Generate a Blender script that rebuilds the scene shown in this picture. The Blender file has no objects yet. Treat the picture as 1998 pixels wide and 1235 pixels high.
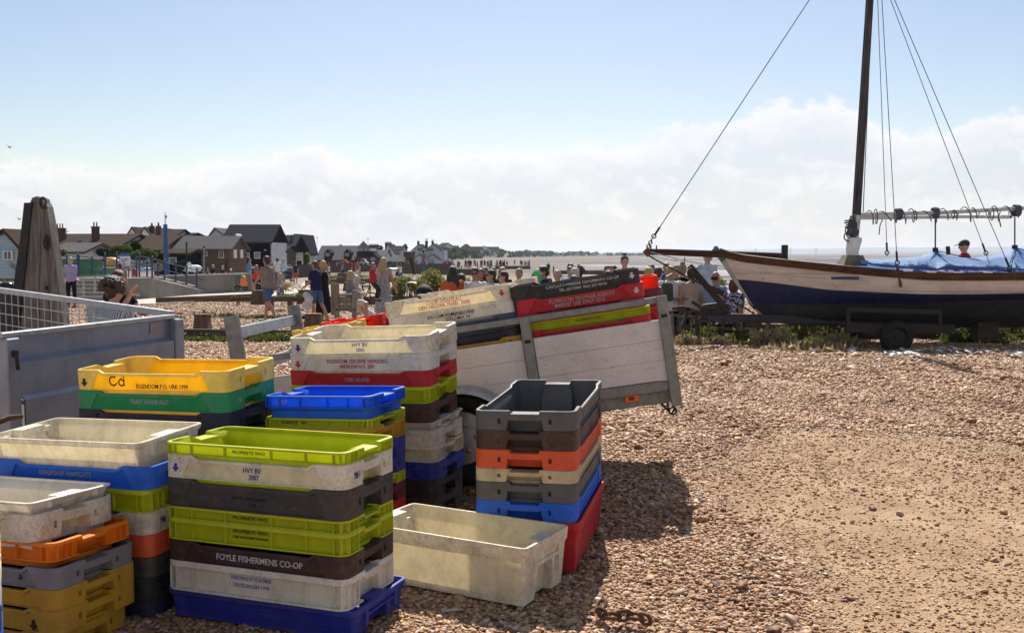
import bpy, bmesh, math, random
import numpy as np
from mathutils import Vector, Matrix, Euler, noise
R=math.radians; rnd=random.Random(7)
SC=bpy.context.scene; COL=SC.collection
# ---------------------------------------------------------------- camera, world, sun
CZ=1.42; K=1942.5; CX,CY=999.0,617.5; PIT=math.atan(122.5/K); cp,sp=math.cos(PIT),math.sin(PIT)
cam=bpy.data.cameras.new('camera'); camo=bpy.data.objects.new('camera',cam); COL.objects.link(camo)
cam.sensor_width=36; cam.lens=36*K/1998; cam.clip_start=.05; cam.clip_end=60000
camo.location=(0,0,CZ); camo.rotation_euler=(R(90)-PIT,0,0); SC.camera=camo
SC.view_settings.view_transform='Standard'; SC.view_settings.look='None'
SC.view_settings.exposure=0.6; SC.view_settings.gamma=1
SUN_EL=R(48); SUN_AZ=R(1.5)          # azimuth measured from +Y towards +X
su=bpy.data.lights.new('sun','SUN'); su.energy=5.0; su.angle=R(.53); su.color=(1,.93,.82)
suo=bpy.data.objects.new('sun',su); COL.objects.link(suo); suo.location=(0,30,40)
sd=Vector((math.sin(SUN_AZ)*math.cos(SUN_EL),math.cos(SUN_AZ)*math.cos(SUN_EL),math.sin(SUN_EL)))
suo.rotation_euler=sd.to_track_quat('Z','Y').to_euler()
W=bpy.data.worlds.new('World'); SC.world=W; W.use_nodes=True
def build_world():
    nt=W.node_tree; N=nt.nodes; L=nt.links; N.clear()
    out=N.new('ShaderNodeOutputWorld'); bg=N.new('ShaderNodeBackground'); bg.inputs[1].default_value=.12
    sky=N.new('ShaderNodeTexSky'); sky.sky_type='NISHITA'; sky.sun_disc=False
    sky.sun_elevation=SUN_EL; sky.sun_rotation=SUN_AZ; sky.altitude=0; sky.air_density=1.0; sky.dust_density=.7; sky.ozone_density=3.0
    tc=N.new('ShaderNodeTexCoord'); sep=N.new('ShaderNodeSeparateXYZ'); L.new(tc.outputs['Generated'],sep.inputs[0])
    def M(op,a,b=None,c=None,clamp=False):
        n=N.new('ShaderNodeMath'); n.operation=op; n.use_clamp=clamp
        for i,v in enumerate((a,b,c)):
            if v is None: continue
            if isinstance(v,(int,float)): n.inputs[i].default_value=v
            else: L.new(v,n.inputs[i])
        return n.outputs[0]
    x,y,z=sep.outputs; az=M('ARCTAN2',x,y)
    u=M('ADD',M('MULTIPLY',az,1/1.1),.5,clamp=True)
    ramp=N.new('ShaderNodeValToRGB'); L.new(u,ramp.inputs[0]); el=ramp.color_ramp; el.interpolation='B_SPLINE'
    pts=[(0,165),(60,172),(180,166),(280,152),(420,178),(540,205),(640,205),(700,176),(820,200),(1000,210),(1110,205),(1190,232),(1240,222),(1330,250),(1450,272),(1560,285),(1650,285),(1740,215),(1810,215),(1900,245),(1998,262)]
    els=[(math.atan((px-999)/K)/1.1+.5,h/400) for px,h in pts]
    while len(el.elements)<len(els): el.elements.new(.5)
    for e,(p,h) in zip(el.elements,els): e.position=p; e.color=(h,h,h,1)
    top=M('MULTIPLY',ramp.outputs[0],400/K)
    mp=N.new('ShaderNodeCombineXYZ'); L.new(az,mp.inputs[0]); L.new(M('MULTIPLY',z,1.6),mp.inputs[1])
    def noi(s,d,rough=.6,dist=.3):
        n=N.new('ShaderNodeTexNoise'); n.inputs['Scale'].default_value=s; n.inputs['Detail'].default_value=d; n.inputs['Roughness'].default_value=rough; n.inputs['Distortion'].default_value=dist
        L.new(mp.outputs[0],n.inputs['Vector']); return n.outputs[0]
    n1=noi(22,8,.62); n2=noi(7,4); n3=noi(60,6,.6)
    h=M('SUBTRACT',M('ADD',top,M('ADD',M('MULTIPLY',M('SUBTRACT',n1,.5),.06),M('MULTIPLY',M('SUBTRACT',n3,.5),.022))),z)   # depth below the bank's top
    mask=M('MULTIPLY',M('MULTIPLY',h,105,clamp=True),M('ADD',M('MULTIPLY',n2,.9),.42,clamp=True),clamp=True)
    edge=M('SUBTRACT',1,M('MULTIPLY',M('ABSOLUTE',M('SUBTRACT',h,.010)),34),clamp=True)
    puff=M('MULTIPLY',M('SUBTRACT',n1,.50),9,clamp=True)
    bright=M('MAXIMUM',edge,M('MULTIPLY',puff,.55),clamp=True)
    cc=N.new('ShaderNodeMixRGB'); L.new(bright,cc.inputs[0]); cc.inputs[1].default_value=(4.2,4.4,4.8,1); cc.inputs[2].default_value=(5.6,5.45,5.5,1)
    # gentle base haze below the bank
    mx=N.new('ShaderNodeMixRGB'); L.new(M('MULTIPLY',mask,.93),mx.inputs[0]); 
    hs=N.new('ShaderNodeHueSaturation'); hs.inputs['Value'].default_value=.70; hs.inputs['Saturation'].default_value=1.12
    tn=N.new('ShaderNodeMixRGB'); tn.blend_type='MULTIPLY'; tn.inputs[0].default_value=1; tn.inputs[2].default_value=(1.04,.93,.85,1); L.new(sky.outputs[0],tn.inputs[1]); L.new(tn.outputs[0],hs.inputs['Color'])
    L.new(hs.outputs[0],mx.inputs[1]); L.new(cc.outputs[0],mx.inputs[2])
    # unseen bright cloud layer added behind the camera as fill for shaded fronts
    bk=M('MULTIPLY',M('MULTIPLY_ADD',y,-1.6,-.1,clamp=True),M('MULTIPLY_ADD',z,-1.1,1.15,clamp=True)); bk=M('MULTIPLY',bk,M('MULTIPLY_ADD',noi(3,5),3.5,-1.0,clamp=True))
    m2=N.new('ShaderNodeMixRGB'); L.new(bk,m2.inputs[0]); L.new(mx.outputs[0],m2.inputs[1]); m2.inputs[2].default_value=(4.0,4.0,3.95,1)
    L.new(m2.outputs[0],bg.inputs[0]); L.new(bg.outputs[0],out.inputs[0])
build_world()
# ---------------------------------------------------------------- helpers
def P(px,py,Y):
    """pixel of the photograph + distance along Y -> point"""
    u=(px-CX)/K; v=(CY-py)/K; d=(u, cp+v*sp, -sp+v*cp); k=Y/d[1]
    return Vector((d[0]*k,Y,CZ+d[2]*k))
def PX(px,Y): return P(px,495,Y).x
def PZ(py,Y): return P(999,py,Y).z
def smooth(a,b,x):
    t=np.clip((x-a)/(b-a),0,1); return t*t*(3-2*t)
def tag(o,label=None,cat=None,group=None,kind=None):
    if label: o['label']=label
    if cat: o['category']=cat
    if group: o['group']=group
    if kind: o['kind']=kind
    return o
def thing(name,label,cat,loc=(0,0,0),rot=(0,0,0),group=None,parent=None):
    o=bpy.data.objects.new(name,None); COL.objects.link(o); o.empty_display_size=.1
    o.location=loc; o.rotation_euler=rot
    return tag(o,label,cat,group)
class MB:
    """collects shapes into one mesh"""
    def __init__(s): s.v=[];s.f=[];s.m=[]; s.M=Matrix.Identity(4)
    def add(s,vs,fs,mi=0):
        b=len(s.v); s.v+= [tuple(s.M@Vector(v)) for v in vs]; s.f+=[tuple(b+i for i in f) for f in fs]; s.m+=[mi]*len(fs); return s
    def box(s,x0,x1,y0,y1,z0,z1,mi=0):
        return s.add([(x0,y0,z0),(x1,y0,z0),(x1,y1,z0),(x0,y1,z0),(x0,y0,z1),(x1,y0,z1),(x1,y1,z1),(x0,y1,z1)],
          [(0,3,2,1),(4,5,6,7),(0,1,5,4),(1,2,6,5),(2,3,7,6),(3,0,4,7)],mi)
    def bbox(s,x0,x1,y0,y1,z0,z1,b=.004,mi=0):
        """chamfered box"""
        vs=[];ix={}
        for i,(a,sx) in enumerate(((x0,1),(x1,-1))):
            for j,(c,sy) in enumerate(((y0,1),(y1,-1))):
                for k,(e,sz) in enumerate(((z0,1),(z1,-1))):
                    for ax in range(3):
                        p=[a,c,e]; d=[sx*b,sy*b,sz*b]
                        for q in range(3):
                            if q!=ax: p[q]+=d[q]
                        ix[i,j,k,ax]=len(vs); vs.append(p)
        F=[]
        for i in (0,1): F.append([ix[i,0,0,0],ix[i,1,0,0],ix[i,1,1,0],ix[i,0,1,0]])
        for j in (0,1): F.append([ix[0,j,0,1],ix[1,j,0,1],ix[1,j,1,1],ix[0,j,1,1]])
        for k in (0,1): F.append([ix[0,0,k,2],ix[1,0,k,2],ix[1,1,k,2],ix[0,1,k,2]])
        for i in (0,1):
            for j in (0,1):
                F.append([ix[i,j,0,0],ix[i,j,1,0],ix[i,j,1,1],ix[i,j,0,1]])
                F.append([ix[i,0,j,0],ix[i,1,j,0],ix[i,1,j,2],ix[i,0,j,2]])
                F.append([ix[0,i,j,1],ix[1,i,j,1],ix[1,i,j,2],ix[0,i,j,2]])
                for k in (0,1): F.append([ix[i,j,k,0],ix[i,j,k,1],ix[i,j,k,2]])
        return s.add(vs,F,mi)
    def bar(s,a,b,w,h=None,mi=0,up=(0,0,1)):
        """box bar between two points"""
        h=h or w; a=Vector(a);b=Vector(b); d=(b-a); L=d.length; d.normalize(); u=Vector(up)
        if abs(d.dot(u))>.99: u=Vector((0,1,0))
        x=d.cross(u).normalized(); y=x.cross(d)
        vs=[]
        for p in (a,b):
            for sx,sy in ((-1,-1),(1,-1),(1,1),(-1,1)): vs.append(p+x*sx*w/2+y*sy*h/2)
        return s.add(vs,[(3,2,1,0),(4,5,6,7),(0,1,5,4),(1,2,6,5),(2,3,7,6),(3,0,4,7)],mi)
    def tube(s,pts,r,n=8,mi=0,caps=True):
        pts=[Vector(p) for p in pts]; rs=r if isinstance(r,(list,tuple)) else [r]*len(pts)
        vs=[];fs=[]; px=None
        for i,p in enumerate(pts):
            d=(pts[min(i+1,len(pts)-1)]-pts[max(i-1,0)]).normalized()
            if px is None:
                px=d.cross(Vector((0,0,1)));
                if px.length<.05: px=d.cross(Vector((0,1,0)))
            px=(px-d*px.dot(d)).normalized(); py=d.cross(px)
            for k in range(n):
                a=2*math.pi*k/n; vs.append(p+(px*math.cos(a)+py*math.sin(a))*rs[i])
        for i in range(len(pts)-1):
            for k in range(n): k2=(k+1)%n; fs.append((i*n+k,i*n+k2,(i+1)*n+k2,(i+1)*n+k))
        if caps: fs.append(tuple(range(n-1,-1,-1))); fs.append(tuple((len(pts)-1)*n+k for k in range(n)))
        return s.add(vs,fs,mi)
    def ell(s,c,r,nu=12,nv=8,mi=0,rot=None):
        vs=[];fs=[]; c=Vector(c); r=(r,r,r) if isinstance(r,(int,float)) else r
        Rm=(rot.to_matrix() if rot else Matrix.Identity(3))
        for j in range(nv+1):
            t=math.pi*j/nv
            for i in range(nu):
                a=2*math.pi*i/nu
                vs.append(c+Rm@Vector((r[0]*math.sin(t)*math.cos(a),r[1]*math.sin(t)*math.sin(a),r[2]*math.cos(t))))
        for j in range(nv):
            for i in range(nu): i2=(i+1)%nu; fs.append((j*nu+i,(j+1)*nu+i,(j+1)*nu+i2,j*nu+i2))
        return s.add(vs,fs,mi)
    def prism(s,poly,y0,y1,mi=0):
        """polygon in xz extruded along y"""
        n=len(poly); vs=[(x,y0,z) for x,z in poly]+[(x,y1,z) for x,z in poly]
        return s.add(vs,[tuple(range(n)),tuple(range(2*n-1,n-1,-1))]+[(i,i+n,(i+1)%n+n,(i+1)%n) for i in range(n)],mi)
    def torus(s,c,Rr,r,n=20,m=8,ax='y',mi=0,arc=(0,2*math.pi),sx=1,sz=1):
        pts=[]; c=Vector(c); full=abs(arc[1]-arc[0]-2*math.pi)<1e-6
        N_=n if full else n+1
        vs=[];fs=[]
        for i in range(N_):
            a=arc[0]+(arc[1]-arc[0])*i/n
            for k in range(m):
                b=2*math.pi*k/m; rr=Rr+r*math.cos(b); q=(rr*math.cos(a)*sx, r*math.sin(b), rr*math.sin(a)*sz)
                if ax=='z': q=(q[0],q[2],q[1])
                if ax=='x': q=(q[1],q[0],q[2])
                vs.append(c+Vector(q))
        for i in range(n):
            i2=(i+1)%N_
            for k in range(m): k2=(k+1)%m; fs.append((i*m+k,i*m+k2,i2*m+k2,i2*m+k))
        return s.add(vs,fs,mi)
    def build(s,name,mats,parent=None,smooth_ang=None,world=False,normals=True):
        me=bpy.data.meshes.new(name)
        vs=s.v
        if world and parent is not None:
            Mw=Matrix.Identity(4); q_=parent
            while q_ is not None: Mw=q_.matrix_basis@Mw; q_=q_.parent
            inv=Mw.inverted(); vs=[tuple(inv@Vector(v)) for v in vs]
        me.from_pydata(vs,[],s.f)
        if not isinstance(mats,(list,tuple)): mats=[mats]
        for m in mats: me.materials.append(m)
        me.polygons.foreach_set('material_index',s.m)
        if normals:
            bm=bmesh.new(); bm.from_mesh(me); bmesh.ops.recalc_face_normals(bm,faces=bm.faces); bm.to_mesh(me); bm.free()
        if smooth_ang:
            me.shade_smooth(); me.set_sharp_from_angle(angle=R(smooth_ang))
        me.update()
        o=bpy.data.objects.new(name,me); COL.objects.link(o)
        if parent is not None: o.parent=parent
        return o
def copy_tree(o,parent=None):
    c=o.copy(); COL.objects.link(c)
    if parent is not None: c.parent=parent
    for ch in [q for q in bpy.data.objects if q.parent==o]: copy_tree(ch,c)
    return c
# ---------------------------------------------------------------- materials
MATS={}
def nodes(name):
    m=bpy.data.materials.new(name); m.use_nodes=True; nt=m.node_tree; nt.nodes.clear()
    o=nt.nodes.new('ShaderNodeOutputMaterial'); b=nt.nodes.new('ShaderNodeBsdfPrincipled'); nt.links.new(b.outputs[0],o.inputs[0]); return m,nt,b,o
def nn(nt,t,**kw):
    n=nt.nodes.new('ShaderNode'+t)
    for k,v in kw.items():
        if k in n.inputs: n.inputs[k].default_value=v
        else: setattr(n,k,v)
    return n
def rgba(c): return (c[0],c[1],c[2],1)
def S(*c):
    """sRGB 0-255 -> linear"""
    return tuple((x/255/12.92 if x/255<=.04045 else ((x/255+.055)/1.055)**2.4) for x in c)
def noise_tex(nt,scale,detail=4,rough=.6,vec=None,dist=0,stretch=None,local=False):
    if vec is None:
        if local: tc=nn(nt,'TexCoord'); vec=tc.outputs['Object']
        else: tc=nn(nt,'NewGeometry'); vec=tc.outputs['Position']
    if stretch:
        mp=nn(nt,'Mapping'); mp.inputs['Scale'].default_value=stretch; nt.links.new(vec,mp.inputs[0]); vec=mp.outputs[0]
    n=nn(nt,'TexNoise',Scale=scale,Detail=detail,Roughness=rough,Distortion=dist); nt.links.new(vec,n.inputs['Vector']); return n.outputs[0]
def ramp(nt,fac,stops):
    r=nn(nt,'ValToRGB'); e=r.color_ramp.elements
    while len(e)<len(stops): e.new(.5)
    for q,(p,c) in zip(e,stops): q.position=p; q.color=rgba(c) if len(c)==3 else c
    nt.links.new(fac,r.inputs[0]); return r.outputs[0]
def mixc(nt,fac,a,b,mode='MIX'):
    m=nn(nt,'MixRGB',blend_type=mode)
    for i,v in ((0,fac),(1,a),(2,b)):
        if isinstance(v,(int,float)): m.inputs[i].default_value=v
        elif isinstance(v,tuple): m.inputs[i].default_value=rgba(v)
        else: nt.links.new(v,m.inputs[i])
    return m.outputs[0]
def bump(nt,b,h,strength=.3,dist=.01):
    n=nn(nt,'Bump',Strength=strength,Distance=dist); nt.links.new(h,n.inputs['Height']); nt.links.new(n.outputs[0],b.inputs['Normal']); return n
def paint(name,c,var=.25,rough=.6,scale=6,bmp=.15,metal=0,dark=None,stretch=None,spec=.4,local=False,fine=60):
    """general surface: base colour broken by two noises, slight relief"""
    if name in MATS: return MATS[name]
    m,nt,b,o=nodes(name); n=noise_tex(nt,scale,5,.65,stretch=stretch,local=local); n2=noise_tex(nt,fine,3,.6,stretch=stretch,local=local)
    d=dark or tuple(x*(1-var*1.6) for x in c); l=tuple(min(1,x*(1+var*.6)) for x in c)
    base=ramp(nt,n,[(.3,d),(.55,c),(.75,l)]); base=mixc(nt,.35,base,ramp(nt,n2,[(.3,d),(.7,l)]))
    nt.links.new(base,b.inputs['Base Color']); b.inputs['Roughness'].default_value=rough; b.inputs['Metallic'].default_value=metal
    b.inputs['Specular IOR Level'].default_value=spec
    if bmp: bump(nt,b,n2,bmp,.004)
    MATS[name]=m; return m
def plastic(name,c,transl=.25,dirt=.5,dirtc=(.20,.125,.07),rough=.5):
    """moulded polythene with scuffs and brown stains; lets some light through"""
    if name in MATS: return MATS[name]
    m,nt,b,o=nodes(name)
    n1=noise_tex(nt,7,6,.7,dist=.6); n2=noise_tex(nt,38,4,.7); n3=noise_tex(nt,110,3,.6); n4=noise_tex(nt,8,8,.8,stretch=(1,1,.6),dist=.8)
    lo=tuple(x*.82 for x in c); base=ramp(nt,n1,[(.3,lo),(.52,c),(.8,tuple(min(1,x*1.06+.01) for x in c))])
    st=ramp(nt,n4,[(.42,(0,0,0)),(.72,(1,1,1))]); st2=ramp(nt,n2,[(.34,(.25,.25,.25)),(.66,(1,1,1))])
    k=mixc(nt,1,st,st2,'MULTIPLY'); kk=nn(nt,'Math',operation='MULTIPLY'); nt.links.new(k,kk.inputs[0]); kk.inputs[1].default_value=dirt*1.1
    base=mixc(nt,kk.outputs[0],base,dirtc)
    sc=ramp(nt,n3,[(.62,(0,0,0)),(.7,(1,1,1))]); k2=nn(nt,'Math',operation='MULTIPLY'); nt.links.new(sc,k2.inputs[0]); k2.inputs[1].default_value=dirt*.45
    base=mixc(nt,k2.outputs[0],base,tuple(x*.5+y*.35 for x,y in zip(dirtc,c)))
    if dirt>=.55:
        n6=noise_tex(nt,60,8,.88,dist=1.4); n7=noise_tex(nt,6,6,.75); q6=mixc(nt,1,ramp(nt,n6,[(.46,(0,0,0)),(.60,(1,1,1))]),ramp(nt,n7,[(.40,(.15,.15,.15)),(.62,(1,1,1))]),'MULTIPLY'); k6=nn(nt,'Math',operation='MULTIPLY'); nt.links.new(q6,k6.inputs[0]); k6.inputs[1].default_value=min(.95,dirt*.85); base=mixc(nt,k6.outputs[0],base,(.17,.095,.045))
    n5=noise_tex(nt,24,7,.85,stretch=(.35,.35,1.6),dist=1.2); k3=nn(nt,'Math',operation='MULTIPLY'); nt.links.new(ramp(nt,n5,[(.52,(0,0,0)),(.66,(1,1,1))]),k3.inputs[0]); k3.inputs[1].default_value=.16+.2*dirt
    base=mixc(nt,k3.outputs[0],base,tuple(.55*x+.17 for x in c))
    nt.links.new(base,b.inputs['Base Color']); nt.links.new(ramp(nt,n1,[(.3,(rough+.2,)*3),(.7,(rough-.08,)*3)]),b.inputs['Roughness']); b.inputs['Specular IOR Level'].default_value=.35
    bump(nt,b,n2,.12,.003)
    if transl>0:
        t=nn(nt,'BsdfTranslucent'); g=nn(nt,'Gamma'); g.inputs[1].default_value=.75; nt.links.new(base,g.inputs[0]); nt.links.new(g.outputs[0],t.inputs[0])
        ms=nn(nt,'MixShader'); ms.inputs[0].default_value=transl; nt.links.new(b.outputs[0],ms.inputs[1]); nt.links.new(t.outputs[0],ms.inputs[2]); nt.links.new(ms.outputs[0],o.inputs[0])
    MATS[name]=m; return m
def woodm(name,c,c2,axis='x',rough=.85,scale=3):
    if name in MATS: return MATS[name]
    m,nt,b,o=nodes(name); st={'x':(.6,9,9),'y':(9,.6,9),'z':(9,9,.6)}[axis]
    g=noise_tex(nt,scale,6,.7,stretch=st,dist=.6,local=True); w=noise_tex(nt,2.2,4,.6); f=noise_tex(nt,scale*5,3,.6,stretch=st,local=True)
    base=ramp(nt,g,[(.3,tuple(x*.45 for x in c2)),(.45,c2),(.6,c),(.8,tuple(min(1,x*1.2) for x in c))]); base=mixc(nt,.4,base,ramp(nt,w,[(.3,c2),(.7,c)]))
    nt.links.new(base,b.inputs['Base Color']); b.inputs['Roughness'].default_value=rough; b.inputs['Specular IOR Level'].default_value=.2
    a=nn(nt,'Math',operation='ADD'); nt.links.new(g,a.inputs[0]); nt.links.new(f,a.inputs[1]); bump(nt,b,a.outputs[0],.6,.01)
    MATS[name]=m; return m
galv=paint('galvanised_steel',(.42,.43,.45),.28,.42,14,.08,metal=.65,fine=90)
galv_old=paint('weathered_galvanised',(.27,.265,.25),.3,.6,18,.1,metal=.3,fine=90)
steel_dark=paint('dark_rusty_steel',(.035,.027,.024),.5,.8,12,.3,dark=(.015,.011,.01))
rust=paint('rust',(.16,.07,.04),.5,.85,20,.4)
black_rubber=paint('black_rubber',(.012,.012,.013),.3,.75,20,.2)
white_paint=paint('white_paint',(.72,.72,.7),.12,.5,5,.05)
blue_paint=paint('blue_railing_paint',S(44,68,108),.25,.45,8,.05)
# ---------------------------------------------------------------- terrain
def gz(X,Y,fine=True):
    X=np.asarray(X,float);Y=np.asarray(Y,float)
    z=np.interp(Y,[-20,10,16,20,26,39,50,81,150,280,600,2000,9000],[0,-.02,-.08,-.2,-.35,-.6,-.72,-1.0,-1.4,-1.8,-1.9,-1.9,-1.9])
    xs=np.interp(Y,[30,44,56,100,250,480,800,1500,3000,9000],[90,60,8,5,5,35,95,320,900,4200])
    drop=smooth(0,1,(X-xs)/(3+.05*np.abs(Y)))*smooth(40,52,Y)
    z=z*(1-drop)+(-3.0)*drop
    if fine:
        z=z+(.018*np.sin(X*1.7+1.3*np.sin(Y*.9))*np.sin(Y*1.3+.7)+.012*np.sin(X*3.9+Y*2.1))*smooth(2,6,Y)*(1-.0*Y)
    return z
def g(x,y): return float(gz(x,y))
def sandmask(X,Y):
    w=.35*np.sin(X*1.9+Y*.8)+.25*np.sin(Y*2.7-X*1.1)+.15*np.sin(X*5.3+Y*3.1)
    a=smooth(.75,1.75,X-.10*(Y-4)+w*.5)*(1-smooth(6.3,8.4,Y+w*1.1))
    b=.35*smooth(.25,.8,w+.25)*smooth(6.5,8,Y)*(1-smooth(13,16,Y))*smooth(0,1.5,X)
    return np.clip(a+b,0,1)
def build_terrain():
    ys=np.concatenate([np.linspace(-9,3,14)[:-1],np.linspace(3,9,90)[:-1],np.linspace(9,30,110)[:-1],np.geomspace(30,9000,150)])
    us=np.linspace(-1.3,1.3,260)
    Y,U=np.meshgrid(ys,us,indexing='ij'); X=U*(Y+12)*.8
    Z=gz(X,Y); V=np.stack([X,Y,Z],-1).reshape(-1,3); ny,nx=Y.shape
    i=np.arange(ny*nx).reshape(ny,nx); F=np.stack([i[:-1,:-1],i[:-1,1:],i[1:,1:],i[1:,:-1]],-1).reshape(-1,4)
    me=bpy.data.meshes.new('beach_ground'); me.from_pydata(V.tolist(),[],F.tolist())
    at=me.attributes.new('sand','FLOAT','POINT'); at.data.foreach_set('value',sandmask(X,Y).reshape(-1).astype(np.float32))
    m,nt,b,o=nodes('shingle')
    geo=nn(nt,'NewGeometry'); pos=geo.outputs['Position']
    a=nn(nt,'Attribute',attribute_name='sand')
    v=nn(nt,'TexVoronoi',Scale=34.0,Randomness=1.0); nt.links.new(pos,v.inputs['Vector'])
    v2=nn(nt,'TexVoronoi',Scale=9.0); nt.links.new(pos,v2.inputs['Vector'])
    sep=nn(nt,'SeparateColor'); nt.links.new(v.outputs['Color'],sep.inputs[0])
    sep2=nn(nt,'SeparateColor'); nt.links.new(v2.outputs['Color'],sep2.inputs[0])
    pc=[(0,(.13,.075,.05)),(.2,(.25,.155,.10)),(.45,(.38,.25,.165)),(.7,(.47,.325,.225)),(.9,(.55,.42,.32)),(1,(.66,.58,.5))]
    st=ramp(nt,sep.outputs[0],pc); st=mixc(nt,.35,st,ramp(nt,sep2.outputs[0],pc))
    big=noise_tex(nt,.35,5,.6); big2=noise_tex(nt,2.4,6,.65)
    st=mixc(nt,.5,st,ramp(nt,big,[(.35,(.85,.72,.6)),(.6,(1.2,1.12,1.04))]),'MULTIPLY')
    sand=ramp(nt,big2,[(.3,(.28,.175,.10)),(.55,(.41,.275,.165)),(.75,(.50,.37,.245))])
    gr=noise_tex(nt,160,3,.7); sand=mixc(nt,.55,sand,ramp(nt,gr,[(.36,(.35,.32,.3)),(.58,(1.2,1.2,1.2))]),'MULTIPLY')
    gr2=noise_tex(nt,45,3,.7); 
    f=nn(nt,'Math',operation='ADD'); nt.links.new(a.outputs['Fac'],f.inputs[0]); h=nn(nt,'MapRange'); h.inputs['To Min'].default_value=-.45; h.inputs['To Max'].default_value=.45; nt.links.new(gr2,h.inputs[0]); nt.links.new(h.outputs[0],f.inputs[1])
    fr=ramp(nt,f.outputs[0],[(.38,(0,0,0)),(.55,(1,1,1))])
    col=mixc(nt,fr,st,sand)
    # wet sand / mud on the far strand, olive tinge of dry grass
    sx=nn(nt,'SeparateXYZ'); nt.links.new(pos,sx.inputs[0])
    far=nn(nt,'MapRange'); far.inputs['From Min'].default_value=70; far.inputs['From Max'].default_value=150; nt.links.new(sx.outputs[1],far.inputs[0])
    farc=ramp(nt,noise_tex(nt,.05,5,.6,stretch=(.4,1.4,1)),[(.35,(.075,.058,.048)),(.5,(.125,.10,.085)),(.62,(.165,.135,.115)),(.7,(.09,.085,.05))])
    col=mixc(nt,far.outputs[0],col,farc)
    mid=nn(nt,'MapRange'); mid.inputs['From Min'].default_value=14; mid.inputs['From Max'].default_value=24; mid.inputs['To Max'].default_value=.75; nt.links.new(sx.outputs[1],mid.inputs[0])
    mn=noise_tex(nt,7,4,.8,stretch=(1,.5,1)); mn2=noise_tex(nt,1.1,5,.7); midc=mixc(nt,.5,ramp(nt,mn,[(.36,(.13,.085,.06)),(.5,(.33,.255,.20)),(.64,(.55,.46,.39))]),ramp(nt,mn2,[(.35,(.25,.18,.135)),(.65,(.42,.34,.28))]))
    col2=mixc(nt,mid.outputs[0],col,midc); lk=nn(nt,'MixRGB'); nt.links.new(far.outputs[0],lk.inputs[0]); nt.links.new(col2,lk.inputs[1]); nt.links.new(farc,lk.inputs[2]); col=lk.outputs[0]
    nt.links.new(col,b.inputs['Base Color']); b.inputs['Roughness'].default_value=.85; b.inputs['Specular IOR Level'].default_value=.2
    d=nn(nt,'Math',operation='SUBTRACT'); d.inputs[0].default_value=1; nt.links.new(v.outputs['Distance'],d.inputs[1])
    d2=nn(nt,'Math',operation='MULTIPLY_ADD'); nt.links.new(d.outputs[0],d2.inputs[0]); 
    inv=nn(nt,'Math',operation='SUBTRACT'); inv.inputs[0].default_value=1.15; nt.links.new(fr,inv.inputs[1]); nt.links.new(inv.outputs[0],d2.inputs[1]); nt.links.new(gr2,d2.inputs[2])
    bump(nt,b,d2.outputs[0],.9,.02)
    me.materials.append(m); me.shade_smooth(); ob=bpy.data.objects.new('beach_ground',me); COL.objects.link(ob); tag(ob,'shingle beach of tan pebbles with a sandy track',kind='structure')
build_terrain()
def build_mud():
    b=MB(); b.add([(-60,46,-2.0),(9000,46,-2.0),(9000,16000,-2.0),(-60,16000,-2.0)],[(0,1,2,3)])
    m,nt,bs,o=nodes('wet_mud')
    n=noise_tex(nt,.05,6,.62,stretch=(.22,1.6,1),dist=.4); n2=noise_tex(nt,.6,4,.6,stretch=(.3,1.5,1)); n3=noise_tex(nt,.006,5,.6,stretch=(.25,1.6,1))
    k=mixc(nt,.5,n,n3)
    c=ramp(nt,k,[(.41,(.025,.023,.027)),(.47,(.085,.078,.085)),(.54,(.135,.128,.142)),(.60,(.04,.042,.036))])
    c=mixc(nt,.3,c,ramp(nt,n2,[(.3,(.08,.06,.05)),(.7,(.35,.3,.26))]))
    r=ramp(nt,k,[(.515,(.9,.9,.9)),(.535,(.16,.16,.16)),(.555,(.2,.2,.2)),(.585,(.9,.9,.9))])
    nt.links.new(c,bs.inputs['Base Color']); nt.links.new(r,bs.inputs['Roughness']); sp_=ramp(nt,k,[(.515,(.03,.03,.03)),(.535,(.5,.5,.5)),(.555,(.5,.5,.5)),(.585,(.03,.03,.03))]); nt.links.new(sp_,bs.inputs['Specular IOR Level']); bump(nt,bs,n2,.35,.12)
    tag(b.build('mud_flats',m,normals=False),'wet tidal mud with shallow pools',kind='structure')
build_mud()
# ---------------------------------------------------------------- pebbles (uncountable: one object)
def pebble_mat():
    m,nt,b,o=nodes('pebble')
    oi=nn(nt,'ObjectInfo'); c=ramp(nt,oi.outputs['Random'],[(0,(.12,.06,.035)),(.10,(.23,.12,.065)),(.3,(.37,.21,.11)),(.5,(.48,.30,.165)),(.68,(.57,.39,.235)),(.82,(.36,.25,.19)),(.95,(.58,.44,.32)),(1,(.74,.66,.56))])
    n=noise_tex(nt,60,4,.6); c=mixc(nt,.5,c,ramp(nt,n,[(.3,(.55,.52,.5)),(.7,(1.2,1.2,1.2))]),'MULTIPLY')
    pn=noise_tex(nt,.9,5,.7); c=mixc(nt,1,c,ramp(nt,pn,[(.34,(.72,.58,.48)),(.5,(.98,.92,.86)),(.62,(1.08,1.06,1.03))]),'MULTIPLY')
    nt.links.new(c,b.inputs['Base Color']); b.inputs['Roughness'].default_value=.62; b.inputs['Specular IOR Level'].default_value=.3
    return m
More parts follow.
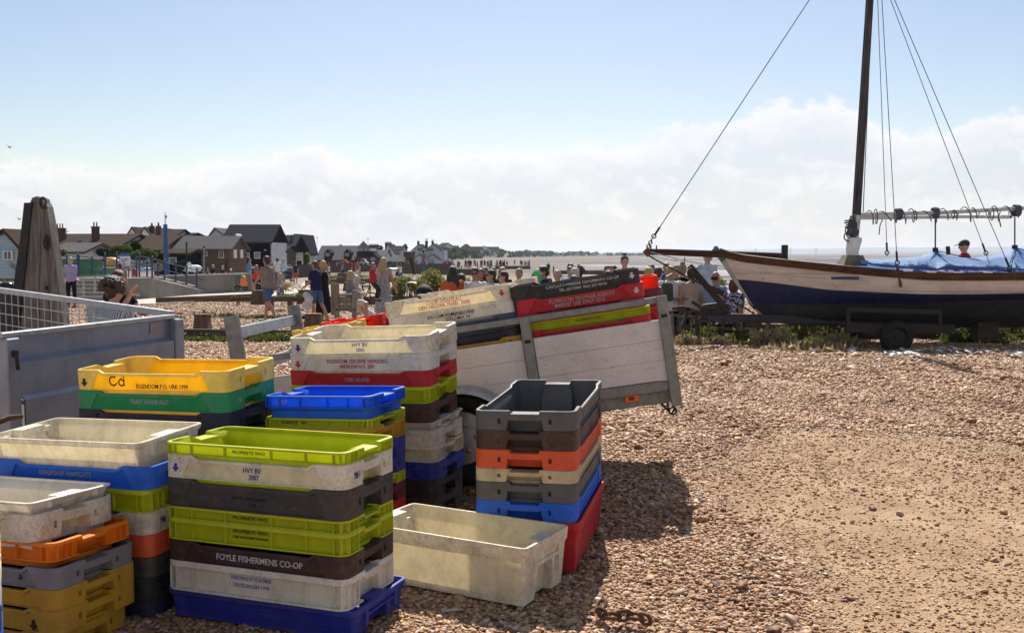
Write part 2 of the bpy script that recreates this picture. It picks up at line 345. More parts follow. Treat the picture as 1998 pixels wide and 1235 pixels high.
def scatter(name,pts,scl,mat,label,flat=(1,1,.6),seed=1,sub=2):
    me=bpy.data.meshes.new(name); me.from_pydata(pts.tolist(),[],[])
    a=me.attributes.new('size','FLOAT','POINT'); a.data.foreach_set('value',scl.astype(np.float32))
    me.materials.append(mat)
    ob=bpy.data.objects.new(name,me); COL.objects.link(ob); tag(ob,label,kind='stuff')
    ng=bpy.data.node_groups.new(name+'_nodes','GeometryNodeTree')
    ng.interface.new_socket('Geometry',in_out='INPUT',socket_type='NodeSocketGeometry'); ng.interface.new_socket('Geometry',in_out='OUTPUT',socket_type='NodeSocketGeometry')
    N=ng.nodes; L=ng.links; gi=N.new('NodeGroupInput'); go=N.new('NodeGroupOutput')
    join=N.new('GeometryNodeJoinGeometry'); 
    for k in range(5):
        ic=N.new('GeometryNodeMeshIcoSphere'); ic.inputs['Radius'].default_value=.5; ic.inputs['Subdivisions'].default_value=sub
        nz=N.new('ShaderNodeTexNoise'); nz.inputs['Scale'].default_value=1.3+.35*k; nz.inputs['Detail'].default_value=2.0
        pos=N.new('GeometryNodeInputPosition'); off=N.new('ShaderNodeVectorMath'); off.operation='ADD'; off.inputs[1].default_value=(k*7.3,k*3.1,k)
        L.new(pos.outputs[0],off.inputs[0]); L.new(off.outputs[0],nz.inputs['Vector'])
        sb=N.new('ShaderNodeVectorMath'); sb.operation='SUBTRACT'; sb.inputs[1].default_value=(.5,.5,.5); L.new(nz.outputs['Color'],sb.inputs[0])
        sc=N.new('ShaderNodeVectorMath'); sc.operation='SCALE'; sc.inputs['Scale'].default_value=.95; L.new(sb.outputs[0],sc.inputs[0])
        s1=N.new('GeometryNodeSetPosition'); L.new(ic.outputs['Mesh'],s1.inputs['Geometry']); L.new(sc.outputs[0],s1.inputs['Offset'])
        tr=N.new('GeometryNodeTransform'); tr.inputs['Scale'].default_value=(1+.25*math.sin(k*2.2),.8+.12*k/4,.43+.13*math.cos(k*1.9)) if flat[2]>.3 else (1,.7+.1*k,flat[2])
        L.new(s1.outputs[0],tr.inputs['Geometry'])
        sm=N.new('GeometryNodeSetMaterial'); sm.inputs['Material'].default_value=mat; L.new(tr.outputs[0],sm.inputs['Geometry'])
        ss=N.new('GeometryNodeSetShadeSmooth'); ss.inputs['Shade Smooth'].default_value=True; L.new(sm.outputs[0],ss.inputs['Geometry'])
        g2=N.new('GeometryNodeGeometryToInstance'); L.new(ss.outputs[0],g2.inputs[0]); L.new(g2.outputs[0],join.inputs[0])
    m2p=N.new('GeometryNodeMeshToPoints'); L.new(gi.outputs[0],m2p.inputs['Mesh'])
    ip=N.new('GeometryNodeInstanceOnPoints'); L.new(m2p.outputs[0],ip.inputs['Points']); L.new(join.outputs[0],ip.inputs['Instance']); ip.inputs['Pick Instance'].default_value=True
    def rv(lo,hi,sd,typ='FLOAT_VECTOR'):
        r=N.new('FunctionNodeRandomValue'); r.data_type=typ
        if typ=='INT': r.inputs[4].default_value=lo; r.inputs[5].default_value=hi; r.inputs['Seed'].default_value=sd; return r.outputs[2]
        r.inputs[0].default_value=lo; r.inputs[1].default_value=hi; r.inputs['Seed'].default_value=sd; return r.outputs[0]
    L.new(rv(0,4,seed,'INT'),ip.inputs['Instance Index'])
    L.new(rv((-.45,-.45,0),(.45,.45,6.28),seed+3),ip.inputs['Rotation'])
    na=N.new('GeometryNodeInputNamedAttribute'); na.data_type='FLOAT'; na.inputs['Name'].default_value='size'; L.new(na.outputs[0],ip.inputs['Scale'])
    L.new(ip.outputs[0],go.inputs[0])
    md=ob.modifiers.new('scatter','NODES'); md.node_group=ng
    return ob
def build_pebbles():
    r=np.random.default_rng(5); P_=[];S_=[]
    def band(y0,y1,den,lo,hi,lift=.25):
        w=.62*y1+1.6; n=int((y1-y0)*2*w*den)
        X=r.uniform(-w,w,n); Y=r.uniform(y0,y1,n)
        k=(np.abs(X)<.60*Y+1.4); X,Y=X[k],Y[k]
        s=sandmask(X,Y); keep=r.random(len(X))< (1-s*(.42+.40*(.5+.5*np.sin(X*2.3+Y*1.7))*(.5+.5*np.sin(Y*3.1-X))+.0)); X,Y,s=X[keep],Y[keep],s[keep]
        sz=lo+(hi-lo)*r.random(len(X))**2.2; sz*=np.where(s>.3,(.35+.45*r.random(len(X))),1)
        big=r.random(len(X))<.012; sz=np.where(big,sz*2.0,sz)
        P_.append(np.stack([X,Y,gz(X,Y)+sz*lift*(r.random(len(X))*1.0)],-1)); S_.append(sz)
    band(2.5,5.2,4900,.010,.030); band(5.2,7.5,3000,.013,.038); band(7.5,11,1700,.017,.046); band(11,17.6,700,.024,.06); band(17.6,30,230,.035,.075); band(30,43,60,.05,.10)
    pts=np.concatenate(P_); sz=np.concatenate(S_); print('pebbles',len(pts))
    scatter('pebbles',pts,sz,pebble_mat(),'loose tan and brown beach pebbles',seed=2)
    # broken white shells under the boat and flecks over the sand
    n=1500; X=r.uniform(.9,6.5,n); Y=r.uniform(2.9,11,n)
    X2=r.normal(6.6,1.3,150); Y2=r.normal(14.7,.45,150); X3=np.concatenate([X,X2]);Y3=np.concatenate([Y,Y2])
    s3=np.concatenate([.006+.012*r.random(n)**2,.05+.11*r.random(150)])
    sm=paint('shell_white',(.68,.66,.64),.2,.4,40,.1)
    scatter('shell_fragments',np.stack([X3,Y3,gz(X3,Y3)+.012+s3*.12],-1),s3,sm,'scattered white and grey shell fragments',flat=(1,1,.14),seed=9,sub=1)
build_pebbles()
# ---------------------------------------------------------------- lettering
def text_mesh(s,size,mat,name,parent,loc,rot=(R(90),0,0),sx=1.0,align='CENTER',ext=.0006,track=1.0,label=None):
    cu=bpy.data.curves.new('t','FONT'); cu.body=s; cu.size=size; cu.align_x=align; cu.align_y='CENTER'; cu.extrude=ext; cu.space_character=track; cu.resolution_u=2; cu.offset=size*.006
    o=bpy.data.objects.new('t',cu); me=bpy.data.meshes.new_from_object(o); bpy.data.objects.remove(o); bpy.data.curves.remove(cu)
    me.name=name; me.materials.clear(); me.materials.append(mat)
    ob=bpy.data.objects.new(name,me); COL.objects.link(ob); ob.parent=parent; ob.location=loc; ob.rotation_euler=rot; ob.scale=(sx,1,1)
    return ob
# ---------------------------------------------------------------- fish crates
WHT=S(222,212,190)
PL={}
def pl(key):
    if key in PL: return PL[key]
    T={ # body colour, panel colour, dirt
    'white':(S(238,229,210),S(248,237,204),.78,.48),'white2':(S(236,230,220),S(242,235,218),.56,.38),'cream':(S(214,196,160),S(220,200,150),.7,.35),
    'yellow':(S(244,212,104),S(255,208,14),.5,.55),'dyellow':(S(196,150,40),S(196,150,30),.6,.15),'grimy':(S(240,230,208),S(248,238,208),.72,.45),'green':(S(40,140,92),S(20,150,85),.2,.3),
    'navy':(S(30,34,58),S(26,30,54),.15,.03),'black':(S(36,37,42),S(34,34,38),.35,.02),'red':(S(186,32,44),S(180,24,36),.2,.2),
    'lime':(S(190,200,36),S(204,212,16),.25,.55),'brown':(S(66,44,41),S(60,39,38),.3,.05),'maroon':(S(96,30,48),S(96,30,48),.2,.1),
    'blue':(S(34,104,222),S(24,116,242),.2,.5),'dblue':(S(38,54,150),S(30,44,150),.3,.15),'orange':(S(226,88,46),S(226,80,36),.5,.25),
    'brightorange':(S(238,132,26),S(240,130,20),.2,.45),'grey':(S(88,88,92),S(82,82,88),.3,.05),'dgrey':(S(62,58,58),S(58,55,56),.4,.03),
    'lgrey':(S(128,126,132),S(120,120,128),.3,.1),'vermilion':(S(240,44,16),S(240,50,14),.1,.45),'slate':(S(66,76,98),S(62,72,96),.25,.05)}
    b,p,d,t=T[key]; PL[key]=(plastic('plastic_'+key,b,t*.25,d),plastic('plastic_panel_'+key,p,t*.8,d*.7)); return PL[key]
INK={'blue':(.02,.03,.35),'red':(.55,.02,.02),'black':(.012,.01,.01),'white':(.6,.6,.6),'pale':(.35,.38,.42),'lightblue':(.16,.2,.5)}
def ink(k):
    return paint('ink_'+k,INK[k],.25,.6,60,0)
MESHC={}
def crate_mesh(L,W,H,style,key,dip=.015,lower=.02,deep=0,opn=False):
    kk=(round(L,3),round(W,3),round(H,3),style,key,deep,opn)
    if kk in MESHC: return MESHC[kk]
    r=.045 if style!='tub' else .03
    hx,hy=L/2-r,W/2-r
    # stations: (point, normal, side, s_bottom, s_top, nominal)
    st=[]
    def line(side,feats):
        for s in feats:
            sb,s_t,nm=s if isinstance(s,tuple) else (s,s,s)
            st.append((side,sb,s_t,nm))
    e=.0012
    a=L/2; 
    if style=='smooth':
        lx=[(-.395*L,-.335*L,'o'),(-.39*L,-.33*L,'i'),(-.335*L,-.30*L,'i'),(-.2*L,-.2*L,'i'),(0,0,'i'),(.2*L,.2*L,'i'),(.335*L,.30*L,'i'),(.39*L,.33*L,'i'),(.395*L,.335*L,'o')]
    else: lx=[(x*L,x*L,'i') for x in (-.4,-.3,-.15,0,.15,.3,.4)]
    sw=W*.175; sl=.62*hy
    ly=[(-sl-.006-e,)*2+('o',),(-sl-.006,)*2+('s',),(-sl+.006,)*2+('s',),(-sl+.006+e,)*2+('o',),(-sw-.004,-sw*.80-.004,'o'),(-sw,-sw*.80,'n'),(0,0,'n'),(sw,sw*.80,'n'),(sw+.004,sw*.80+.004,'o'),(sl-.006-e,)*2+('o',),(sl-.006,)*2+('s',),(sl+.006,)*2+('s',),(sl+.006+e,)*2+('o',)]
    def corner(cx,cy,a0):
        for k in range(6):
            an=a0+math.pi/2*k/5; st.append(('c',cx,cy,an))
    rows=[]
    # order: front (y=-), right (x=+), back (y=+), left (x=-)
    for s in lx: st.append(('F',)+s)
    corner(hx,-hy,-math.pi/2)
    for s in ly: st.append(('R',)+s)
    corner(hx,hy,0)
    for s in lx: st.append(('B',)+s)
    corner(-hx,hy,math.pi/2)
    for s in ly: st.append(('Lf',)+s)
    corner(-hx,-hy,math.pi)
    # z levels as fraction, with flags
    if style=='smooth': lv=[0,.05,.055,.34,.345,.60,.605,.84,.845,.87,.97,1.0]
    elif style=='ribbed': lv=[0,.06,.061,.2,.21,.60,.605,.80,.801,.88,.97,1.0]
    else: lv=[0,.10,.11,.34,.345,.60,.605,.72,.735,.80,.97,1.0]
    n=len(st); vs=[];fs=[];mi=[]
    def base(s,z,inset):
        t=min(1,max(0,z))
        if s[0]=='c':
            rr=max(.002,r-inset); 
            return (s[1]+math.cos(s[3])*rr, s[2]+math.sin(s[3])*rr)
        x=s[1]+(s[2]-s[1])*t
        if s[0]=='F': return (x,-W/2+inset)
        if s[0]=='B': return (-x,W/2-inset)
        if s[0]=='R': return (L/2-inset,x)
        return (-L/2+inset,-x)
    def rimh(s):
        if style=='smooth' and s[0] in 'FB' and s[3]=='i':
            return H-dip if abs(s[2])<.32*L else H-.001
        if s[0] in ('R','Lf') and s[3]=='n': return H-(.014 if style!='tub' else 0)
        return H
    def out_inset(s,k):
        z=lv[k]; d=0
        if style=='smooth':
            if s[0] in 'FB' and s[3]=='i' and .055<=z<=.845: d=.007
            if s[0] in ('R','Lf'):
                if s[3]=='n' and z<=.60: d=.055
                if s[3]=='s' and .345<=z<=.60: d=.02
        elif style=='ribbed':
            if .061<=z<=.80: d=.016
            if z<.05: d=.0
            if s[0] in ('R','Lf') and s[3]=='n' and z<=.60: d=.055
        elif style=='tub':
            d=.022*(1-z) + (0.0 if z>=.80 else .008)
            if s[0] in ('R','Lf') and s[3]=='n' and z<=.60: d+=.035
        if z==1.0: d+=.0025
        return d
    def thick(s,k):
        if s[0]=='c': return .012
        if s[0] in 'FB': return .010 if s[3]!='o' else .016
        if s[3]=='n': return .012
        return .014 if style!='tub' else .012
    for k,z in enumerate(lv):
        for s in st:
            x,y=base(s,z,out_inset(s,k)); hh=rimh(s); zz=z*hh if k<9 else (hh-(1-z)*H*1.0)
            if k in (7,8) : zz=min(zz,hh-.14*H)
            vs.append((x,y,zz))
    nl=len(lv)
    inner=[1.0,.80,.605,.10]+([-1.0] if deep else [])
    for q0 in inner:
        for s in st:
            dp=q0<0; q=.10 if dp else q0
            kk2=lv.index(1.0) if q==1.0 else (9 if q==.80 else (6 if q==.605 else 3))
            ins=out_inset(s,kk2 if q!=.10 else 3)+thick(s,0)
            if s[0] in ('R','Lf') and s[3]=='n': ins=max(ins,.068 if not dp else .085)
            elif s[0] in ('R','Lf') and q<=.81: ins=max(ins,.022)
            if deep and q<=.11: ins=max(ins+.010,.034 if s[0] in('R','Lf') else .024)
            x,y=base(s,q,ins); hh=rimh(s)
            vs.append((x,y,(.014-deep) if dp else (hh if q==1.0 else (q*hh if (q>.2 or deep) else .014))))
    tot=nl+len(inner)
    for k in range(tot-1):
        for j in range(n):
            j2=(j+1)%n; fs.append((k*n+j,k*n+j2,(k+1)*n+j2,(k+1)*n+j))
            s=st[j]; s2=st[j2]
            pan=0
            if style=='smooth': pan = 1 if (s[0] in 'FB' and s[3]=='i' and s2[3]=='i' and s2[0]==s[0] and (2<=k<=7 or k>=nl)) else 0
            elif style=='ribbed': pan=1 if (2<=k<=7 or k>=nl) else 0
            else: pan=1 if s[0] in 'FB' and (k>=2 and k<8 or k>=nl) else 0
            if s[0] in ('R','Lf') and s[3]=='n' and s2[3]=='n' and k<=5: pan=1
            mi.append(pan)
    if not opn: fs.append(tuple((tot-1)*n+j for j in range(n))); mi.append(0)
    if opn:
        for j in range(n): j2=(j+1)%n; fs.append((j,j2,(tot-1)*n+j2,(tot-1)*n+j)); mi.append(0)
    elif not deep: fs.append(tuple(n-1-j for j in range(n))); mi.append(0)
    else:
        bs=len(vs)
        for zq in (0,-deep):
            for s in st:
                x,y=base(s,0,out_inset(s,2)+.006+(.0 if zq==0 else .004)); vs.append((x,y,zq))
        for j in range(n):
            j2=(j+1)%n; fs.append((j,j2,bs+j2,bs+j)); mi.append(0); fs.append((bs+j,bs+j2,bs+n+j2,bs+n+j)); mi.append(0)
        fs.append(tuple(bs+n+n-1-j for j in range(n))); mi.append(0)
    b=MB(); b.v=vs; b.f=fs; b.m=mi
    if lower and not deep and not opn: # nesting foot that drops into the crate below
        b.box(-hx+.0,hx-.0,-hy+.0,hy-.0,-lower,-.0005,0)
    if style=='ribbed':
        t=.0028; d=.0165
        for x in [q*L for q in (-.47,-.435,-.34,-.15,.105,.29,.435,.47)]:
            for sy in (-1,1):
                y0,y1=sorted((sy*(W/2-.0005),sy*(W/2-d-.002))); b.box(x-t/2,x+t/2,y0,y1,H*.062,H*.80,0)
        for y in (-.42,-.33,-.26,.26,.33,.42):
            for sx in (-1,1):
                x0,x1=sorted((sx*(L/2-.0005),sx*(L/2-d-.002))); b.box(x0,x1,y*W-t/2,y*W+t/2,H*.062,H*.80,0)
    if style=='tub':
        for sx in (-1,1):
            for yy in (-.27,.27):
                x0,x1=sorted((sx*(L/2-.004),sx*(L/2-.045))); b.box(x0,x1,yy*W-.010,yy*W+.010,H*.30,H*.82,0)
            x0,x1=sorted((sx*(L/2-.006),sx*(L/2-.05))); b.box(x0,x1,-.26*W,.26*W,H*.60,H*.66,0)
    o=b.build('body',pl(key),None,35)
    me=o.data; bpy.data.objects.remove(o); MESHC[kk]=me; return me
ARROW=[(-.22,.5),(.22,.5),(.22,.0),(.55,.0),(0,-.6),(-.55,.0),(-.22,.0)]
def add_arrow(parent,x,z,s,y,col,flip=False,face='F'):
    b=MB(); b.prism([(px_*s,pz*s) for px_,pz in ARROW],-.0006,.0006); o=b.build('arrow_mark',ink(col),parent)
    o.location=(x,y,z); return o
def crate(Mx,L,W,H,style,key,label,texts=(),arrows=(),group='fish crates stacked on the shingle',adj='fish_crate',lower=.02,deep=0,opn=False):
    """Mx: matrix of the crate's frame, origin at base centre, long front side towards -y"""
    e=thing(adj,label,'crate',group=group); e.matrix_world=Mx
    o=bpy.data.objects.new('body',crate_mesh(L,W,H,style,key,lower=lower,deep=deep,opn=opn)); COL.objects.link(o); o.parent=e
    ins={'smooth':.007,'ribbed':.016,'tub':.015}[style]
    for (s,x,zf,size,col,*rest) in texts:
        sx=rest[0] if rest else .85; side=rest[1] if len(rest)>1 else 'F'
        if side=='F': text_mesh(s,size,ink(col),'lettering',e,(x*L,-W/2+ins-.0012,zf*H),sx=sx)
        elif side=='R': text_mesh(s,size,ink(col),'lettering',e,(L/2+.0012,x*W,zf*H),rot=(R(90),0,R(90)),sx=sx)
    for (x,zf,s,col) in arrows: add_arrow(e,x*L,zf*H,s,-W/2-.0008,col)
    return e
def tiltM(t,rx,ry): return Matrix.Rotation(t,3,'Z')@Matrix.Rotation(ry,3,'Y')@Matrix.Rotation(rx,3,'X')
GR_S='stacked plastic fish crates on the shingle'
def stack(FR,theta,tilt,L,W,layers,short_front=False,name=None):
    """FR: top front right corner (x,y,z). layers from the top down: dict(h,style,key,label,texts,arrows,dx,dy,dt)"""
    x,y,z=FR; rx,ry=tilt; n=len(layers); tot=sum(l['h'] for l in layers); acc=0
    for i,l in enumerate(layers):
        k=max(0,1-acc/tot*1.25); Mt=tiltM(theta+R(l.get('dt',0)),rx*k,ry*k)
        # corner of the top of this layer drops straight down the corner line
        cx_=x+l.get('dx',0); cy_=y+l.get('dy',0)
        LL=l.get('L',L); WW=l.get('W',W)
        top=Vector((cx_,cy_,z-acc)); 
        a,b,c=Mt.col[0],Mt.col[1],Mt.col[2]
        ctr=top-a*LL/2+b*WW/2-c*l['h']
        M4=Mt.to_4x4(); M4.translation=ctr
        if short_front: # long side runs away from the camera
            M4=M4@Matrix.Rotation(R(90),4,'Z'); LL,WW=WW,LL
        crate(M4,LL,WW,l['h']-.0015,l['style'],l['key'],l['label'],l.get('texts',()),l.get('arrows',()),group=GR_S,lower=l.get('lower',.018 if i<n-1 else 0),deep=l.get('deep',min(.125,.85*(layers[1]['h']+(layers[2]['h'] if n>2 else 0))) if i==0 else 0),opn=(i in(1,2) and n>4))
        acc+=l['h']
def Ly(h,style,key,label,**k): return dict(h=h,style=style,key=key,label=label,**k)
# ---------------------------------------------------------------- the crate stacks
stack((-.6,3.539,.705),-.348,(-.011,-.01),.8,.41,[
 Ly(.046,'ribbed','lime','lime green ribbed crate on top of the front centre stack',texts=[('PROPRIETE VIVO',-.025,.42,.017,'black',1.15)]),
 Ly(.092,'smooth','white','white crate marked HVY BV 2007, under the lime top crate of the front stack',texts=[('HVY BV',.0,.50,.028,'blue',.85),('2007',.01,.22,.027,'blue',.85),('YM',-.31,.45,.036,'blue',.6,'R')],arrows=[(-.425,.45,.03,'blue')]),
 Ly(.113,'smooth','dgrey','dark grey crate below the white HVY BV 2007 crate of the front stack',texts=[('BTV-ST. THE.CHWHI',-.02,.45,.016,'black',1.0),('COML',.0,.25,.016,'black')]),
 Ly(.048,'ribbed','lime','shallow lime green ribbed crate halfway down the front stack',texts=[('PROPRIETE VIVO',-.022,.42,.018,'black',1.15)]),
 Ly(.084,'ribbed','lime','deeper lime green ribbed crate above the brown crate of the front stack',texts=[('PROPRIETE VIVO',-.022,.62,.018,'black',1.15),('C2MC-BOULOGNE ECORAGE',-.022,.36,.014,'black',.85)]),
 Ly(.084,'smooth','brown','dark brown crate lettered FOYLE FISHERMENS CO-OP in the front stack',texts=[('FOYLE FISHERMENS CO-OP',.03,.38,.034,'white',.92)]),
 Ly(.118,'ribbed','white2','white ribbed crate marked VERENIGDE VLAAMSE VISVEILINGEN, next to the bottom of the front stack',texts=[('VERENIGDE VLAAMSE',-.022,.62,.021,'lightblue',.9),('VISVEILINGEN 1998',-.022,.38,.021,'lightblue',.9)]),
 Ly(.118,'tub','dblue','dark blue crate at the bottom of the front centre stack',L=.84,W=.44,dx=.03)])
stack((-1.295,4.48,.888),-.316,(.06,-.026),.85,.435,[
 Ly(.099,'smooth','yellow','yellow crate marked EIGENDOM P.O. URK 1999 with a black round emblem',texts=[('EIGENDOM P.O. URK 1999',.08,.22,.030,'black',.82)],arrows=[(-.43,.40,.036,'black')]),
 Ly(.093,'smooth','green','green crate lettered PIERET BARNEVELD under the yellow one',texts=[('PIERET BARNEVELD',.0,.45,.030,'pale',.82)]),
 Ly(.105,'smooth','navy','navy blue crate under the green PIERET BARNEVELD crate'),
 Ly(.1,'smooth','black','black crate fourth from the top of the back left stack, behind the white tub'),
 Ly(.1,'ribbed','dblue','blue ribbed crate fifth from the top of the back left stack'),
 Ly(.1,'smooth','dgrey','grey crate sixth from the top of the back left stack'),
 Ly(.1,'smooth','brown','brown crate seventh from the top of the back left stack'),
 Ly(.19,'tub','navy','deep navy crate at the bottom of the back left stack')])
def emblem():
    # round letter-like emblem on the yellow crate
    e=[o for o in bpy.data.objects if o.get('label','').startswith('yellow crate marked EIGENDOM')][0]
    b=MB(); s=.029
    b.torus((-.028,0,.004),.021,.0036,16,4,arc=(R(50),R(330))); b.torus((.018,0,-.003),.015,.0036,16,4)
    b.bar((-.030,0,-.026),(.030,0,.028),.0045,.002); b.bar((.034,0,.028),(.034,0,-.020),.0045,.002)
    b.v=[(x,y*.15,z) for x,y,z in b.v]
    o=b.build('emblem_mark',ink('black'),e); o.location=(-.175,-.435/2+.0055,.042)
emblem()
stack((-.448,5.27,.987),-.333,(.11,-.045),.86,.44,[
 Ly(.098,'smooth','white','stained white crate marked HVY BV 2005 in blue, top of the tall rear stack',texts=[('HVY BV',.02,.53,.030,'blue',.95),('2005',.02,.23,.028,'blue',.95)],arrows=[(-.425,.42,.036,'blue')]),
 Ly(.092,'smooth','white2','white crate lettered EIGENDOM ZEEUWSE VISVEILING in red, second in tall rear stack',texts=[('EIGENDOM ZEEUWSE VISVEILING',.0,.56,.032,'red',.78),('BRESKENS N.V. 2001',.0,.24,.030,'red',.82)],arrows=[(-.425,.42,.036,'red')]),
 Ly(.087,'smooth','red','red crate lettered C2MC-ISLAND under the two white ones of the tall rear stack',texts=[('C2MC-ISLAND',.0,.4,.030,'pale',.8)]),
 Ly(.09,'ribbed','lime','lime green ribbed crate under the red crate of the tall rear stack'),
 Ly(.105,'smooth','brown','dark brown crate below the lime one in the tall rear stack'),
 Ly(.045,'tub','white2','shallow white crate just below the brown crate of the tall rear stack',dx=.03,dy=.02),
 Ly(.088,'smooth','white','grubby white crate in the middle of three, lower part of the tall rear stack',dx=.03,dy=.02),
 Ly(.086,'ribbed','white','white ribbed crate resting on the dark blue crate of the tall rear stack',dx=.035,dy=.02),
 Ly(.095,'smooth','dblue','faded dark blue crate near the bottom of the tall rear stack',dx=.04,dy=.02),
 Ly(.1,'smooth','black','black crate second from the ground in the tall rear stack',dx=.03,dy=.02),
 Ly(.1,'smooth','dgrey','dark grey crate on the ground under the tall rear stack',dx=.03,dy=.02)])
stack((-.655,4.55,.766),-.292,(-.017,-.036),.56,.45,[
 Ly(.058,'ribbed','blue','bright blue ribbed crate lettered CMOK on top of the middle stack',texts=[('CMOK',-.33,.45,.026,'pale',.85)]),
 Ly(.05,'tub','blue','bright blue crate directly under the CMOK crate',L=.53,W=.42,dx=-.012,dy=.01),
 Ly(.045,'ribbed','lime','lime green ribbed crate under the two blue ones of the middle stack',texts=[('PROPRIETE VIVO',-.22,.45,.018,'black',1.1)]),
 Ly(.088,'ribbed','dyellow','dirty yellow ribbed crate in the middle stack'),
 Ly(.095,'smooth','dblue','blue crate beneath the dirty yellow one of the middle stack'),
 Ly(.08,'smooth','dblue','second dark blue crate of the middle stack, above the small lime edge'),
 Ly(.055,'ribbed','lime','lime green crate low in the middle stack'),
 Ly(.085,'smooth','maroon','dark purple crate low in the middle stack'),
 Ly(.09,'smooth','red','red crate next to the bottom of the middle stack'),
 Ly(.12,'smooth','black','black crate on the ground under the middle stack')])
stack((-1.448,3.81,.687),-.352,(.05,-.03),.8,.41,[
 Ly(.094,'tub','grimy','stained white tub on top of the left stack, in front of the yellow crate'),
 Ly(.092,'smooth','blue','blue crate lettered KINGFISHER RAMSGATE below the white tub',texts=[('KINGFISHER RAMSGATE',-.03,.5,.028,'pale',.9)],dx=.04),
 Ly(.089,'ribbed','lime','lime green ribbed crate under the blue KINGFISHER crate',dx=.03),
 Ly(.088,'smooth','white','white crate marked YM on its end, fourth in the left stack',texts=[('YM',-.31,.5,.038,'blue',.6,'R')],dx=.035),
 Ly(.088,'smooth','orange','dull red crate fifth in the left stack, in shade',dx=.035),
 Ly(.083,'smooth','dgrey','dark grey crate in the shade low in the left stack',dx=.035),
 Ly(.085,'smooth','black','black crate second from the ground in the left stack',dx=.03),
 Ly(.07,'smooth','navy','navy crate on the ground under the left stack',dx=.03)])
stack((-1.67,3.40,.557),-.368,(-.031,-.032),.8,.40,[
 Ly(.044,'tub','white2','shallow white tray on top of the front left stack'),
 Ly(.096,'smooth','white','white crate with a blue arrow, second from the top of the front left stack',arrows=[(-.05+.32,.42,.036,'blue')],dx=.005),
 Ly(.068,'ribbed','brightorange','bright orange crate with cross ribs, front left stack',dx=.075,dy=-.01),
 Ly(.022,'tub','brightorange','thin orange rim crate beneath the cross ribbed orange one',L=.74,W=.36,dx=.05,dy=.02),
 Ly(.076,'smooth','lgrey','lilac grey crate with square holes, front left stack',dx=.085,dy=-.01,arrows=[(.3,.45,.02,'black')]),
 Ly(.074,'smooth','dyellow','ochre yellow crate under the lilac grey one',dx=.09,dy=-.01),
 Ly(.085,'smooth','dyellow','lower ochre yellow crate with a dark arrow, front left stack',dx=.09,dy=-.01,arrows=[(.36,.3,.036,'black')]),
 Ly(.092,'smooth','dyellow','dirty yellow crate on the ground under the front left stack',L=.76,W=.38,dx=.06,dy=.01)])
stack((-1.445,2.76,.80),R(27),(0,0),.6,.41,[
 Ly(.16,'tub','white','white crate cut off by the left edge, top of its stack'),
 Ly(.08,'smooth','black','black crate cut off by the left edge'),
 Ly(.06,'smooth','yellow','yellow crate cut off by the left edge'),
 Ly(.08,'smooth','white2','white crate cut off by the left edge, below a yellow one'),
 Ly(.076,'smooth','slate','slate grey crate cut off by the left edge'),
 Ly(.1,'smooth','blue','blue crate cut off by the left edge'),
 Ly(.12,'smooth','dblue','dark blue crate at the far left, second from the ground'),
 Ly(.12,'smooth','black','black crate on the ground at the far left')])
stack((.281,4.34,.727),-.22,(.032,-.019),.465,.91,[
 Ly(.088,'smooth','grey','grey crate on top of the narrow right stack, standing end on',deep=.17),
 Ly(.089,'smooth','brown','dark brown crate with two square holes, narrow right stack'),
 Ly(.087,'smooth','orange','scuffed orange crate in the narrow right stack'),
 Ly(.06,'smooth','cream','shallow cream crate in the narrow right stack',arrows=()),
 Ly(.087,'smooth','grey','grey crate between the cream and the blue one, narrow right stack'),
 Ly(.087,'smooth','blue','blue crate resting on the deep red tub'),
 Ly(.229,'tub','red','deep red tub at the bottom of the narrow right stack',dx=.02)],short_front=True)
# the big white tub standing alone
def lone_tub():
    th=-.499; L,W_,H=.82,.41,.245
    a=Vector((math.cos(th),math.sin(th),0)); b=Vector((-a.y,a.x,0)); FR=Vector((.056,3.872,.252))
    M4=Matrix.Rotation(th,4,'Z'); M4.translation=FR-a*L/2+b*W_/2-Vector((0,0,H))
    crate(M4,L,W_,H,'tub','grimy','large stained white tub standing alone on the shingle, empty',group=None,adj='plastic_tub',lower=0)
lone_tub()
# rusty chain at the bottom edge
def chain(name,label,pts,Rl,r,mat,group=None):
    t=thing(name,label,'chain',pts[0])
    for i,(p,q) in enumerate(zip(pts[:-1],pts[1:])):
        p=Vector(p);q=Vector(q); c=(p+q)/2; d=q-p; b=MB(); b.torus((0,0,0),Rl,r,14,6,ax='z',sx=1.55,sz=1)
        o=b.build('link',mat,t,60); o.location=c-Vector(pts[0]); o.rotation_mode='QUATERNION'
        qt=d.to_track_quat('X','Z'); o.rotation_quaternion=qt@Euler((R(90 if i%2 else 12),0,0)).to_quaternion()
    return t
cp_=[P(1178,1185,3.85),P(1168,1200,3.80),P(1182,1213,3.76),P(1206,1216,3.75),P(1228,1213,3.76),P(1249,1216,3.74),P(1268,1228,3.70)]
chain('rusty_chain','short rusty heavy chain lying on the shingle beside the white tub',[(p.x,p.y,.03+.03*(i==0)) for i,p in enumerate(cp_)],.019,.0075,rust)
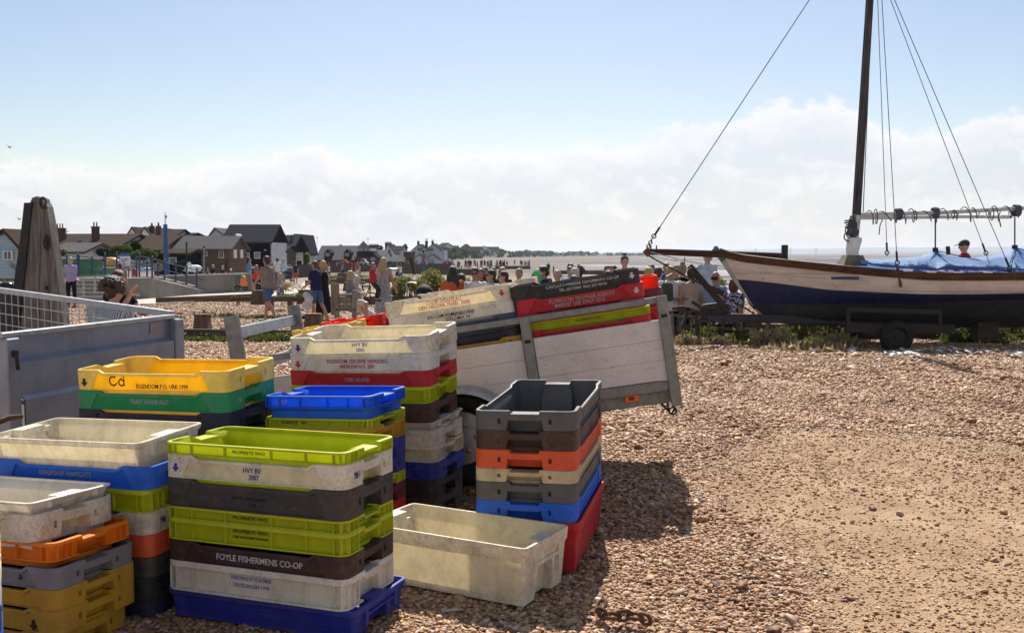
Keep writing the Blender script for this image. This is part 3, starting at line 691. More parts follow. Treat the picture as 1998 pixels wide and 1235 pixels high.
# ---------------------------------------------------------------- white sided tipping trailer behind the stacks
def trailer():
    th=R(8.8); yaw=R(-4.5)
    O=P(1331,790,6.0)
    t=thing('flatbed_trailer','weathered galvanised trailer with scuffed white boards tipped nose down and loaded with crates','trailer')
    Rm=Matrix.Rotation(yaw,4,'Z')@Matrix.Rotation(-th,4,'Y'); Rm.translation=O; t.matrix_world=Rm
    L=2.66; Wd=1.32
    m,nt,b,o=nodes('scuffed_white_board')
    n=noise_tex(nt,5,5,.6); sc=noise_tex(nt,30,4,.7,stretch=(.5,1,2.2),dist=1.5); gr=noise_tex(nt,60,3,.6)
    c=ramp(nt,n,[(.3,(.60,.53,.50)),(.7,(.76,.69,.66))]); c=mixc(nt,ramp(nt,sc,[(.62,(0,0,0)),(.66,(.8,.8,.8))]),c,(.20,.17,.15)); c=mixc(nt,ramp(nt,noise_tex(nt,2.2,6,.75,stretch=(1,1,1.5)),[(.48,(0,0,0)),(.7,(.45,.45,.45))]),c,(.36,.29,.24)); c=mixc(nt,ramp(nt,noise_tex(nt,90,5,.8,stretch=(.12,1,1)),[(.62,(0,0,0)),(.7,(.4,.4,.4))]),c,(.3,.27,.25)); c=mixc(nt,.25,c,ramp(nt,gr,[(.3,(.4,.38,.36)),(.6,(.66,.62,.6))]))
    nt.links.new(c,b.inputs['Base Color']); b.inputs['Roughness'].default_value=.45; bump(nt,b,sc,.1,.003); board=m
    # side boards: two lengths per side, three planks each with fine grooves
    for v in (0,Wd):
        for u0,u1 in ((-L+.05,-.905),(-.835,-.035)):
            b_=MB(); v0,v1=(v+.008,v+.032)
            for k in range(3):
                z0=.165+k*.1225; b_.bbox(u0,u1,v0,v1,z0+.0006,z0+.1225-.0006,.0012)
            b_.build('side_board',board,t)
            b_=MB(); b_.bbox(u0,u1,v-.001,v+.036,.1,.162,.004); b_.build('lower_rail',galv_old,t)
        b_=MB(); b_.bbox(-L,-.03,v+.001,v+.037,.632,.672,.005); b_.build('top_rail',galv_old,t)
        for u,top,w in ((-.03,.677,.066),(-.87,.671,.062),(-1.74,.671,.062),(-L-.03,.95,.088)):
            b_=MB(); z0=0 if u>-.1 else .10
            b_.bbox(u-w/2,u+w/2,v-.018,v-.002,z0,top,.004); b_.bbox(u-w/2,u-w/2+.008,v-.002,v+.03,z0,top-.002,.002); b_.bbox(u+w/2-.008,u+w/2,v-.002,v+.03,z0,top-.002,.002)
            o=b_.build('corner_post' if u in (-.03,-L-.03) else 'side_post',galv_old,t)
            if u in(-.03,-.87):
                b2=MB(); b2.tube([(u-.009,v-.0185,.555 if u>-.1 else .52),(u-.009,v-.021,.555 if u>-.1 else .52)],.011,14); b2.tube([(u+.009,v-.0185,.555 if u>-.1 else .52),(u+.009,v-.021,.555 if u>-.1 else .52)],.011,14)
                b2.build('latch_hole',steel_dark,t)
    # front ladder gate
    b_=MB()
    for z in (.80,.56,.34): b_.bbox(-L-.05,-L-.02,.02,Wd-.0,z,z+.075,.004)
    b_.build('front_gate',galv,t)
    b_=MB(); b_.bbox(-L,-.02,.04,Wd-.01,.135,.158); b_.build('floor',paint('plywood',(.12,.09,.06),.3,.8),t)
    b_=MB(); 
    for v in (.06,Wd-.06): b_.bbox(-L,-.06,v-.02,v+.02,.02,.134,.006)
    for u in (-2.4,-1.6,-.8,-.1): b_.bbox(u-.02,u+.02,.085,Wd-.085,.04,.13,.004)
    b_.bar((-L+.1,.1,.06),(-L-1.1,Wd/2,.04),.06,.08); b_.bar((-L+.1,Wd-.1,.06),(-L-1.1,Wd/2,.04),.06,.08)
    b_.build('chassis',galv_old,t)
    b_=MB(); b_.bbox(-.34,-.25,.028,.039,.055,.100,.006); om,nt,bb,oo=nodes('amber_lens'); bb.inputs['Base Color'].default_value=(.85,.16,.01,1); bb.inputs['Roughness'].default_value=.25
    lo=b_.build('side_marker_lamp',om,t); b_=MB(); b_.bbox(-.312,-.280,.024,.0279,.068,.087,.003); b_.build('lens_centre',paint('brown_lens',(.12,.03,.01),.1,.4),lo)
    b_=MB(); b_.tube([(-.12,.03,.02),(-.09,.0,-.02),(-.07,.02,-.05),(-.05,.0,-.02)],.007,6); b_.torus((-.06,.01,-.03),.022,.006,12,6); b_.torus((-.085,.01,.005),.018,.006,12,6,ax='x'); b_.build('tail_chain',steel_dark,t)
    # wheels with mudguards
    inv=Rm.inverted(); o_=inv@Vector((0,0,CZ)); p_=inv@P(903,853,6.0); k_=(-.14-o_.y)/(p_-o_).y; q_=o_+(p_-o_)*k_
    for v,s in ((-.14,-1),(Wd+.14,1)):
        c=(q_.x,v,q_.z)
        b_=MB(); b_.torus(c,.225,.075,36,10); w=b_.build('tyre',black_rubber,t,40)
        b_=MB(); b_.tube([(c[0],v-.03,c[2]),(c[0],v+.03,c[2])],.165,24); b_.tube([(c[0],v-.05,c[2]),(c[0],v+.05,c[2])],.045,14)
        for k in range(5): a=k*2*math.pi/5; b_.ell((c[0]+.085*math.cos(a),v-.032,c[2]+.085*math.sin(a)),(.014,.01,.014),8,5)
        b_.build('rim',galv,w,40)
        b_=MB(); vs=[];N_=18
        for k in range(N_+1):
            a=math.pi*(1-k/N_); r_=.335
            for q,(dv,dr) in enumerate(((-.115,-.02),(-.10,0),(.10,0),(.115,-.02))): vs.append((c[0]+(r_+dr)*math.cos(a),v+dv,c[2]-.005+(r_+dr)*math.sin(a)*.92))
        vs2=[(x,y,z-.006) for x,y,z in vs]; m0=len(vs)
        fs=[]
        for k in range(N_):
            for q in range(3): i=k*4+q; fs+= [(i,i+1,i+5,i+4),(m0+i,m0+i+4,m0+i+5,m0+i+1)]
            fs+= [(k*4,k*4+4,m0+k*4+4,m0+k*4),(k*4+3,m0+k*4+3,m0+k*4+7,k*4+7)]
        b_.add(vs+vs2,fs); b_.build('mudguard',galv,t,50)
    return t,Rm
TR,TRM=trailer()
def tl(px,py,v):
    """pixel -> trailer u,w at depth v"""
    inv=TRM.inverted(); o=inv@Vector((0,0,CZ)); p=inv@P(px,py,6.0); d=p-o; k=(v-o.y)/d.y; q=o+d*k; return q.x,q.z
GT='crates loaded on the white boarded trailer'
def tcrate(uR,w0,v,H,style,key,label,L=.8,Wc=.42,texts=(),arrows=(),deep=0,rot=0):
    M4=TRM@Matrix.Translation((uR-L/2,v+Wc/2,w0))@Matrix.Rotation(R(rot),4,'Z')
    return crate(M4,L,Wc,H,style,key,label,texts,arrows,group=GT,deep=deep)
def tstack(px,py,v,layers,L=.8):
    u,w=tl(px,py,v)
    for i,(h,style,key,label,kw) in enumerate(layers):
        kw=dict(kw); du=kw.pop('du',0); w-=h; tcrate(u+du,w,v,h-.0015,style,key,label,L=kw.pop('L',L),**kw)
    return w
tstack(994,554.5,.06,[
 (.093,'smooth','white','white crate lettered COOP. VISAFSLAG DEN HELDER-TEXEL 2000 in red, on the trailer',dict(texts=[('COOP. VISAFSLAG',-.03,.56,.033,'red',.85),('DEN HELDER-TEXEL 2000',-.03,.27,.034,'red',.85)],arrows=[(.43,.52,.036,'red')],deep=.06)),
 (.080,'smooth','white2','white crate lettered EIG.CEM.VISMIJNBEDRIJF, second on the trailer',dict(texts=[('EIG.CEM.VISMIJNBEDRIJF',-.0,.54,.033,'black',.85),('STELL.MIJX 94',.05,.18,.030,'black',.85)],du=.01)),
 (.095,'smooth','slate','slate grey crate ending in GATE under the two white trailer crates',dict(texts=[('RAMSGATE',.30-.06,.30,.032,'pale',.9)],du=.02)),
 (.05,'smooth','navy','dark navy crate on the trailer just above a yellow one',dict(du=.03)),
 (.083,'smooth','dyellow','yellow crate with a dark blue arrow, behind the trailer rail',dict(du=.04,arrows=[(.39,.5,.036,'blue')])),
 (.085,'smooth','black','black crate low down inside the trailer, left pile',dict(du=.04)),
 (.125,'smooth','dgrey','dark grey crate on the trailer floor, left pile',dict(du=.04))])
tstack(1246,522,.05,[
 (.088,'smooth','black','scratched black crate lettered CASTLETOWNBERE FISHERMANS CO-OP, highest on the trailer',dict(texts=[('CASTLETOWNBERE FISHERMANS CO-OP',.06,.58,.027,'white',.92),('TEL: 027-70045  FAX: 027-70194',.06,.24,.024,'white',.9)],arrows=[(.44,.55,.036,'white')],deep=.06)),
 (.090,'smooth','red','red crate lettered PLYMOUTH TRAWLER AGENTS MARKET USE ONLY 2013',dict(texts=[('PLYMOUTH TRAWLER AGENTS',.02,.56,.034,'pale',.85),('MARKET USE ONLY 2013',.0,.22,.033,'pale',.85)],arrows=[(.44,.5,.036,'white')],du=.015)),
 (.058,'smooth','red','plain red crate under the PLYMOUTH one',dict(du=.005)),
 (.052,'ribbed','lime','lime green ribbed crate behind the trailer rail',dict(texts=[('PROPRIETE VIVO',.02,.42,.018,'black',1.15)],du=.035)),
 (.09,'smooth','red','red crate under the lime one on the trailer',dict(du=.03)),
 (.09,'smooth','maroon','maroon crate low in the trailer, right pile',dict(du=.03)),
 (.11,'smooth','red','red crate on the trailer floor, right pile',dict(du=.03))])
tstack(1283,536,.62,[
 (.085,'ribbed','vermilion','glowing bright red crate at the back of the trailer',dict(deep=.05)),
 (.115,'smooth','maroon','maroon crate under the bright red one at the back of the trailer',dict(du=.02)),
 (.09,'smooth','red','red crate below the maroon one, back row of the trailer',dict(du=.035)),
 (.11,'smooth','maroon','dark maroon crate near the trailer floor, back row',dict(du=.05)),
 (.2,'tub','red','deep red tub on the trailer floor, back row',dict(du=.05))],L=.78)
tstack(1042,541,.55,[
 (.10,'smooth','white','white crate peeping out behind the COOP. VISAFSLAG crate, back row of the trailer',dict(deep=.05,arrows=[(-.06,.3,.036,'blue')])),
 (.10,'smooth','white2','second white crate of the back row on the trailer',{}),
 (.1,'smooth','grey','grey crate in the back row of the trailer',{}),
 (.28,'tub','white2','deep white tub on the trailer floor, back row',{})],L=.78)
tstack(742,612,.46,[
 (.075,'smooth','vermilion','orange red crate lettered VLAAMSE, far left of the trailer load',dict(texts=[('VLAAMSE',.22,.55,.028,'black',.85)],deep=.04)),
 (.09,'smooth','red','red crate under the VLAAMSE one on the trailer',dict(du=-.01)),
 (.2,'tub','orange','orange tub on the trailer floor, far left',{})],L=.42)
tstack(686,628,.04,[
 (.08,'smooth','yellow','yellow crate at the front left end of the trailer load',dict(deep=.04)),
 (.25,'tub','dyellow','deep yellow tub on the trailer floor behind the ladder gate',{})],L=.40)
# ---------------------------------------------------------------- grey caged trailer at the left
def cage_trailer():
    A=P(14,648,6.1); B=P(338,613,7.6); A=Vector((A.x,A.y,A.z)); B=Vector((B.x,B.y,B.z))
    t=thing('caged_trailer','galvanised grey trailer with a wire mesh side at the left edge','trailer',(A.x,A.y,0))
    d=(B-A); L=d.length; X=d.normalized(); Yv=Vector((-X.y,X.x,0)).normalized(); Z=X.cross(Yv).normalized()
    M_=Matrix((X,Yv,Z)).transposed().to_4x4(); M_.translation=A
    gm=paint('grey_blue_galvanised',(.27,.30,.37),.22,.38,5,.06,metal=.35,fine=120)
    def mk(): b=MB(); b.M=M_; return b
    b=mk(); b.bbox(-.06,L,-.02,.03,-.035,.0,.005); b.build('top_rail',galv,t,world=True)
    H=.80
    b=mk()  # pressed side: steps with a shelf
    prof=[(-.036,.0),(-.17,.0),(-.195,-.045),(-.205,-.045),(-.40,-.045),(-.425,-.075),(-.62,-.075),(-.65,-.03),(-H,-.03)]
    vs=[];fs=[]
    for x in (.05,L-.05):
        for z,y in prof: vs.append((x,y+.005-.0,z))
    for x in (.05,L-.05):
        for z,y in prof: vs.append((x,y+.017,z))
    n=len(prof)
    for i in range(n-1): fs+= [(i,i+1,n+i+1,n+i),(2*n+i,3*n+i,3*n+i+1,2*n+i+1)]
    b.add(vs,fs); b.build('side_panel',gm,t,world=True)
    for x0 in (-.06,L-.045):
        b=mk(); b.bbox(x0,x0+.10,-.055,.03,-H,-.036,.006); b.build('corner_post',gm,t,world=True)
    b=mk(); b.tube([(-.01,-.075,-.13),(-.01,-.056,-.13)],.022,14); b.tube([(-.01,-.075,-.13),(-.01,-.085,-.23)],.012,8); b.build('latch',steel_dark,t,world=True)
    b=mk(); b.box(L-.27,L-.14,-.0035,.001,-.13,-.05); 
    b.build('rating_plate',paint('faded_plate',(.34,.25,.27),.2,.5,60),t,world=True)
    # far side with mesh, from the far corner back to the left
    C1=B.copy(); D1=P(-60,558,9.3); 
    d2=D1-C1; L2=d2.length; X2=d2.normalized()
    b=MB(); b.bar(C1+Vector((0,0,.0)),D1,.045,.045); b.build('mesh_frame',galv,t,world=True)
    b=MB(); hgt=.42
    nb=int(L2/.105)
    for k in range(1,nb+1):
        p=C1+X2*(L2*k/(nb+1)); b.tube([p+Vector((0,0,-.02)),p+Vector((0,0,-hgt))],.0035,5)
    for k in range(1,5):
        b.tube([C1+Vector((0,0,-.02-.095*k)),D1+Vector((0,0,-.02-.095*k))],.0035,5)
    b.build('wire_mesh',galv,t,world=True)
    for f in (.36,): 
        p=C1+X2*L2*f; b=MB(); b.bar(p+Vector((0,0,-.022)),p+Vector((0,0,-hgt-.3)),.04,.03); b.build('mesh_post',galv,t,world=True)
    b=MB(); lo=Vector((0,0,-hgt-.02)); 
    q=[C1+lo,D1+lo,D1+lo+Vector((0,0,-.38)),C1+lo+Vector((0,0,-.38))]; off=Vector((.0,.02,0))
    b.add([*q,*[p+off for p in q]],[(0,1,2,3),(7,6,5,4),(0,4,5,1),(2,6,7,3),(1,5,6,2),(0,3,7,4)]); b.build('far_side_panel',gm,t,world=True)
    # near left side going back from A and the floor
    E1=A+(D1-C1)*.9
    b=MB(); q=[A+Vector((-.06,0,-.06)),E1+Vector((0,0,-.06)),E1+Vector((0,0,-.78)),A+Vector((-.06,0,-.78))]; b.add([*q,*[p+Vector((.012,.01,0)) for p in q]],[(0,1,2,3),(7,6,5,4),(0,4,5,1),(2,6,7,3),(1,5,6,2),(0,3,7,4)]); b.build('end_panel',gm,t,world=True)
    b=MB(); zf=-.76; q=[A+Vector((0,0,zf)),B+Vector((0,0,zf)),D1+Vector((0,0,zf)),E1+Vector((0,0,zf))]; b.add([*q,*[p+Vector((0,0,-.03)) for p in q]],[(0,1,2,3),(7,6,5,4),(0,4,5,1),(1,5,6,2),(2,6,7,3),(3,7,4,0)]); b.build('floor',steel_dark,t,world=True)
    c=(A+B)/2; c.z=.27
    for q in (c+(D1-C1)*.15+Vector((.05,0,0)),):
        b=MB(); b.torus((q.x,q.y,.27),.2,.07,24,8,ax='x'); b.build('tyre',black_rubber,t,40,world=True)
    b=MB(); b.M=Matrix.Identity(4); p0=P(-10,826,5.2); p1=P(44,812,5.3); b.tube([p0,(p0+p1)/2+Vector((0,0,.01)),p1],[.016,.017,.012],8)
    o=b.build('driftwood_stick',woodm('stick_wood',(.2,.13,.09),(.1,.06,.04)),None,40); tag(o,'thin brown wooden stick resting on the left crates beside the grey trailer','stick')
cage_trailer()
# ---------------------------------------------------------------- the sailing boat on its trailer
BY=16.75 # centreline distance
def boat():
    x0=PX(1398,BY); t=thing('sailing_boat','old wooden sailing boat with cream topsides and navy hull resting on a beach trailer','boat',(x0+3,BY,-.1))
    L=6.9; N_=44
    # sheer, white/blue boundary, blue/green boundary and keel by image rows of the near side
    def zz(px,py,half): return PZ(py,BY-half)
    pxs=[1398,1440,1500,1600,1700,1800,1900,1998,2240]
    half=[.0,.16,.38,.66,.85,.96,1.0,1.0,.72]
    sheer=[487,497,504,514,524,532,533,532,526]; wb=[545,547,553,565,570,574,574,572,566]; bg_=[590,592,594,594,593,592,588,585,580]; keel=[600,628,634,636,638,640,641,641,636]
    hullw=[];
    rows=[]
    for i in range(N_+1):
        f=i/N_; px=1398+(2240-1398)*f**1.15
        h=float(np.interp(px,pxs,half)); 
        zs=PZ(float(np.interp(px,pxs,sheer)),BY-h); zw=PZ(float(np.interp(px,pxs,wb)),BY-h*.93); zb=PZ(float(np.interp(px,pxs,bg_)),BY-h*.8); zk=PZ(float(np.interp(px,pxs,keel)),BY-h*.2)
        X=PX(px,BY-h*.9) ; s=[]
        # raked stem: lower rows start further aft
        for kz,(z,w) in enumerate(((zs-.085,1.0),((zs-.085+zw)/2,.985),(zw,.94),((zw+zb)/2,.88),(zb,.76),((zb*.55+zk*.45),.58),((zb*.25+zk*.75),.30),(zk+.06,.06),(zk,.03))):
            rake=(zs-z)*.62*max(0,1-f*2.2)
            s.append((X+rake,h*w,z))
        rows.append(s)
    b=MB(); m=len(rows[0]); vs=[]
    for s in rows:
        for side in (-1,1):
            for (x,w,z) in s: vs.append((x,BY+side*w,z))
    fs=[];mi=[]
    for i in range(N_):
        for sd_ in (0,1):
            for k in range(m-1):
                a=i*2*m+sd_*m+k; fs.append((a,a+2*m,a+2*m+1,a+1)); mi.append(0 if k<2 else (1 if k<4 else 2))
        a=i*2*m+m-1; fs.append((a,a+2*m,a+3*m,a+m)); mi.append(2)
    a=N_*2*m; fs.append(tuple([a+k for k in range(m)]+[a+2*m-1-k for k in range(m)])); mi.append(0)
    fs.append(tuple([k for k in range(m)]+[2*m-1-k for k in range(m)])); mi.append(0)
    b.v=vs;b.f=fs;b.m=mi
    cream=paint('cream_boat_paint',(.62,.55,.50),.16,.5,4,.12,dark=(.42,.36,.32),stretch=(.6,1,2),fine=30)
    navy=paint('navy_boat_paint',(.013,.021,.085),.4,.5,5,.1); green=paint('antifouling',(.035,.045,.05),.6,.8,4,.3,dark=(.02,.02,.03))
    for mm,dk_ in ((cream,(.20,.13,.09)),(navy,(.10,.10,.14))):
        nt=mm.node_tree; bs=[x for x in nt.nodes if x.type=='BSDF_PRINCIPLED'][0]; src=bs.inputs['Base Color'].links[0].from_socket
        w=nn(nt,'TexWave',Scale=1.15,Distortion=.15); w.bands_direction='Z'; w.wave_profile='SAW'; gp=nn(nt,'NewGeometry'); nt.links.new(gp.outputs['Position'],w.inputs['Vector'])
        seam=ramp(nt,w.outputs[1],[(.0,(.6,.6,.6)),(.03,(0,0,0)),(.97,(0,0,0)),(1,(.6,.6,.6))]); chips=ramp(nt,noise_tex(nt,5,8,.85,stretch=(.8,1,1.6)),[(.62,(0,0,0)),(.645,(.8,.8,.8))]); runs=ramp(nt,noise_tex(nt,9,4,.7,stretch=(1.6,1,.12)),[(.60,(0,0,0)),(.75,(.35,.35,.35))])
        c_=mixc(nt,seam,src,tuple(x*.4 for x in dk_)); c_=mixc(nt,chips,c_,dk_); c_=mixc(nt,runs,c_,dk_); nt.links.new(c_,bs.inputs['Base Color'])
    b.build('hull',[cream,navy,green],t,50,world=True)
    # rubbing strake and rail along both sides
    wd=woodm('boat_rail_wood',(.13,.06,.03),(.05,.025,.015),'x')
    for side in (-1,1):
        b=MB(); vs=[]; ff=[]
        for s in rows:
            x,w,z=s[0]; y=BY+side*w
            for (dy,dz) in ((.03,-.035),(.045,.03),(.03,.085),(-.05,.085),(-.05,-.03)): vs.append((x-.0,y+side*dy,z+dz))
        for i in range(N_):
            for k in range(5): k2=(k+1)%5; a=i*5; ff.append((a+k,a+k2,a+5+k2,a+5+k))
        ff+= [(0,1,2,3,4),tuple(N_*5+4-k for k in range(5))]
        b.add(vs,ff); b.build('gunwale',wd,t,40,world=True)
    # deck
    b=MB(); vs=[];ff=[]
    for i,s in enumerate(rows):
        x,w,z=s[0]
        for q in (-.96,-.5,0,.5,.96): vs.append((x,BY+q*w,z+.06+.05*(1-q*q)))
    for i in range(N_):
        for k in range(4): a=i*5+k; ff.append((a,a+1,a+6,a+5))
    b.add(vs,ff); b.build('deck',paint('deck_canvas',(.22,.19,.15),.3,.8,6,.3),t,50,world=True)
    # stem head, bow post
    b=MB(); p=P(1398,487,BY); q=P(1446,560,BY); b.bar(p+Vector((-.03,0,.03)),q+Vector((0,0,-.0)),.05,.09); b.bar(q,P(1502,632,BY),.05,.09); st_=b.build('stem',paint('stem_paint',(.4,.4,.33),.4,.7,8),t,world=True)
    b=MB(); b.bar(P(1394,484,BY),P(1412,508,BY),.06,.10); b.torus(P(1397,485,BY),.035,.01,12,6); b.build('stem_fitting',paint('green_paint',(.05,.14,.11),.3,.6),t,world=True)
    bw=woodm('dark_spar_wood',(.085,.045,.035),(.03,.018,.015),'x')
    b=MB(); b.tube([P(1262,491,BY),P(1300,492,BY),P(1400,496,BY),P(1530,501,BY)],[.05,.055,.062,.066],10); bs=b.build('bowsprit',bw,t,50,world=True)
    b=MB(); b.tube([P(1259,487,BY),P(1268,497,BY)],.062,10); 
    for px in (1270,1281): b.tube([P(px,489,BY),P(px,479,BY)],.012,6)
    b.build('bowsprit_iron',rust,bs,40,world=True)
    b=MB(); c=P(1531,490,BY); b.bbox(c.x-.045,c.x+.045,BY-.05,BY+.05,PZ(512,BY),PZ(478,BY),.008); b.build('samson_post',steel_dark,t,world=True)
    # mast
    my=BY
    mw=woodm('mast_wood',(.10,.08,.08),(.035,.033,.045),'z')
    b=MB(); top=P(1697,0,my); base=P(1670,470,my); d=(top-base); 
    b.tube([P(1663,505,my),P(1666,468,my),P(1671,420,my)],[.085,.078,.074],14); b.build('mast_foot',paint('mast_white',(.62,.6,.55),.3,.6),t,50,world=True)
    b=MB(); p0=P(1671,421,my); b.tube([p0,p0.lerp(top,.5),top,top+(top-p0)*.35],[.072,.068,.062,.05],14); b.build('mast',mw,t,50,world=True)
    b=MB(); b.tube([P(1664,503,my),P(1663,490,my),P(1667,468,my),P(1667,464,my)],[.10,.105,.125,.12],18); b.build('mast_coat',paint('white_canvas',(.72,.7,.68),.15,.7,8,.3),t,50,world=True)
    b=MB(); c=P(1662,505,my); b.add([(c.x-.2,my-.2,c.z-.12),(c.x+.2,my-.2,c.z-.12),(c.x+.2,my+.2,c.z-.12),(c.x-.2,my+.2,c.z-.12),(c.x-.12,my-.12,c.z+.06),(c.x+.15,my-.12,c.z+.06),(c.x+.15,my+.12,c.z+.06),(c.x-.12,my+.12,c.z+.06)],[(0,3,2,1),(4,5,6,7),(0,1,5,4),(1,2,6,5),(2,3,7,6),(3,0,4,7)]); b.build('mast_step',paint('mast_step_stone',(.2,.17,.13),.3,.8),t,world=True)
    # boom and gaff lashed with rope
    bp=paint('spar_white',(.6,.58,.56),.25,.6,10,.2)
    b=MB(); b.tube([P(1676,419,my),P(1840,415,my),P(2003,406,my),P(2160,400,my)],.036,10); b.build('boom',bp,t,50,world=True)
    b=MB(); b.tube([P(1676,426,my),P(1900,423,my),P(1966,424,my)],.028,10); b.tube([P(1955,423,my),P(1974,423,my)],.03,8); b.build('gaff',bp,t,50,world=True)
    rp=paint('tarred_rope',(.10,.105,.12),.3,.9,60,.5)
    b=MB(); pts=[]; rr=random.Random(3)
    for k in range(300):
        f=k/299; px=1690+f*300+5*math.sin(f*50); a=f*2*math.pi*19+1.6*math.sin(f*23); c=P(px,424-.030*(px-1690)*1.0+ (0 if px<1960 else 0),my); amp=.10+.03*math.sin(f*31)
        pts.append(c+Vector((0,math.cos(a)*.075,math.sin(a)*amp)))
    b.tube(pts,.0085,6)
    for px in (1752,1824,1983):
        for k in range(5): b.torus(P(px+k*2.2-4,420-.03*(px-1690),my),.085+.01*rr.random(),.011,14,6,ax='x',sz=1)
    b.tube([P(1724,424,my),P(1717,440,my),P(1715,458,my)],.009,6); b.tube([P(1948,422,my),P(1950,430,my),P(1953,443,my)],.01,6)
    b.build('lashing_rope',rp,t,60,world=True)
    b=MB()
    for k in range(26):
        a=k*1.7; px=1662+5*math.sin(a*1.3)+ (k%5)*1.0; py=428+k*1.35; b.torus(P(px-1,py,my-.06),.05+.03*rr.random(),.012,12,5,ax='xyz'[k%3])
    for k in range(8): b.ell(P(1657+rr.random()*14,444+rr.random()*12,my-.09),(.05,.04,.05),8,6)
    b.build('halyard_coils',rp,t,60,world=True)
    # canvas cover: ridge with two tented peaks
    cv=nodes('blue_canvas'); m_,nt,bb,oo=cv
    n=noise_tex(nt,3,5,.6); n2=noise_tex(nt,1.6,5,.75,dist=1.6,stretch=(1,1,1.7)); c=ramp(nt,n,[(.3,S(78,124,186)),(.7,S(128,168,216))])
    nt.links.new(c,bb.inputs['Base Color']); bb.inputs['Roughness'].default_value=.6; bump(nt,bb,n2,.4,.06)
    tr_=nn(nt,'BsdfTranslucent'); nt.links.new(c,tr_.inputs[0]); ms=nn(nt,'MixShader'); ms.inputs[0].default_value=.4; nt.links.new(bb.outputs[0],ms.inputs[1]); nt.links.new(tr_.outputs[0],ms.inputs[2]); nt.links.new(ms.outputs[0],oo.inputs[0])
    dk=paint('dark_blue_canvas',S(20,42,120),.3,.6,4,.4)
    ridge=[(1680,507),(1720,506),(1770,504),(1806,499),(1822,490),(1829,490),(1848,499),(1880,503),(1915,503),(1945,499),(1968,489),(1977,484),(1986,484),(2005,492),(2060,504),(2200,512)]
    low=[(1678,514),(1720,521),(1770,527),(1806,530),(1822,530.5),(1829,530.5),(1848,531),(1880,531.5),(1915,532),(1945,532),(1968,532),(1977,532),(1986,532),(2005,531.5),(2060,530),(2200,526)]
    b=MB(); vs=[];ff=[]; nr=9
    for (px,py),(lx,ly) in zip(ridge,low):
        hw=float(np.interp(px,pxs,half))*.985
        top=P(px,py,BY); lo=P(lx,ly,BY-hw)
        rise=top.z-lo.z
        for k in range(-nr,nr+1):
            f=abs(k)/nr; z=lo.z+rise*(1-f)**1.25 if rise>0.3 else lo.z+rise*(1-f**1.6)
            z+=.012*math.sin(px*.21+k*1.3)*(f>.1)
            vs.append((top.x+(lo.x-top.x)*f*(1 if k<0 else .9), BY+hw*k/nr, z))
    w_=2*nr+1
    for i in range(len(ridge)-1):
        for k in range(w_-1): a=i*w_+k; ff.append((a,a+1,a+w_+1,a+w_))
    b.add(vs,ff,0)
    for i,f in enumerate(ff):
        k=i%(w_-1)
        if k<2 : b.m[i]=1
    o=b.build('canvas_cover',[m_,dk],t,80,world=True)
    for px,ty,cy in ((1825,428,489),(1980,424,484)):
        b=MB(); p=P(px,cy,my); b.tube([p+Vector((0,0,-.03)),p+Vector((0,0,.05))],.045,12); b.tube([P(px,ty,my),p],.013,6); b.build('cover_hanger',paint('dark_navy_rope',(.03,.035,.06),.2,.8),t,40,world=True)
        b=MB(); 
        for s_,dx in ((-1,1.15),(-1,-.5)):
            b.tube([p+Vector((0,-.03,0)),Vector((p.x+dx*.75,BY-.60,p.z-.28+.03))],.008,5)
        b.build('cover_seam',dk,t,world=True)
    wire=paint('rigging_wire',(.10,.10,.12),.2,.5,30,0,metal=.3)
    def stay(name,p,q,r=.006,sh=True):
        b=MB(); b.tube([p,q],r,6); o=b.build(name,wire,t,world=True)
        if sh:
            b=MB(); d=(p-q).normalized(); b.torus(q+d*.06,.035,.010,12,6,ax='y'); b.tube([q+d*.10,q+d*.24],.018,8); b.build('shackle',steel_dark,o,50,world=True)
    yn=BY-.82; yf=BY+.8
    stay('forestay',P(1590,-16,BY),P(1272,467,BY),.008)
    stay('shroud',P(1720,-12,yn),P(1751,520,yn)); stay('shroud',P(1712,-12,yf),P(1731,500,yf))
    stay('shroud',P(1740,-12,yn),P(1973,530,BY-.9)); stay('shroud',P(1733,-12,yf),P(1926,500,BY+.75))
    stay('halyard',P(1702,-10,BY+.1),P(1684,418,BY+.1),.008,False); stay('halyard',P(1694,-10,BY-.08),P(1664,436,BY-.1),.006,False)
    b=MB(); p=P(1751,522,yn-.03); b.bar(p,P(1758,560,BY-.93),.04,.02); b.build('chainplate',rust,t,world=True)
    b=MB(); q=[P(1272,467,BY),P(1268,476,BY),P(1263,484,BY)]
    for k in range(5): b.torus(P(1271-k*2,470+k*3.6,BY),.03,.009,10,5,ax='xyz'[(k%2)*1])
    b.build('forestay_chain',rust,t,50,world=True)
    # bobstay chain and mooring ropes
    b=MB(); b.tube([P(1262,497,BY),P(1292,514,BY),P(1420,582,BY-.02),P(1472,612,BY)],.014,6); b.build('bobstay',steel_dark,t,world=True)
    b=MB(); b.tube([P(1270,492,BY-.07),P(1340,510,BY-.35),P(1440,525,BY-.55),P(1560,540,BY-.72),P(1618,544,BY-.86)],.009,6); b.tube([P(1270,500,BY-.07),P(1330,511,BY-.3)],.006,5); b.build('bow_rope',paint('pale_rope',(.42,.38,.36),.2,.9,50,.4),t,world=True)
    b=MB(); b.tube([P(1622,543,BY-.86),P(1676,544,BY-.93)],.02,8); b.tube([P(1620,541,BY-.88),P(1678,540,BY-.95)],.007,5); b.build('mooring_cleat',paint('cleat_blue',(.06,.09,.16),.3,.6),t,50,world=True)
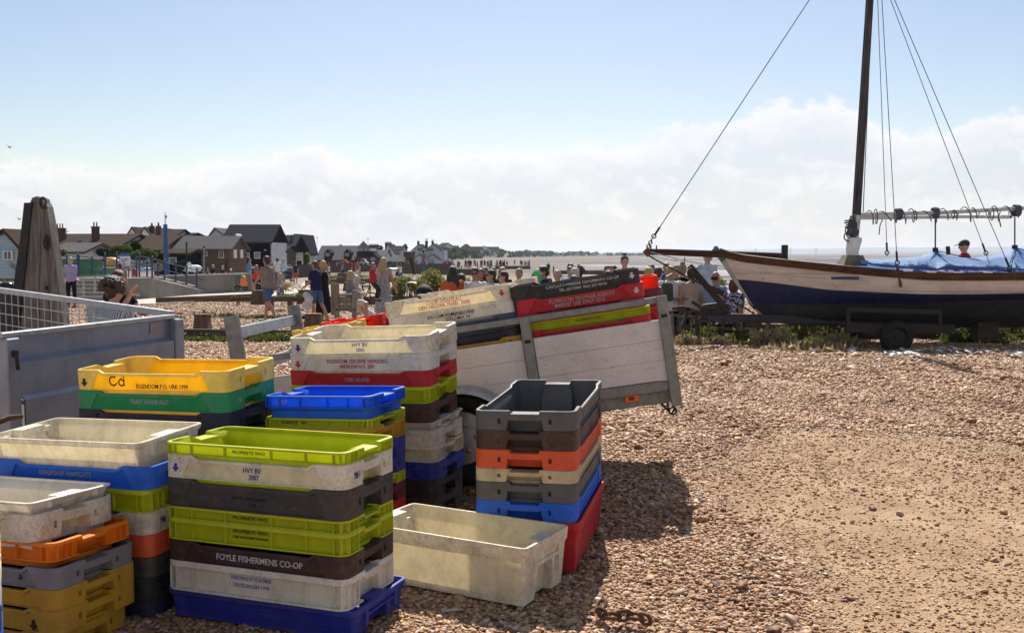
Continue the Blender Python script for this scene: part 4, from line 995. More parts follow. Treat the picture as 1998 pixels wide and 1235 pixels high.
    for px in (1772,1818,1870,1928):
        b=MB(); c=P(px,np.interp(px,pxs,sheer)-5+4,BY-np.interp(px,pxs,half)-.035); b.bbox(c.x-.07,c.x+.07,c.y-.02,c.y+.03,c.z-.01,c.z+.012,.005); b.build('rail_patch',white_paint,t,world=True)
boat()
def boat_trailer():
    t=thing('boat_trailer','long dark rusty boat trailer with winch post under the sailing boat','trailer',(PX(1600,16.6),16.6,-.1))
    blk=paint('trailer_dark_blue',(.03,.035,.06),.5,.7,6,.3,dark=(.05,.03,.02))
    Yc=16.6
    def mk(name,mat=steel_dark,par=t,sm=None,fn=None): b=MB(); fn(b); return b.build(name,mat,par,sm,world=True)
    mk('main_beam',blk,fn=lambda b:(b.bar(P(1412,620,Yc),P(1600,624,Yc),.12,.14),b.bar(P(1600,624,Yc),P(1860,640,Yc),.12,.12),b.bar(P(1380,621,Yc),P(1412,620,Yc),.09,.10)))
    mk('drawbar',fn=lambda b:(b.bar(P(1365,622,Yc),P(1412,622,Yc),.07,.07),b.bar(P(1312,602,Yc),P(1345,602,Yc),.05,.05),b.bar(P(1340,603,Yc),P(1400,620,Yc),.05,.06),b.tube([P(1330,597,Yc),P(1330,609,Yc)],.06,12)))
    mk('jockey_stand',fn=lambda b:(b.bar(P(1341,606,Yc),P(1333,634,Yc),.08,.05),b.bar(P(1358,610,Yc),P(1362,662,Yc),.06,.05),b.bar(P(1390,600,Yc),P(1393,634,Yc),.05,.05)))
    mk('winch_post',fn=lambda b:(b.bar(P(1345,519,Yc-.1),P(1421,608,Yc-.1),.10,.05,up=(0,1,0)),b.bar(P(1375,556,Yc-.14),P(1412,572,Yc-.14),.07,.05,up=(0,1,0)),b.bar(P(1349,588,Yc),P(1378,607,Yc),.05,.05)))
    mk('winch_drum',sm=50,fn=lambda b:(b.tube([P(1350,533,Yc-.2),P(1350,533,Yc-.02)],.085,16),b.bar(P(1352,537,Yc-.22),P(1353,554,Yc-.22),.035,.02),b.tube([P(1345,524,Yc-.2),P(1358,541,Yc-.2)],.045,8)))
    mk('mud_plate',paint('dark_plate',(.06,.05,.05),.4,.6),fn=lambda b:b.prism([((P(x,y,Yc+.1)).x,(P(x,y,Yc+.1)).z) for x,y in ((1366,603),(1372,594),(1396,591),(1420,592),(1424,600),(1418,618),(1372,616))],Yc+.05,Yc+.15))
    ya=BY-1.02
    mk('cradle_bar',fn=lambda b:(b.bar(P(1652,604,ya),P(1836,609,ya),.06,.07),b.bar(P(1655,606,ya),P(1655,645,ya),.05,.05),b.bar(P(1834,609,ya),P(1834,640,ya),.05,.05),b.bar(P(1650,639,ya),P(1845,642,ya),.10,.13)))
    mk('axle',fn=lambda b:b.tube([(PX(1752,ya),ya-.1,PZ(658,ya)),(PX(1752,ya),BY+1.05,PZ(658,ya))],.04,10))
    for yy in (ya-.1,BY+1.05):
        c=Vector((PX(1753,ya-.1),yy,PZ(658,ya-.1))); b=MB(); b.torus(c,.195,.072,32,10); w=b.build('tyre',black_rubber,t,50,world=True)
        b=MB(); b.tube([c+Vector((0,-.03,0)),c+Vector((0,.03,0))],.14,20); b.tube([c+Vector((0,-.07,0)),c+Vector((0,.05,0))],.045,12)
        for k in range(5): a=k*2*math.pi/5; b.ell(c+Vector((.085*math.cos(a),-.033,.085*math.sin(a))),(.013,.012,.013),8,5)
        b.v=[tuple(v) for v in b.v]; r_=b.build('rim',steel_dark,t,40,world=True)
    mk('keel_blocks',fn=lambda b:(b.bar(P(1452,632,Yc),P(1484,632,Yc),.2,.12),b.bar(P(1900,645,Yc),P(1940,645,Yc),.3,.3)),mat=woodm('block_wood',(.1,.07,.05),(.04,.03,.02)))
    mk('fender',sm=50,fn=lambda b:b.tube([P(1470,596,BY-.3),P(1484,604,BY-.32),P(1496,610,BY-.34)],.03,8))
boat_trailer()
# ---------------------------------------------------------------- groynes: timber planks and stub posts
gw=woodm('groyne_wood',(.15,.12,.09),(.06,.045,.035),'x'); gz_=woodm('post_wood',(.17,.13,.09),(.07,.05,.035),'z')
wz=woodm('weathered_wood',(.30,.26,.225),(.15,.125,.105),'z'); wx=woodm('weathered_bench_wood',(.27,.245,.22),(.13,.115,.10),'x')
GG='low timber groyne walls across the shingle'
def plank(label,p,q,h,Y0,Y1,th=.1,name='timber_groyne',group=GG,mat=None):
    """p,q: pixels of the top edge's ends"""
    a=P(p[0],p[1],Y0); b_=P(q[0],q[1],Y1); t=thing(name,label,'groyne',(a.x,a.y,a.z-h),group=group)
    n=max(1,int((b_-a).length/2.6)); 
    for i in range(n):
        s=a.lerp(b_,i/n); e=a.lerp(b_,(i+1)/n); d=(e-s).normalized()*.006
        b=MB(); b.bar(s+d-Vector((0,0,h/2)),e-d-Vector((0,0,h/2+.012*(i%2))),th,h); b.build('timber_plank',mat or gw,t,world=True)
    return t
def stub(label,px,ytop,ybot,Y,w,group='square timber stub posts of the groynes',cap=True):
    c=P(px,ytop,Y); zb=PZ(ybot,Y)-.15; t=thing('stub_post',label,'post',(c.x,Y,zb),group=group)
    b=MB(); h=w/2; b.add([(c.x-h*1.25,Y-h*1.2,zb),(c.x+h*1.3,Y-h*1.2,zb),(c.x+h*1.3,Y+h,zb),(c.x-h*1.25,Y+h,zb),(c.x-h*.95,Y-h,c.z),(c.x+h*.95,Y-h,c.z-.01),(c.x+h*.95,Y+h,c.z-.01),(c.x-h*.95,Y+h,c.z)],[(0,3,2,1),(4,5,6,7),(0,1,5,4),(1,2,6,5),(2,3,7,6),(3,0,4,7)])
    b.build('post',gz_,t,world=True)
    if cap: b=MB(); b.bbox(c.x-h*1.1,c.x+h*1.1,Y-h*1.1,Y+h*1.1,c.z+.001,c.z+.022,.004); b.build('cap_plate',rust,t,world=True)
plank('long timber groyne wall running behind the sailing boat at ankle height',(1318,633),(2100,631),.42,17.9,17.9)
plank('weathered timber groyne wall between the cage trailer and the white trailer',(300,641),(760,646),.32,17.6,17.6)
plank('low timber groyne in front of the concrete ramp, ending near the benches',(305,581),(500,573),.16,31,34)
plank('low timber groyne wall passing behind the walking man and the boy',(380,579),(900,578),.14,28,28)
plank('timber groyne behind the plant clump and the baby pram',(700,578),(1060,577),.25,29,29)
plank('distant low groyne of pale timber in front of the red brick house',(596,547),(800,541),.30,62,70)
plank('dark distant groyne reaching from the pale posts to the sand',(780,522),(960,526),.6,95,95)
plank('far timber groyne wall with flat top beyond the seated group',(600,519),(880,514),.9,120,150)
plank('dark groyne on the far sand running to the water',(955,519),(1035,519),.9,190,190)
plank('farthest dark groyne by the water on the right',(1090,528),(1330,528),.35,85,85)
stub('rust capped square stub post left of the white trailer gate',395,615,646,18.2,.24)
stub('stub post just behind the far gate post of the white trailer',611,614,640,18.3,.26)
stub('stub post in front of the seated woman with the blue floral top',504,568,584,28,.30)
stub('stub post between the floral top woman and the boy',594,567,583,28,.30)
stub('stub post to the right of the wooden armchair bench',680,552,560,36,.30)
stub('stub post in the grass beyond the armchair bench',668,533,545,62,.5)
# tall weathered timber with a tarred side
def big_timber():
    Y=13.2; t=thing('timber_dolphin','tall tapering weathered grey timber with a tar black side, split along the grain','post',(PX(95,Y),Y,-.1))
    def poly(pts,y0,y1,mat,name,grooves=False):
        b=MB(); b.prism([(P(x,y,Y).x,P(x,y,Y).z) for x,y in pts],y0,y1-.27+.12); return b.build(name,mat,t,world=True)
    # three long strips with narrow gaps read as splits
    tm=woodm('weathered_big_timber',(.235,.215,.20),(.10,.09,.088),'z',scale=4)
    L_=[(66,398),(68,386),(73,383.5),(80,384)]; 
    poly([(65,398),(70,387),(79,384),(84,386),(86,440),(84,560),(84,700),(40,700),(55,560),(65,440)],Y-.10,Y+.25,tm,'timber')
    poly([(85.6,386),(90,389),(91.6,396),(93.2,440),(100,560),(105,700),(86,700),(86.2,560),(87.6,440)],Y-.115,Y+.25,tm,'timber')
    poly([(92.8,396),(97,404),(104,440),(119,540),(129,620),(136,700),(107,700),(102,560),(95,440)],Y-.095,Y+.25,tm,'timber')
    poly([(57,397),(72,396.5),(67,440),(55,560),(44,640),(39,700),(22,700),(30,600),(49,470)],Y-.14,Y+.22,paint('tar',(.022,.02,.025),.4,.6,10,.5),'tarred_side')
    b=MB(); b.bar(P(82,404,Y-.13),P(92,406,Y-.13),.03,.03); b.bar(P(90,458,Y-.13),P(91,482,Y-.13),.025,.02); b.torus(P(91,475,Y-.14),.04,.01,12,6,sz=1.8); b.torus(P(84,396,Y-.13),.04,.012,12,6,sz=1.6); b.tube([P(91,560,Y-.15),P(91,564,Y-.12)],.02,8); b.build('iron_fitting',steel_dark,t,world=True)
big_timber()
# ---------------------------------------------------------------- people
BAKE=[]
def remesh(o,vox,smooth=2):
    m=o.modifiers.new('r','REMESH'); m.mode='VOXEL'; m.voxel_size=vox; m.use_smooth_shade=True
    if smooth: s=o.modifiers.new('s','SMOOTH'); s.factor=.5; s.iterations=smooth
    BAKE.append(o)
def bake_all():
    bpy.context.view_layer.update(); dg=bpy.context.evaluated_depsgraph_get(); done={}
    for o in BAKE:
        if o.data.name in done: continue
        ev=o.evaluated_get(dg); me=bpy.data.meshes.new_from_object(ev); done[o.data.name]=me
    for o in BAKE:
        old=o.data.name; me=done[old]
        mats=[m for m in o.data.materials]; o.modifiers.clear(); o.data=me
        if not len(me.materials):
            for m in mats: me.materials.append(m)
def capsule(b,a,c,ra,rc,n=10,flat=False):
    a=Vector(a);c=Vector(c); b.tube([a,c],[ra,rc],n)
    if not flat: b.ell(a,ra,n,6); b.ell(c,rc,n,6)
def loft(b,rings,n=16):
    """rings: (center, halfwidth vec, halfdepth vec)"""
    vs=[];fs=[]
    for c,hx,hy in rings:
        for k in range(n):
            a=2*math.pi*k/n; ca,sa=math.cos(a),math.sin(a)
            ca=math.copysign(abs(ca)**.85,ca); sa=math.copysign(abs(sa)**.85,sa)
            vs.append(c+hx*ca+hy*sa)
    m=len(rings)
    for i in range(m-1):
        for k in range(n): k2=(k+1)%n; fs.append((i*n+k,i*n+k2,(i+1)*n+k2,(i+1)*n+k))
    fs.append(tuple(range(n-1,-1,-1))); fs.append(tuple((m-1)*n+k for k in range(n)))
    b.add(vs,fs)
def cloth(name,c,c2=None,kind='plain',scale=30):
    if name in MATS: return MATS[name]
    m,nt,b,o=nodes(name); tc=nn(nt,'TexCoord'); v=tc.outputs['Object']; n=noise_tex(nt,9,4,.6,vec=v)
    lo=tuple(x*.7 for x in c); base=ramp(nt,n,[(.3,lo),(.65,c)])
    if kind in('stripe','vstripe'):
        w=nn(nt,'TexWave',Scale=scale,Distortion=.6); w.bands_direction='Z' if kind=='stripe' else 'X'; nt.links.new(v,w.inputs['Vector']); base=mixc(nt,ramp(nt,w.outputs[1],[(.55,(0,0,0)),(.7,(1,1,1))]),base,c2)
    elif kind=='check':
        k=None
        for d_ in 'XZ':
            w=nn(nt,'TexWave',Scale=scale); w.bands_direction=d_; nt.links.new(v,w.inputs['Vector']); base=mixc(nt,ramp(nt,w.outputs[1],[(.55,(0,0,0)),(.75,(.8,.8,.8))]),base,c2)
    elif kind=='floral':
        w=nn(nt,'TexVoronoi',Scale=scale); nt.links.new(v,w.inputs['Vector']); sp_=nn(nt,'SeparateColor'); nt.links.new(w.outputs['Color'],sp_.inputs[0]); base=mixc(nt,ramp(nt,sp_.outputs[0],[(.5,(0,0,0)),(.52,(1,1,1))]),base,c2)
    elif kind=='paisley':
        w=nn(nt,'TexVoronoi',Scale=scale*.4); nt.links.new(v,w.inputs['Vector']); sp_=nn(nt,'SeparateColor'); nt.links.new(w.outputs['Color'],sp_.inputs[0])
        pal=ramp(nt,sp_.outputs[1],[(0,(.03,.25,.2)),(.2,(.5,.5,.52)),(.4,(.03,.03,.06)),(.6,(.18,.28,.5)),(.8,(.18,.01,.03)),(.9,(.45,.45,.4))]); pal.node.color_ramp.interpolation='CONSTANT'
        w2=nn(nt,'TexVoronoi',Scale=scale*1.4); nt.links.new(v,w2.inputs['Vector']); base=mixc(nt,ramp(nt,w2.outputs[0],[(.25,(0,0,0)),(.35,(.7,.7,.7))]),pal,(.4,.42,.45))
    nt.links.new(base,b.inputs['Base Color']); b.inputs['Roughness'].default_value=.85; b.inputs['Specular IOR Level'].default_value=.15
    bump(nt,b,n,.3,.03)
    t=nn(nt,'BsdfTranslucent'); nt.links.new(base,t.inputs[0]); ms=nn(nt,'MixShader'); ms.inputs[0].default_value=.12; nt.links.new(b.outputs[0],ms.inputs[1]); nt.links.new(t.outputs[0],ms.inputs[2]); nt.links.new(ms.outputs[0],o.inputs[0])
    MATS[name]=m; return m
def skinm(k='pale'):
    c={'pale':(.50,.29,.20),'tan':(.40,.21,.13),'brown':(.16,.08,.05),'olive':(.33,.18,.115)}[k]
    if 'skin_'+k in MATS: return MATS['skin_'+k]
    m,nt,b,o=nodes('skin_'+k); n=noise_tex(nt,25,4,.6); nt.links.new(ramp(nt,n,[(.3,tuple(x*.85 for x in c)),(.7,c)]),b.inputs['Base Color']); b.inputs['Roughness'].default_value=.5; b.inputs['Subsurface Weight'].default_value=.0; MATS['skin_'+k]=m; return m
def hairm(k):
    c={'brown':(.055,.028,.016),'dark':(.018,.012,.010),'blond':(.50,.36,.17),'grey':(.32,.29,.26),'white':(.62,.58,.52),'auburn':(.13,.045,.02),'sandy':(.30,.20,.10)}[k]
    if 'hair_'+k in MATS: return MATS['hair_'+k]
    m,nt,b,o=nodes('hair_'+k); n=noise_tex(nt,40,4,.7,stretch=(2,2,.25),local=True); nt.links.new(ramp(nt,n,[(.3,tuple(x*.45 for x in c)),(.65,c)]),b.inputs['Base Color']); b.inputs['Roughness'].default_value=.45; bump(nt,b,n,.8,.02); MATS['hair_'+k]=m; return m
def rotv(v,ax,a): return Matrix.Rotation(a,3,ax)@v
def person(px,Y,hd,label,H=1.72,seated=False,lean=0,arms=((5,6,10),(5,6,10)),legs=((0,0),(0,0)),hyaw=0,hpitch=0,wide=1.0,top=None,bot=None,hair=('short','brown'),skin='pale',shoes=(.03,.03,.035),z=None,topy=None,group=None,vox=.011,sleeve=.55,seat=.45,glasses=False,name='person',child=False,armyaw=(0,0)):
    s=H/1.75; hd=R(hd); X=PX(px,Y); gz0=g(X,Y) if z is None else z
    t=thing('person',label,'person',(X,Y,gz0),(0,0,hd),group=group)
    V=Vector; up=V((0,math.sin(R(lean)),math.cos(R(lean)))); fw=V((0,math.cos(R(lean)),-math.sin(R(lean)))); rt=V((1,0,0))
    hipz=(seat+.10*s) if seated else .93*s
    if not seated:
        # drop the pelvis so the lower foot reaches the ground
        m_=0
        for (f,k) in legs:
            zl=.43*math.cos(R(f))+.42*math.cos(R(f-k)); m_=max(m_,zl)
        hipz=(m_+.09)*s
    p0=V((0,0,hipz)); chest=p0+up*.34*s; neck=p0+up*.50*s
    hs=1.0 if not child else 1.18
    hc=neck+(up*.6+V((0,0,.4))).normalized()*.155*s*hs+fw*.015
    hr=Matrix.Rotation(R(hyaw),3,'Z')@Matrix.Rotation(R(-hpitch),3,'X')
    b=MB(); w=wide
    rings=lambda g_: [(p0-up*.06*s,rt*(.155*w*s+g_),fw*(.115*w*s+g_)),(p0+up*.04*s,rt*(.165*w*s+g_),fw*(.12*w*s+g_)),(p0+up*.18*s,rt*(.145*w*s+g_),fw*(.10*w*s+g_)),(chest,rt*(.165*w*s+g_),fw*(.115*w*s+g_)),(p0+up*.45*s,rt*(.155*w*s+g_),fw*(.095*s+g_)),(p0+up*.478*s,rt*(.118*w*s+g_),fw*(.078*s+g_)),(neck+up*.01,rt*(.062*s+g_*.6),fw*(.06*s+g_*.6))]
    loft(b,rings(0)); capsule(b,neck-up*.04*s,hc-V((0,0,.05*s)),.058*s,.052*s)
    def hp(x,y,z_): return hc+hr@V((x,y,z_))*s*hs
    b.ell(hc,(.074*s*hs,.092*s*hs,.108*s*hs),14,10,rot=hr.to_euler()); b.ell(hp(0,.03,-.06),(.052*s*hs,.055*s*hs,.055*s*hs),12,8); b.ell(hp(0,.092,-.012),(.013*s,.02*s,.024*s),8,6)
    for e_ in (-1,1): b.ell(hp(e_*.076,-.005,-.01),(.012*s,.02*s,.032*s),8,6)
    b.ell(hp(0,.082,-.055),(.022*s,.012*s,.008*s),8,5); b.ell(hp(0,.078,.035),(.045*s,.015*s,.010*s),8,5)
    A=[]
    for i,sd_ in ((0,-1),(1,1)):
        f,o_,e=arms[i][:3]; yaw=armyaw[i]
        sh=neck-up*.055*s+rt*sd_*.165*w*s
        def dirv(fa): 
            v=V((0,math.sin(R(fa)),-math.cos(R(fa)))); v=rotv(v,'Y',-R(o_)*sd_) ; return rotv(v,'Z',R(yaw)) if yaw else v
        d1=dirv(f+lean*.3); el=sh+d1*.28*s
        inw=arms[i][3] if len(arms[i])>3 else 0
        v=V((0,math.sin(R(f+e)),-math.cos(R(f+e)))); v=rotv(v,'Y',-R(o_*.4)*sd_); v=rotv(v,'Z',R(inw)*sd_+ (R(yaw) if yaw else 0)); wr=el+v*.25*s
        capsule(b,sh,el,.050*s*w**.5,.040*s); capsule(b,el,wr,.039*s,.027*s)
        side=v.cross(V((0,0,1))); side=side.normalized() if side.length>.1 else rt; pal=wr+v*.05*s
        b.ell(wr+v*.045*s,(.022*s,.022*s,.045*s),8,6,rot=v.to_track_quat('Z','Y').to_euler())
        nrm=v.cross(side).normalized()
        for q in range(4):
            root=wr+v*.075*s+side*(q-1.5)*.019*s; ln=(.062,.074,.07,.055)[q]*s; mid=root+v*ln*.55+nrm*.004*s; capsule(b,root,mid,.0095*s,.009*s,6); capsule(b,mid,mid+(v*.9+nrm*.5).normalized()*ln*.5,.009*s,.0075*s,6)
        th_=wr+v*.03*s+side*.022*s*sd_; capsule(b,th_,th_+(v*.7+side*sd_*.7+nrm*.3).normalized()*.05*s,.011*s,.009*s,6)
        A.append((sh,el,wr,d1,v))
    Lg=[]
    for i,sd_ in ((0,-1),(1,1)):
        f,k=legs[i][:2]; o_=legs[i][2] if len(legs[i])>2 else 3
        if seated: f=80+f; k=80+k
        hp0=p0+rt*sd_*.085*w*s-up*.03*s
        d1=rotv(V((0,math.sin(R(f)),-math.cos(R(f)))),'Y',-R(o_)*sd_) if not seated else rotv(V((0,math.sin(R(f)),-math.cos(R(f)))),'Z',-R(o_)*sd_)
        kn=hp0+d1*.43*s; d2=V((0,math.sin(R(f-k)),-math.cos(R(f-k)))); an=kn+d2*.41*s
        capsule(b,hp0,kn,.078*s*w,.052*s*w**.5); mid=kn+d2*.13*s-V((0,.015*s,0)); capsule(b,kn,mid,.05*s,.05*s); capsule(b,mid,an,.05*s,.034*s)
        ft=V((0,math.cos(R(min(0,f-k)*.5)),math.sin(R(min(0,f-k)*.5)))); toe=an+ft*.15*s-V((0,0,.045*s)); heel=an-V((0,.03*s,.045*s))
        capsule(b,an,heel,.035*s,.035*s); capsule(b,heel,toe,.036*s,.030*s)
        Lg.append((hp0,kn,an,d1,d2,heel,toe))
    bd=b.build('body',skinm(skin),t,normals=False); remesh(bd,vox,2)
    # clothes
    if top:
        c=MB(); mt,sl=top; rr=rings(.014)
        if sl<0: loft(c,rr[:5])
        else: loft(c,rr)
        for i,(sh,el,wr,d1,v) in enumerate(A):
            if sl>0:
                if sl<=1: q=sh+(el-sh)*sl; c.tube([sh,q],[.062*s*w**.5,.058*s],10); c.ell(sh,.062*s*w**.5,10,6)
                else: c.tube([sh,el],[.062*s*w**.5,.053*s],10); c.ell(sh,.062*s*w**.5,10,6); c.ell(el,.052*s,10,6); c.tube([el,el+(wr-el)*(sl-1)],[.052*s,.042*s],10)
        o=c.build('shirt' if not(bot and bot[0]=='dress') else 'bodice',mt,t,normals=False); remesh(o,vox*1.15,2)
    if bot:
        kind,mt=bot; c=MB()
        if kind in('shorts','trousers','jeans'):
            fr={'shorts':(.78,0),'trousers':(1,.95),'jeans':(1,.93)}[kind]
            loft(c,[(p0-up*.09*s,rt*(.165*w*s),fw*(.125*w*s)),(p0+up*.05*s,rt*(.172*w*s),fw*(.128*w*s)),(p0+up*.10*s,rt*(.165*w*s),fw*(.122*w*s))])
            for (h0,kn,an,d1,d2,heel,toe) in Lg:
                c.ell(h0,.092*s*w,10,6)
                if kind=='shorts': c.tube([h0,h0+(kn-h0)*.86],[.092*s*w,.082*s*w],12)
                else: c.tube([h0,kn],[.092*s*w,.066*s*w],12); c.ell(kn,.066*s*w,10,6); c.tube([kn,kn+(an-kn)*.95],[.066*s*w,.058*s],12)
        else:
            ln={'skirt':.55,'dress':.95,'longdress':1.35}[kind]
            kavg=(Lg[0][1]+Lg[1][1])/2; aavg=(Lg[0][2]+Lg[1][2])/2; e_=p0.lerp(kavg,min(1,ln)); 
            rg=[(p0+up*.14*s,rt*.15*w*s,fw*.115*w*s),(p0-up*.02*s,rt*.19*w*s,fw*.145*w*s),(e_,rt*.23*w*s,fw*.2*s)]
            if ln>1: rg.append((kavg.lerp(aavg,(ln-1)*1.6),rt*.25*s,fw*.22*s))
            loft(c,rg)
        o=c.build({'dress':'skirt','longdress':'skirt'}.get(kind,kind),mt,t,normals=False); remesh(o,vox*1.15,2)
    if shoes:
        sm=paint('shoe_%d'%int(shoes[0]*100),shoes,.2,.6,20,.1)
        for (h0,kn,an,d1,d2,heel,toe) in Lg:
            c=MB(); capsule(c,heel-V((0,0,.004)),toe-V((0,0,.004)),.043*s,.038*s,10); o=c.build('shoe',sm,t,60,normals=False)
    # hair
    hk,hcx=hair
    if hk!='none':
        c=MB(); hm=hairm(hcx) if hcx in('brown','dark','blond','grey','white','auburn','sandy') else None
        R_=lambda x,y,z_,r,rz=None: c.ell(hp(x,y,z_),(r[0]*s*hs,r[1]*s*hs,r[2]*s*hs),14,10,rot=hr.to_euler())
        if hk=='curly': R_(0,-.035,.045,(.115,.115,.115))
        if hk=='bald':
            R_(0,-.02,-.01,(.080,.082,.055))
        elif hk=='cap':
            R_(0,-.012,.03,(.084,.104,.085)); c.add([hp(x,y,z_) for x,y,z_ in ((-.065,.06,.045),(.065,.06,.045),(.055,.165,.03),(-.055,.165,.03),(-.065,.06,.06),(.065,.06,.06),(.055,.165,.042),(-.055,.165,.042))],[(0,3,2,1),(4,5,6,7),(0,1,5,4),(1,2,6,5),(2,3,7,6),(3,0,4,7)])
            hm=paint('cap_cloth_%s'%hcx,{'black':(.04,.035,.035),'beige':(.5,.42,.3),'hwhite':(.7,.7,.7)}[hcx],.2,.8,20,.2)
        else:
            R_(0,-.018,.028,(.084,.098,.098)); R_(0,-.045,-.02,(.080,.068,.085))
            if hk=='bun': R_(0,-.06,.125,(.045,.045,.042))
            if hk=='curly':
                q=random.Random(4)
                for _ in range(130):
                    a=q.random()*6.28; u_=q.random()*1.35-.38; rr=math.sqrt(max(.02,1-min(1,u_*u_))); R_(.135*rr*math.cos(a),-.025+.125*rr*math.sin(a)-.02,.035+u_*.125,(.024,.024,.024))
            if hk in('bob','long','pony','dreads'):
                R_(0,-.035,-.03,(.098,.085,.11))
                R_(0,-.05,-.08,(.09,.062,.075))
            if hk in('long','dreads'):
                ln=.30 if hk=='long' else .26
                for q in range(7): 
                    xx=(q-3)*.026; a=hp(xx,-.07,-.06); c.tube([a,a+V((xx*.3,-.035,-ln*.5))*s,a+V((xx*.1,-.03,-ln-.02*(q%3)))*s],[.03*s,.03*s,.012*s],8)
            if hk=='pony':
                a=hp(0,-.09,.02); c.tube([a,a+V((0,-.06,-.10))*s,a+V((0,-.05,-.32))*s],[.03*s,.034*s,.012*s],8)
        o=c.build('hat' if hk=='cap' else 'hair',hm,t,normals=False); remesh(o,.009,0 if hk=='curly' else 1)
    c=MB()
    for e_ in (-1,1): c.ell(hp(e_*.031,.086,.008),(.011*s,.006*s,.006*s),8,5)
    if glasses:
        for e_ in (-1,1): c.ell(hp(e_*.034,.094,.008),(.028*s,.010*s,.020*s),10,6)
        c.bbox(0,0.001,0,.001,0,.001,.0002)
    c.build('sunglasses' if glasses else 'eyes',paint('eye_dark',(.02,.015,.012),.1,.3,9,0),t,50,normals=False)
    t['_t']=0; del t['_t']
    return t,dict(hands=[a[2] for a in A],head=hc,p0=p0,neck=neck)
C_=cloth
WHITE=C_('white_cotton',(.80,.80,.83)); LBLUE=C_('pale_blue_cotton',(.52,.60,.78)); NAVY=C_('navy_cotton',(.02,.028,.09)); BLACK=C_('black_cotton',(.016,.015,.018)); DENIM=C_('denim',(.085,.16,.30)); TAUPE=C_('taupe_cotton',(.30,.235,.20)); BEIGE=C_('beige_cotton',(.50,.43,.35)); PINK=C_('dusty_pink_cotton',(.52,.40,.36)); ORANGE=C_('burnt_orange_cotton',(.55,.13,.05)); LILAC=C_('lilac_cotton',(.42,.36,.62)); CORAL=C_('coral_cotton',(.48,.13,.08)); RED=C_('red_cotton',(.5,.04,.05)); SKY=C_('sky_blue_cotton',(.12,.30,.52)); GREY=C_('grey_cotton',(.22,.21,.22)); BLUE=C_('royal_blue_cotton',(.06,.12,.42)); DKSTR=C_('navy_stripe',(.03,.03,.07),(.35,.33,.4),'stripe',9); BWSTR=C_('black_white_stripe',(.06,.06,.07),(.5,.5,.48),'stripe',9); BLSTR=C_('blue_white_stripe',(.55,.58,.62),(.10,.16,.26),'vstripe',14); FLOR=C_('navy_floral',(.05,.05,.16),(.55,.55,.62),'floral',45); CHK=C_('blue_check',(.45,.62,.75),(.05,.13,.34),'check',8); PAIS=C_('patterned_dress_cloth',(.4,.4,.4),None,'paisley',60); LACE=C_('white_lace',(.82,.82,.82),(.62,.62,.63),'floral',90)
# walking and standing in the middle distance
person(522,26.2,62,'man in taupe t-shirt and denim shorts walking left across the shingle',H=1.80,top=(TAUPE,.6),bot=('shorts',DENIM),hair=('short','brown'),skin='tan',legs=((-16,14),(20,12)),arms=((24,6,22),(-6,8,14)),hyaw=-8,shoes=(.5,.5,.5),lean=3)
person(616,25.2,60,'boy in navy t-shirt and denim shorts carrying a white carrier bag',H=1.60,top=(NAVY,.75),bot=('shorts',DENIM),hair=('short','auburn'),skin='tan',legs=((4,4),(-14,16)),arms=((10,6,45),(12,8,40)),hyaw=6,shoes=None,lean=3)
person(630,26.0,75,'blond woman with a ponytail in a black sleeveless dress behind the boy',H=1.64,top=(BLACK,-.1),bot=('longdress',BLACK),hair=('pony','blond'),skin='tan',legs=((-8,4),(8,4)),arms=((10,4,10),(-15,14,40)),glasses=True)
person(748,23.6,-15,'long haired blond woman in a patterned dress holding a toddler on her hip',H=1.66,top=(PAIS,.2),bot=('longdress',PAIS),hair=('long','blond'),skin='tan',arms=((35,24,75,-25),(8,14,30)),shoes=None,wide=.95)
person(727,23.25,-55,'toddler in a red vest and dark trousers held by the long haired woman',H=.95,child=True,seated=True,seat=.62,top=(RED,.15),bot=('trousers',C_('dark_green_cotton',(.03,.05,.045))),hair=('short','sandy'),z=g(-3.3,23.4)+.40,arms=((50,10,30),(40,5,40)),legs=((-40,-25),(-40,-25)))
person(234,38.5,4,'woman with a top bun, striped navy top and dark shorts walking up to the ramp',H=1.66,top=(DKSTR,.75),bot=('shorts',NAVY),hair=('bun','brown'),legs=((3,2),(-6,8)),wide=1.12,arms=((18,10,60,20),(4,10,8)))
person(137,34.5,178,'man in a lilac shirt and black trousers leaning at the handrail',H=1.78,top=(LILAC,1.8),bot=('trousers',BLACK),hair=('short','grey'),wide=1.05,arms=((22,8,30,20),(6,14,10)),z=-.56+.12)
person(575,50,98,'older woman in a blue floral top sitting on a low bench with legs out',H=1.58,seated=True,top=(FLOR,.5),bot=('trousers',BEIGE),hair=('bob','blond'),arms=((30,6,40,-20),(30,6,40,-20)),hyaw=10) if False else None
person(546,33.5,-72,'woman in a blue floral top and beige trousers sitting on the dark bench',H=1.62,seated=True,top=(FLOR,.5),bot=('trousers',BEIGE),hair=('short','blond'),arms=((30,6,45),(30,6,45)),legs=((0,0),(6,8)),wide=1.05)
person(552,57,-60,'man in blue shirt and jeans sitting on the end of the concrete wall',H=1.75,seated=True,top=(LBLUE,1.5),bot=('jeans',C_('dark_denim',(.03,.05,.12))),hair=('cap','beige'),arms=((35,6,80),(30,6,60)),z=-.13,legs=((0,-10),(5,12)))
person(541,57.4,10,'man in a white t-shirt behind the man on the wall end',H=1.74,seated=True,top=(WHITE,.6),bot=('jeans',DENIM),hair=('short','dark'),z=-.13)
person(525,57,30,'person in a dark green cap sitting on the wall behind the walking man',H=1.70,seated=True,top=(GREY,.6),bot=('jeans',DENIM),hair=('cap','black'),z=-.13)
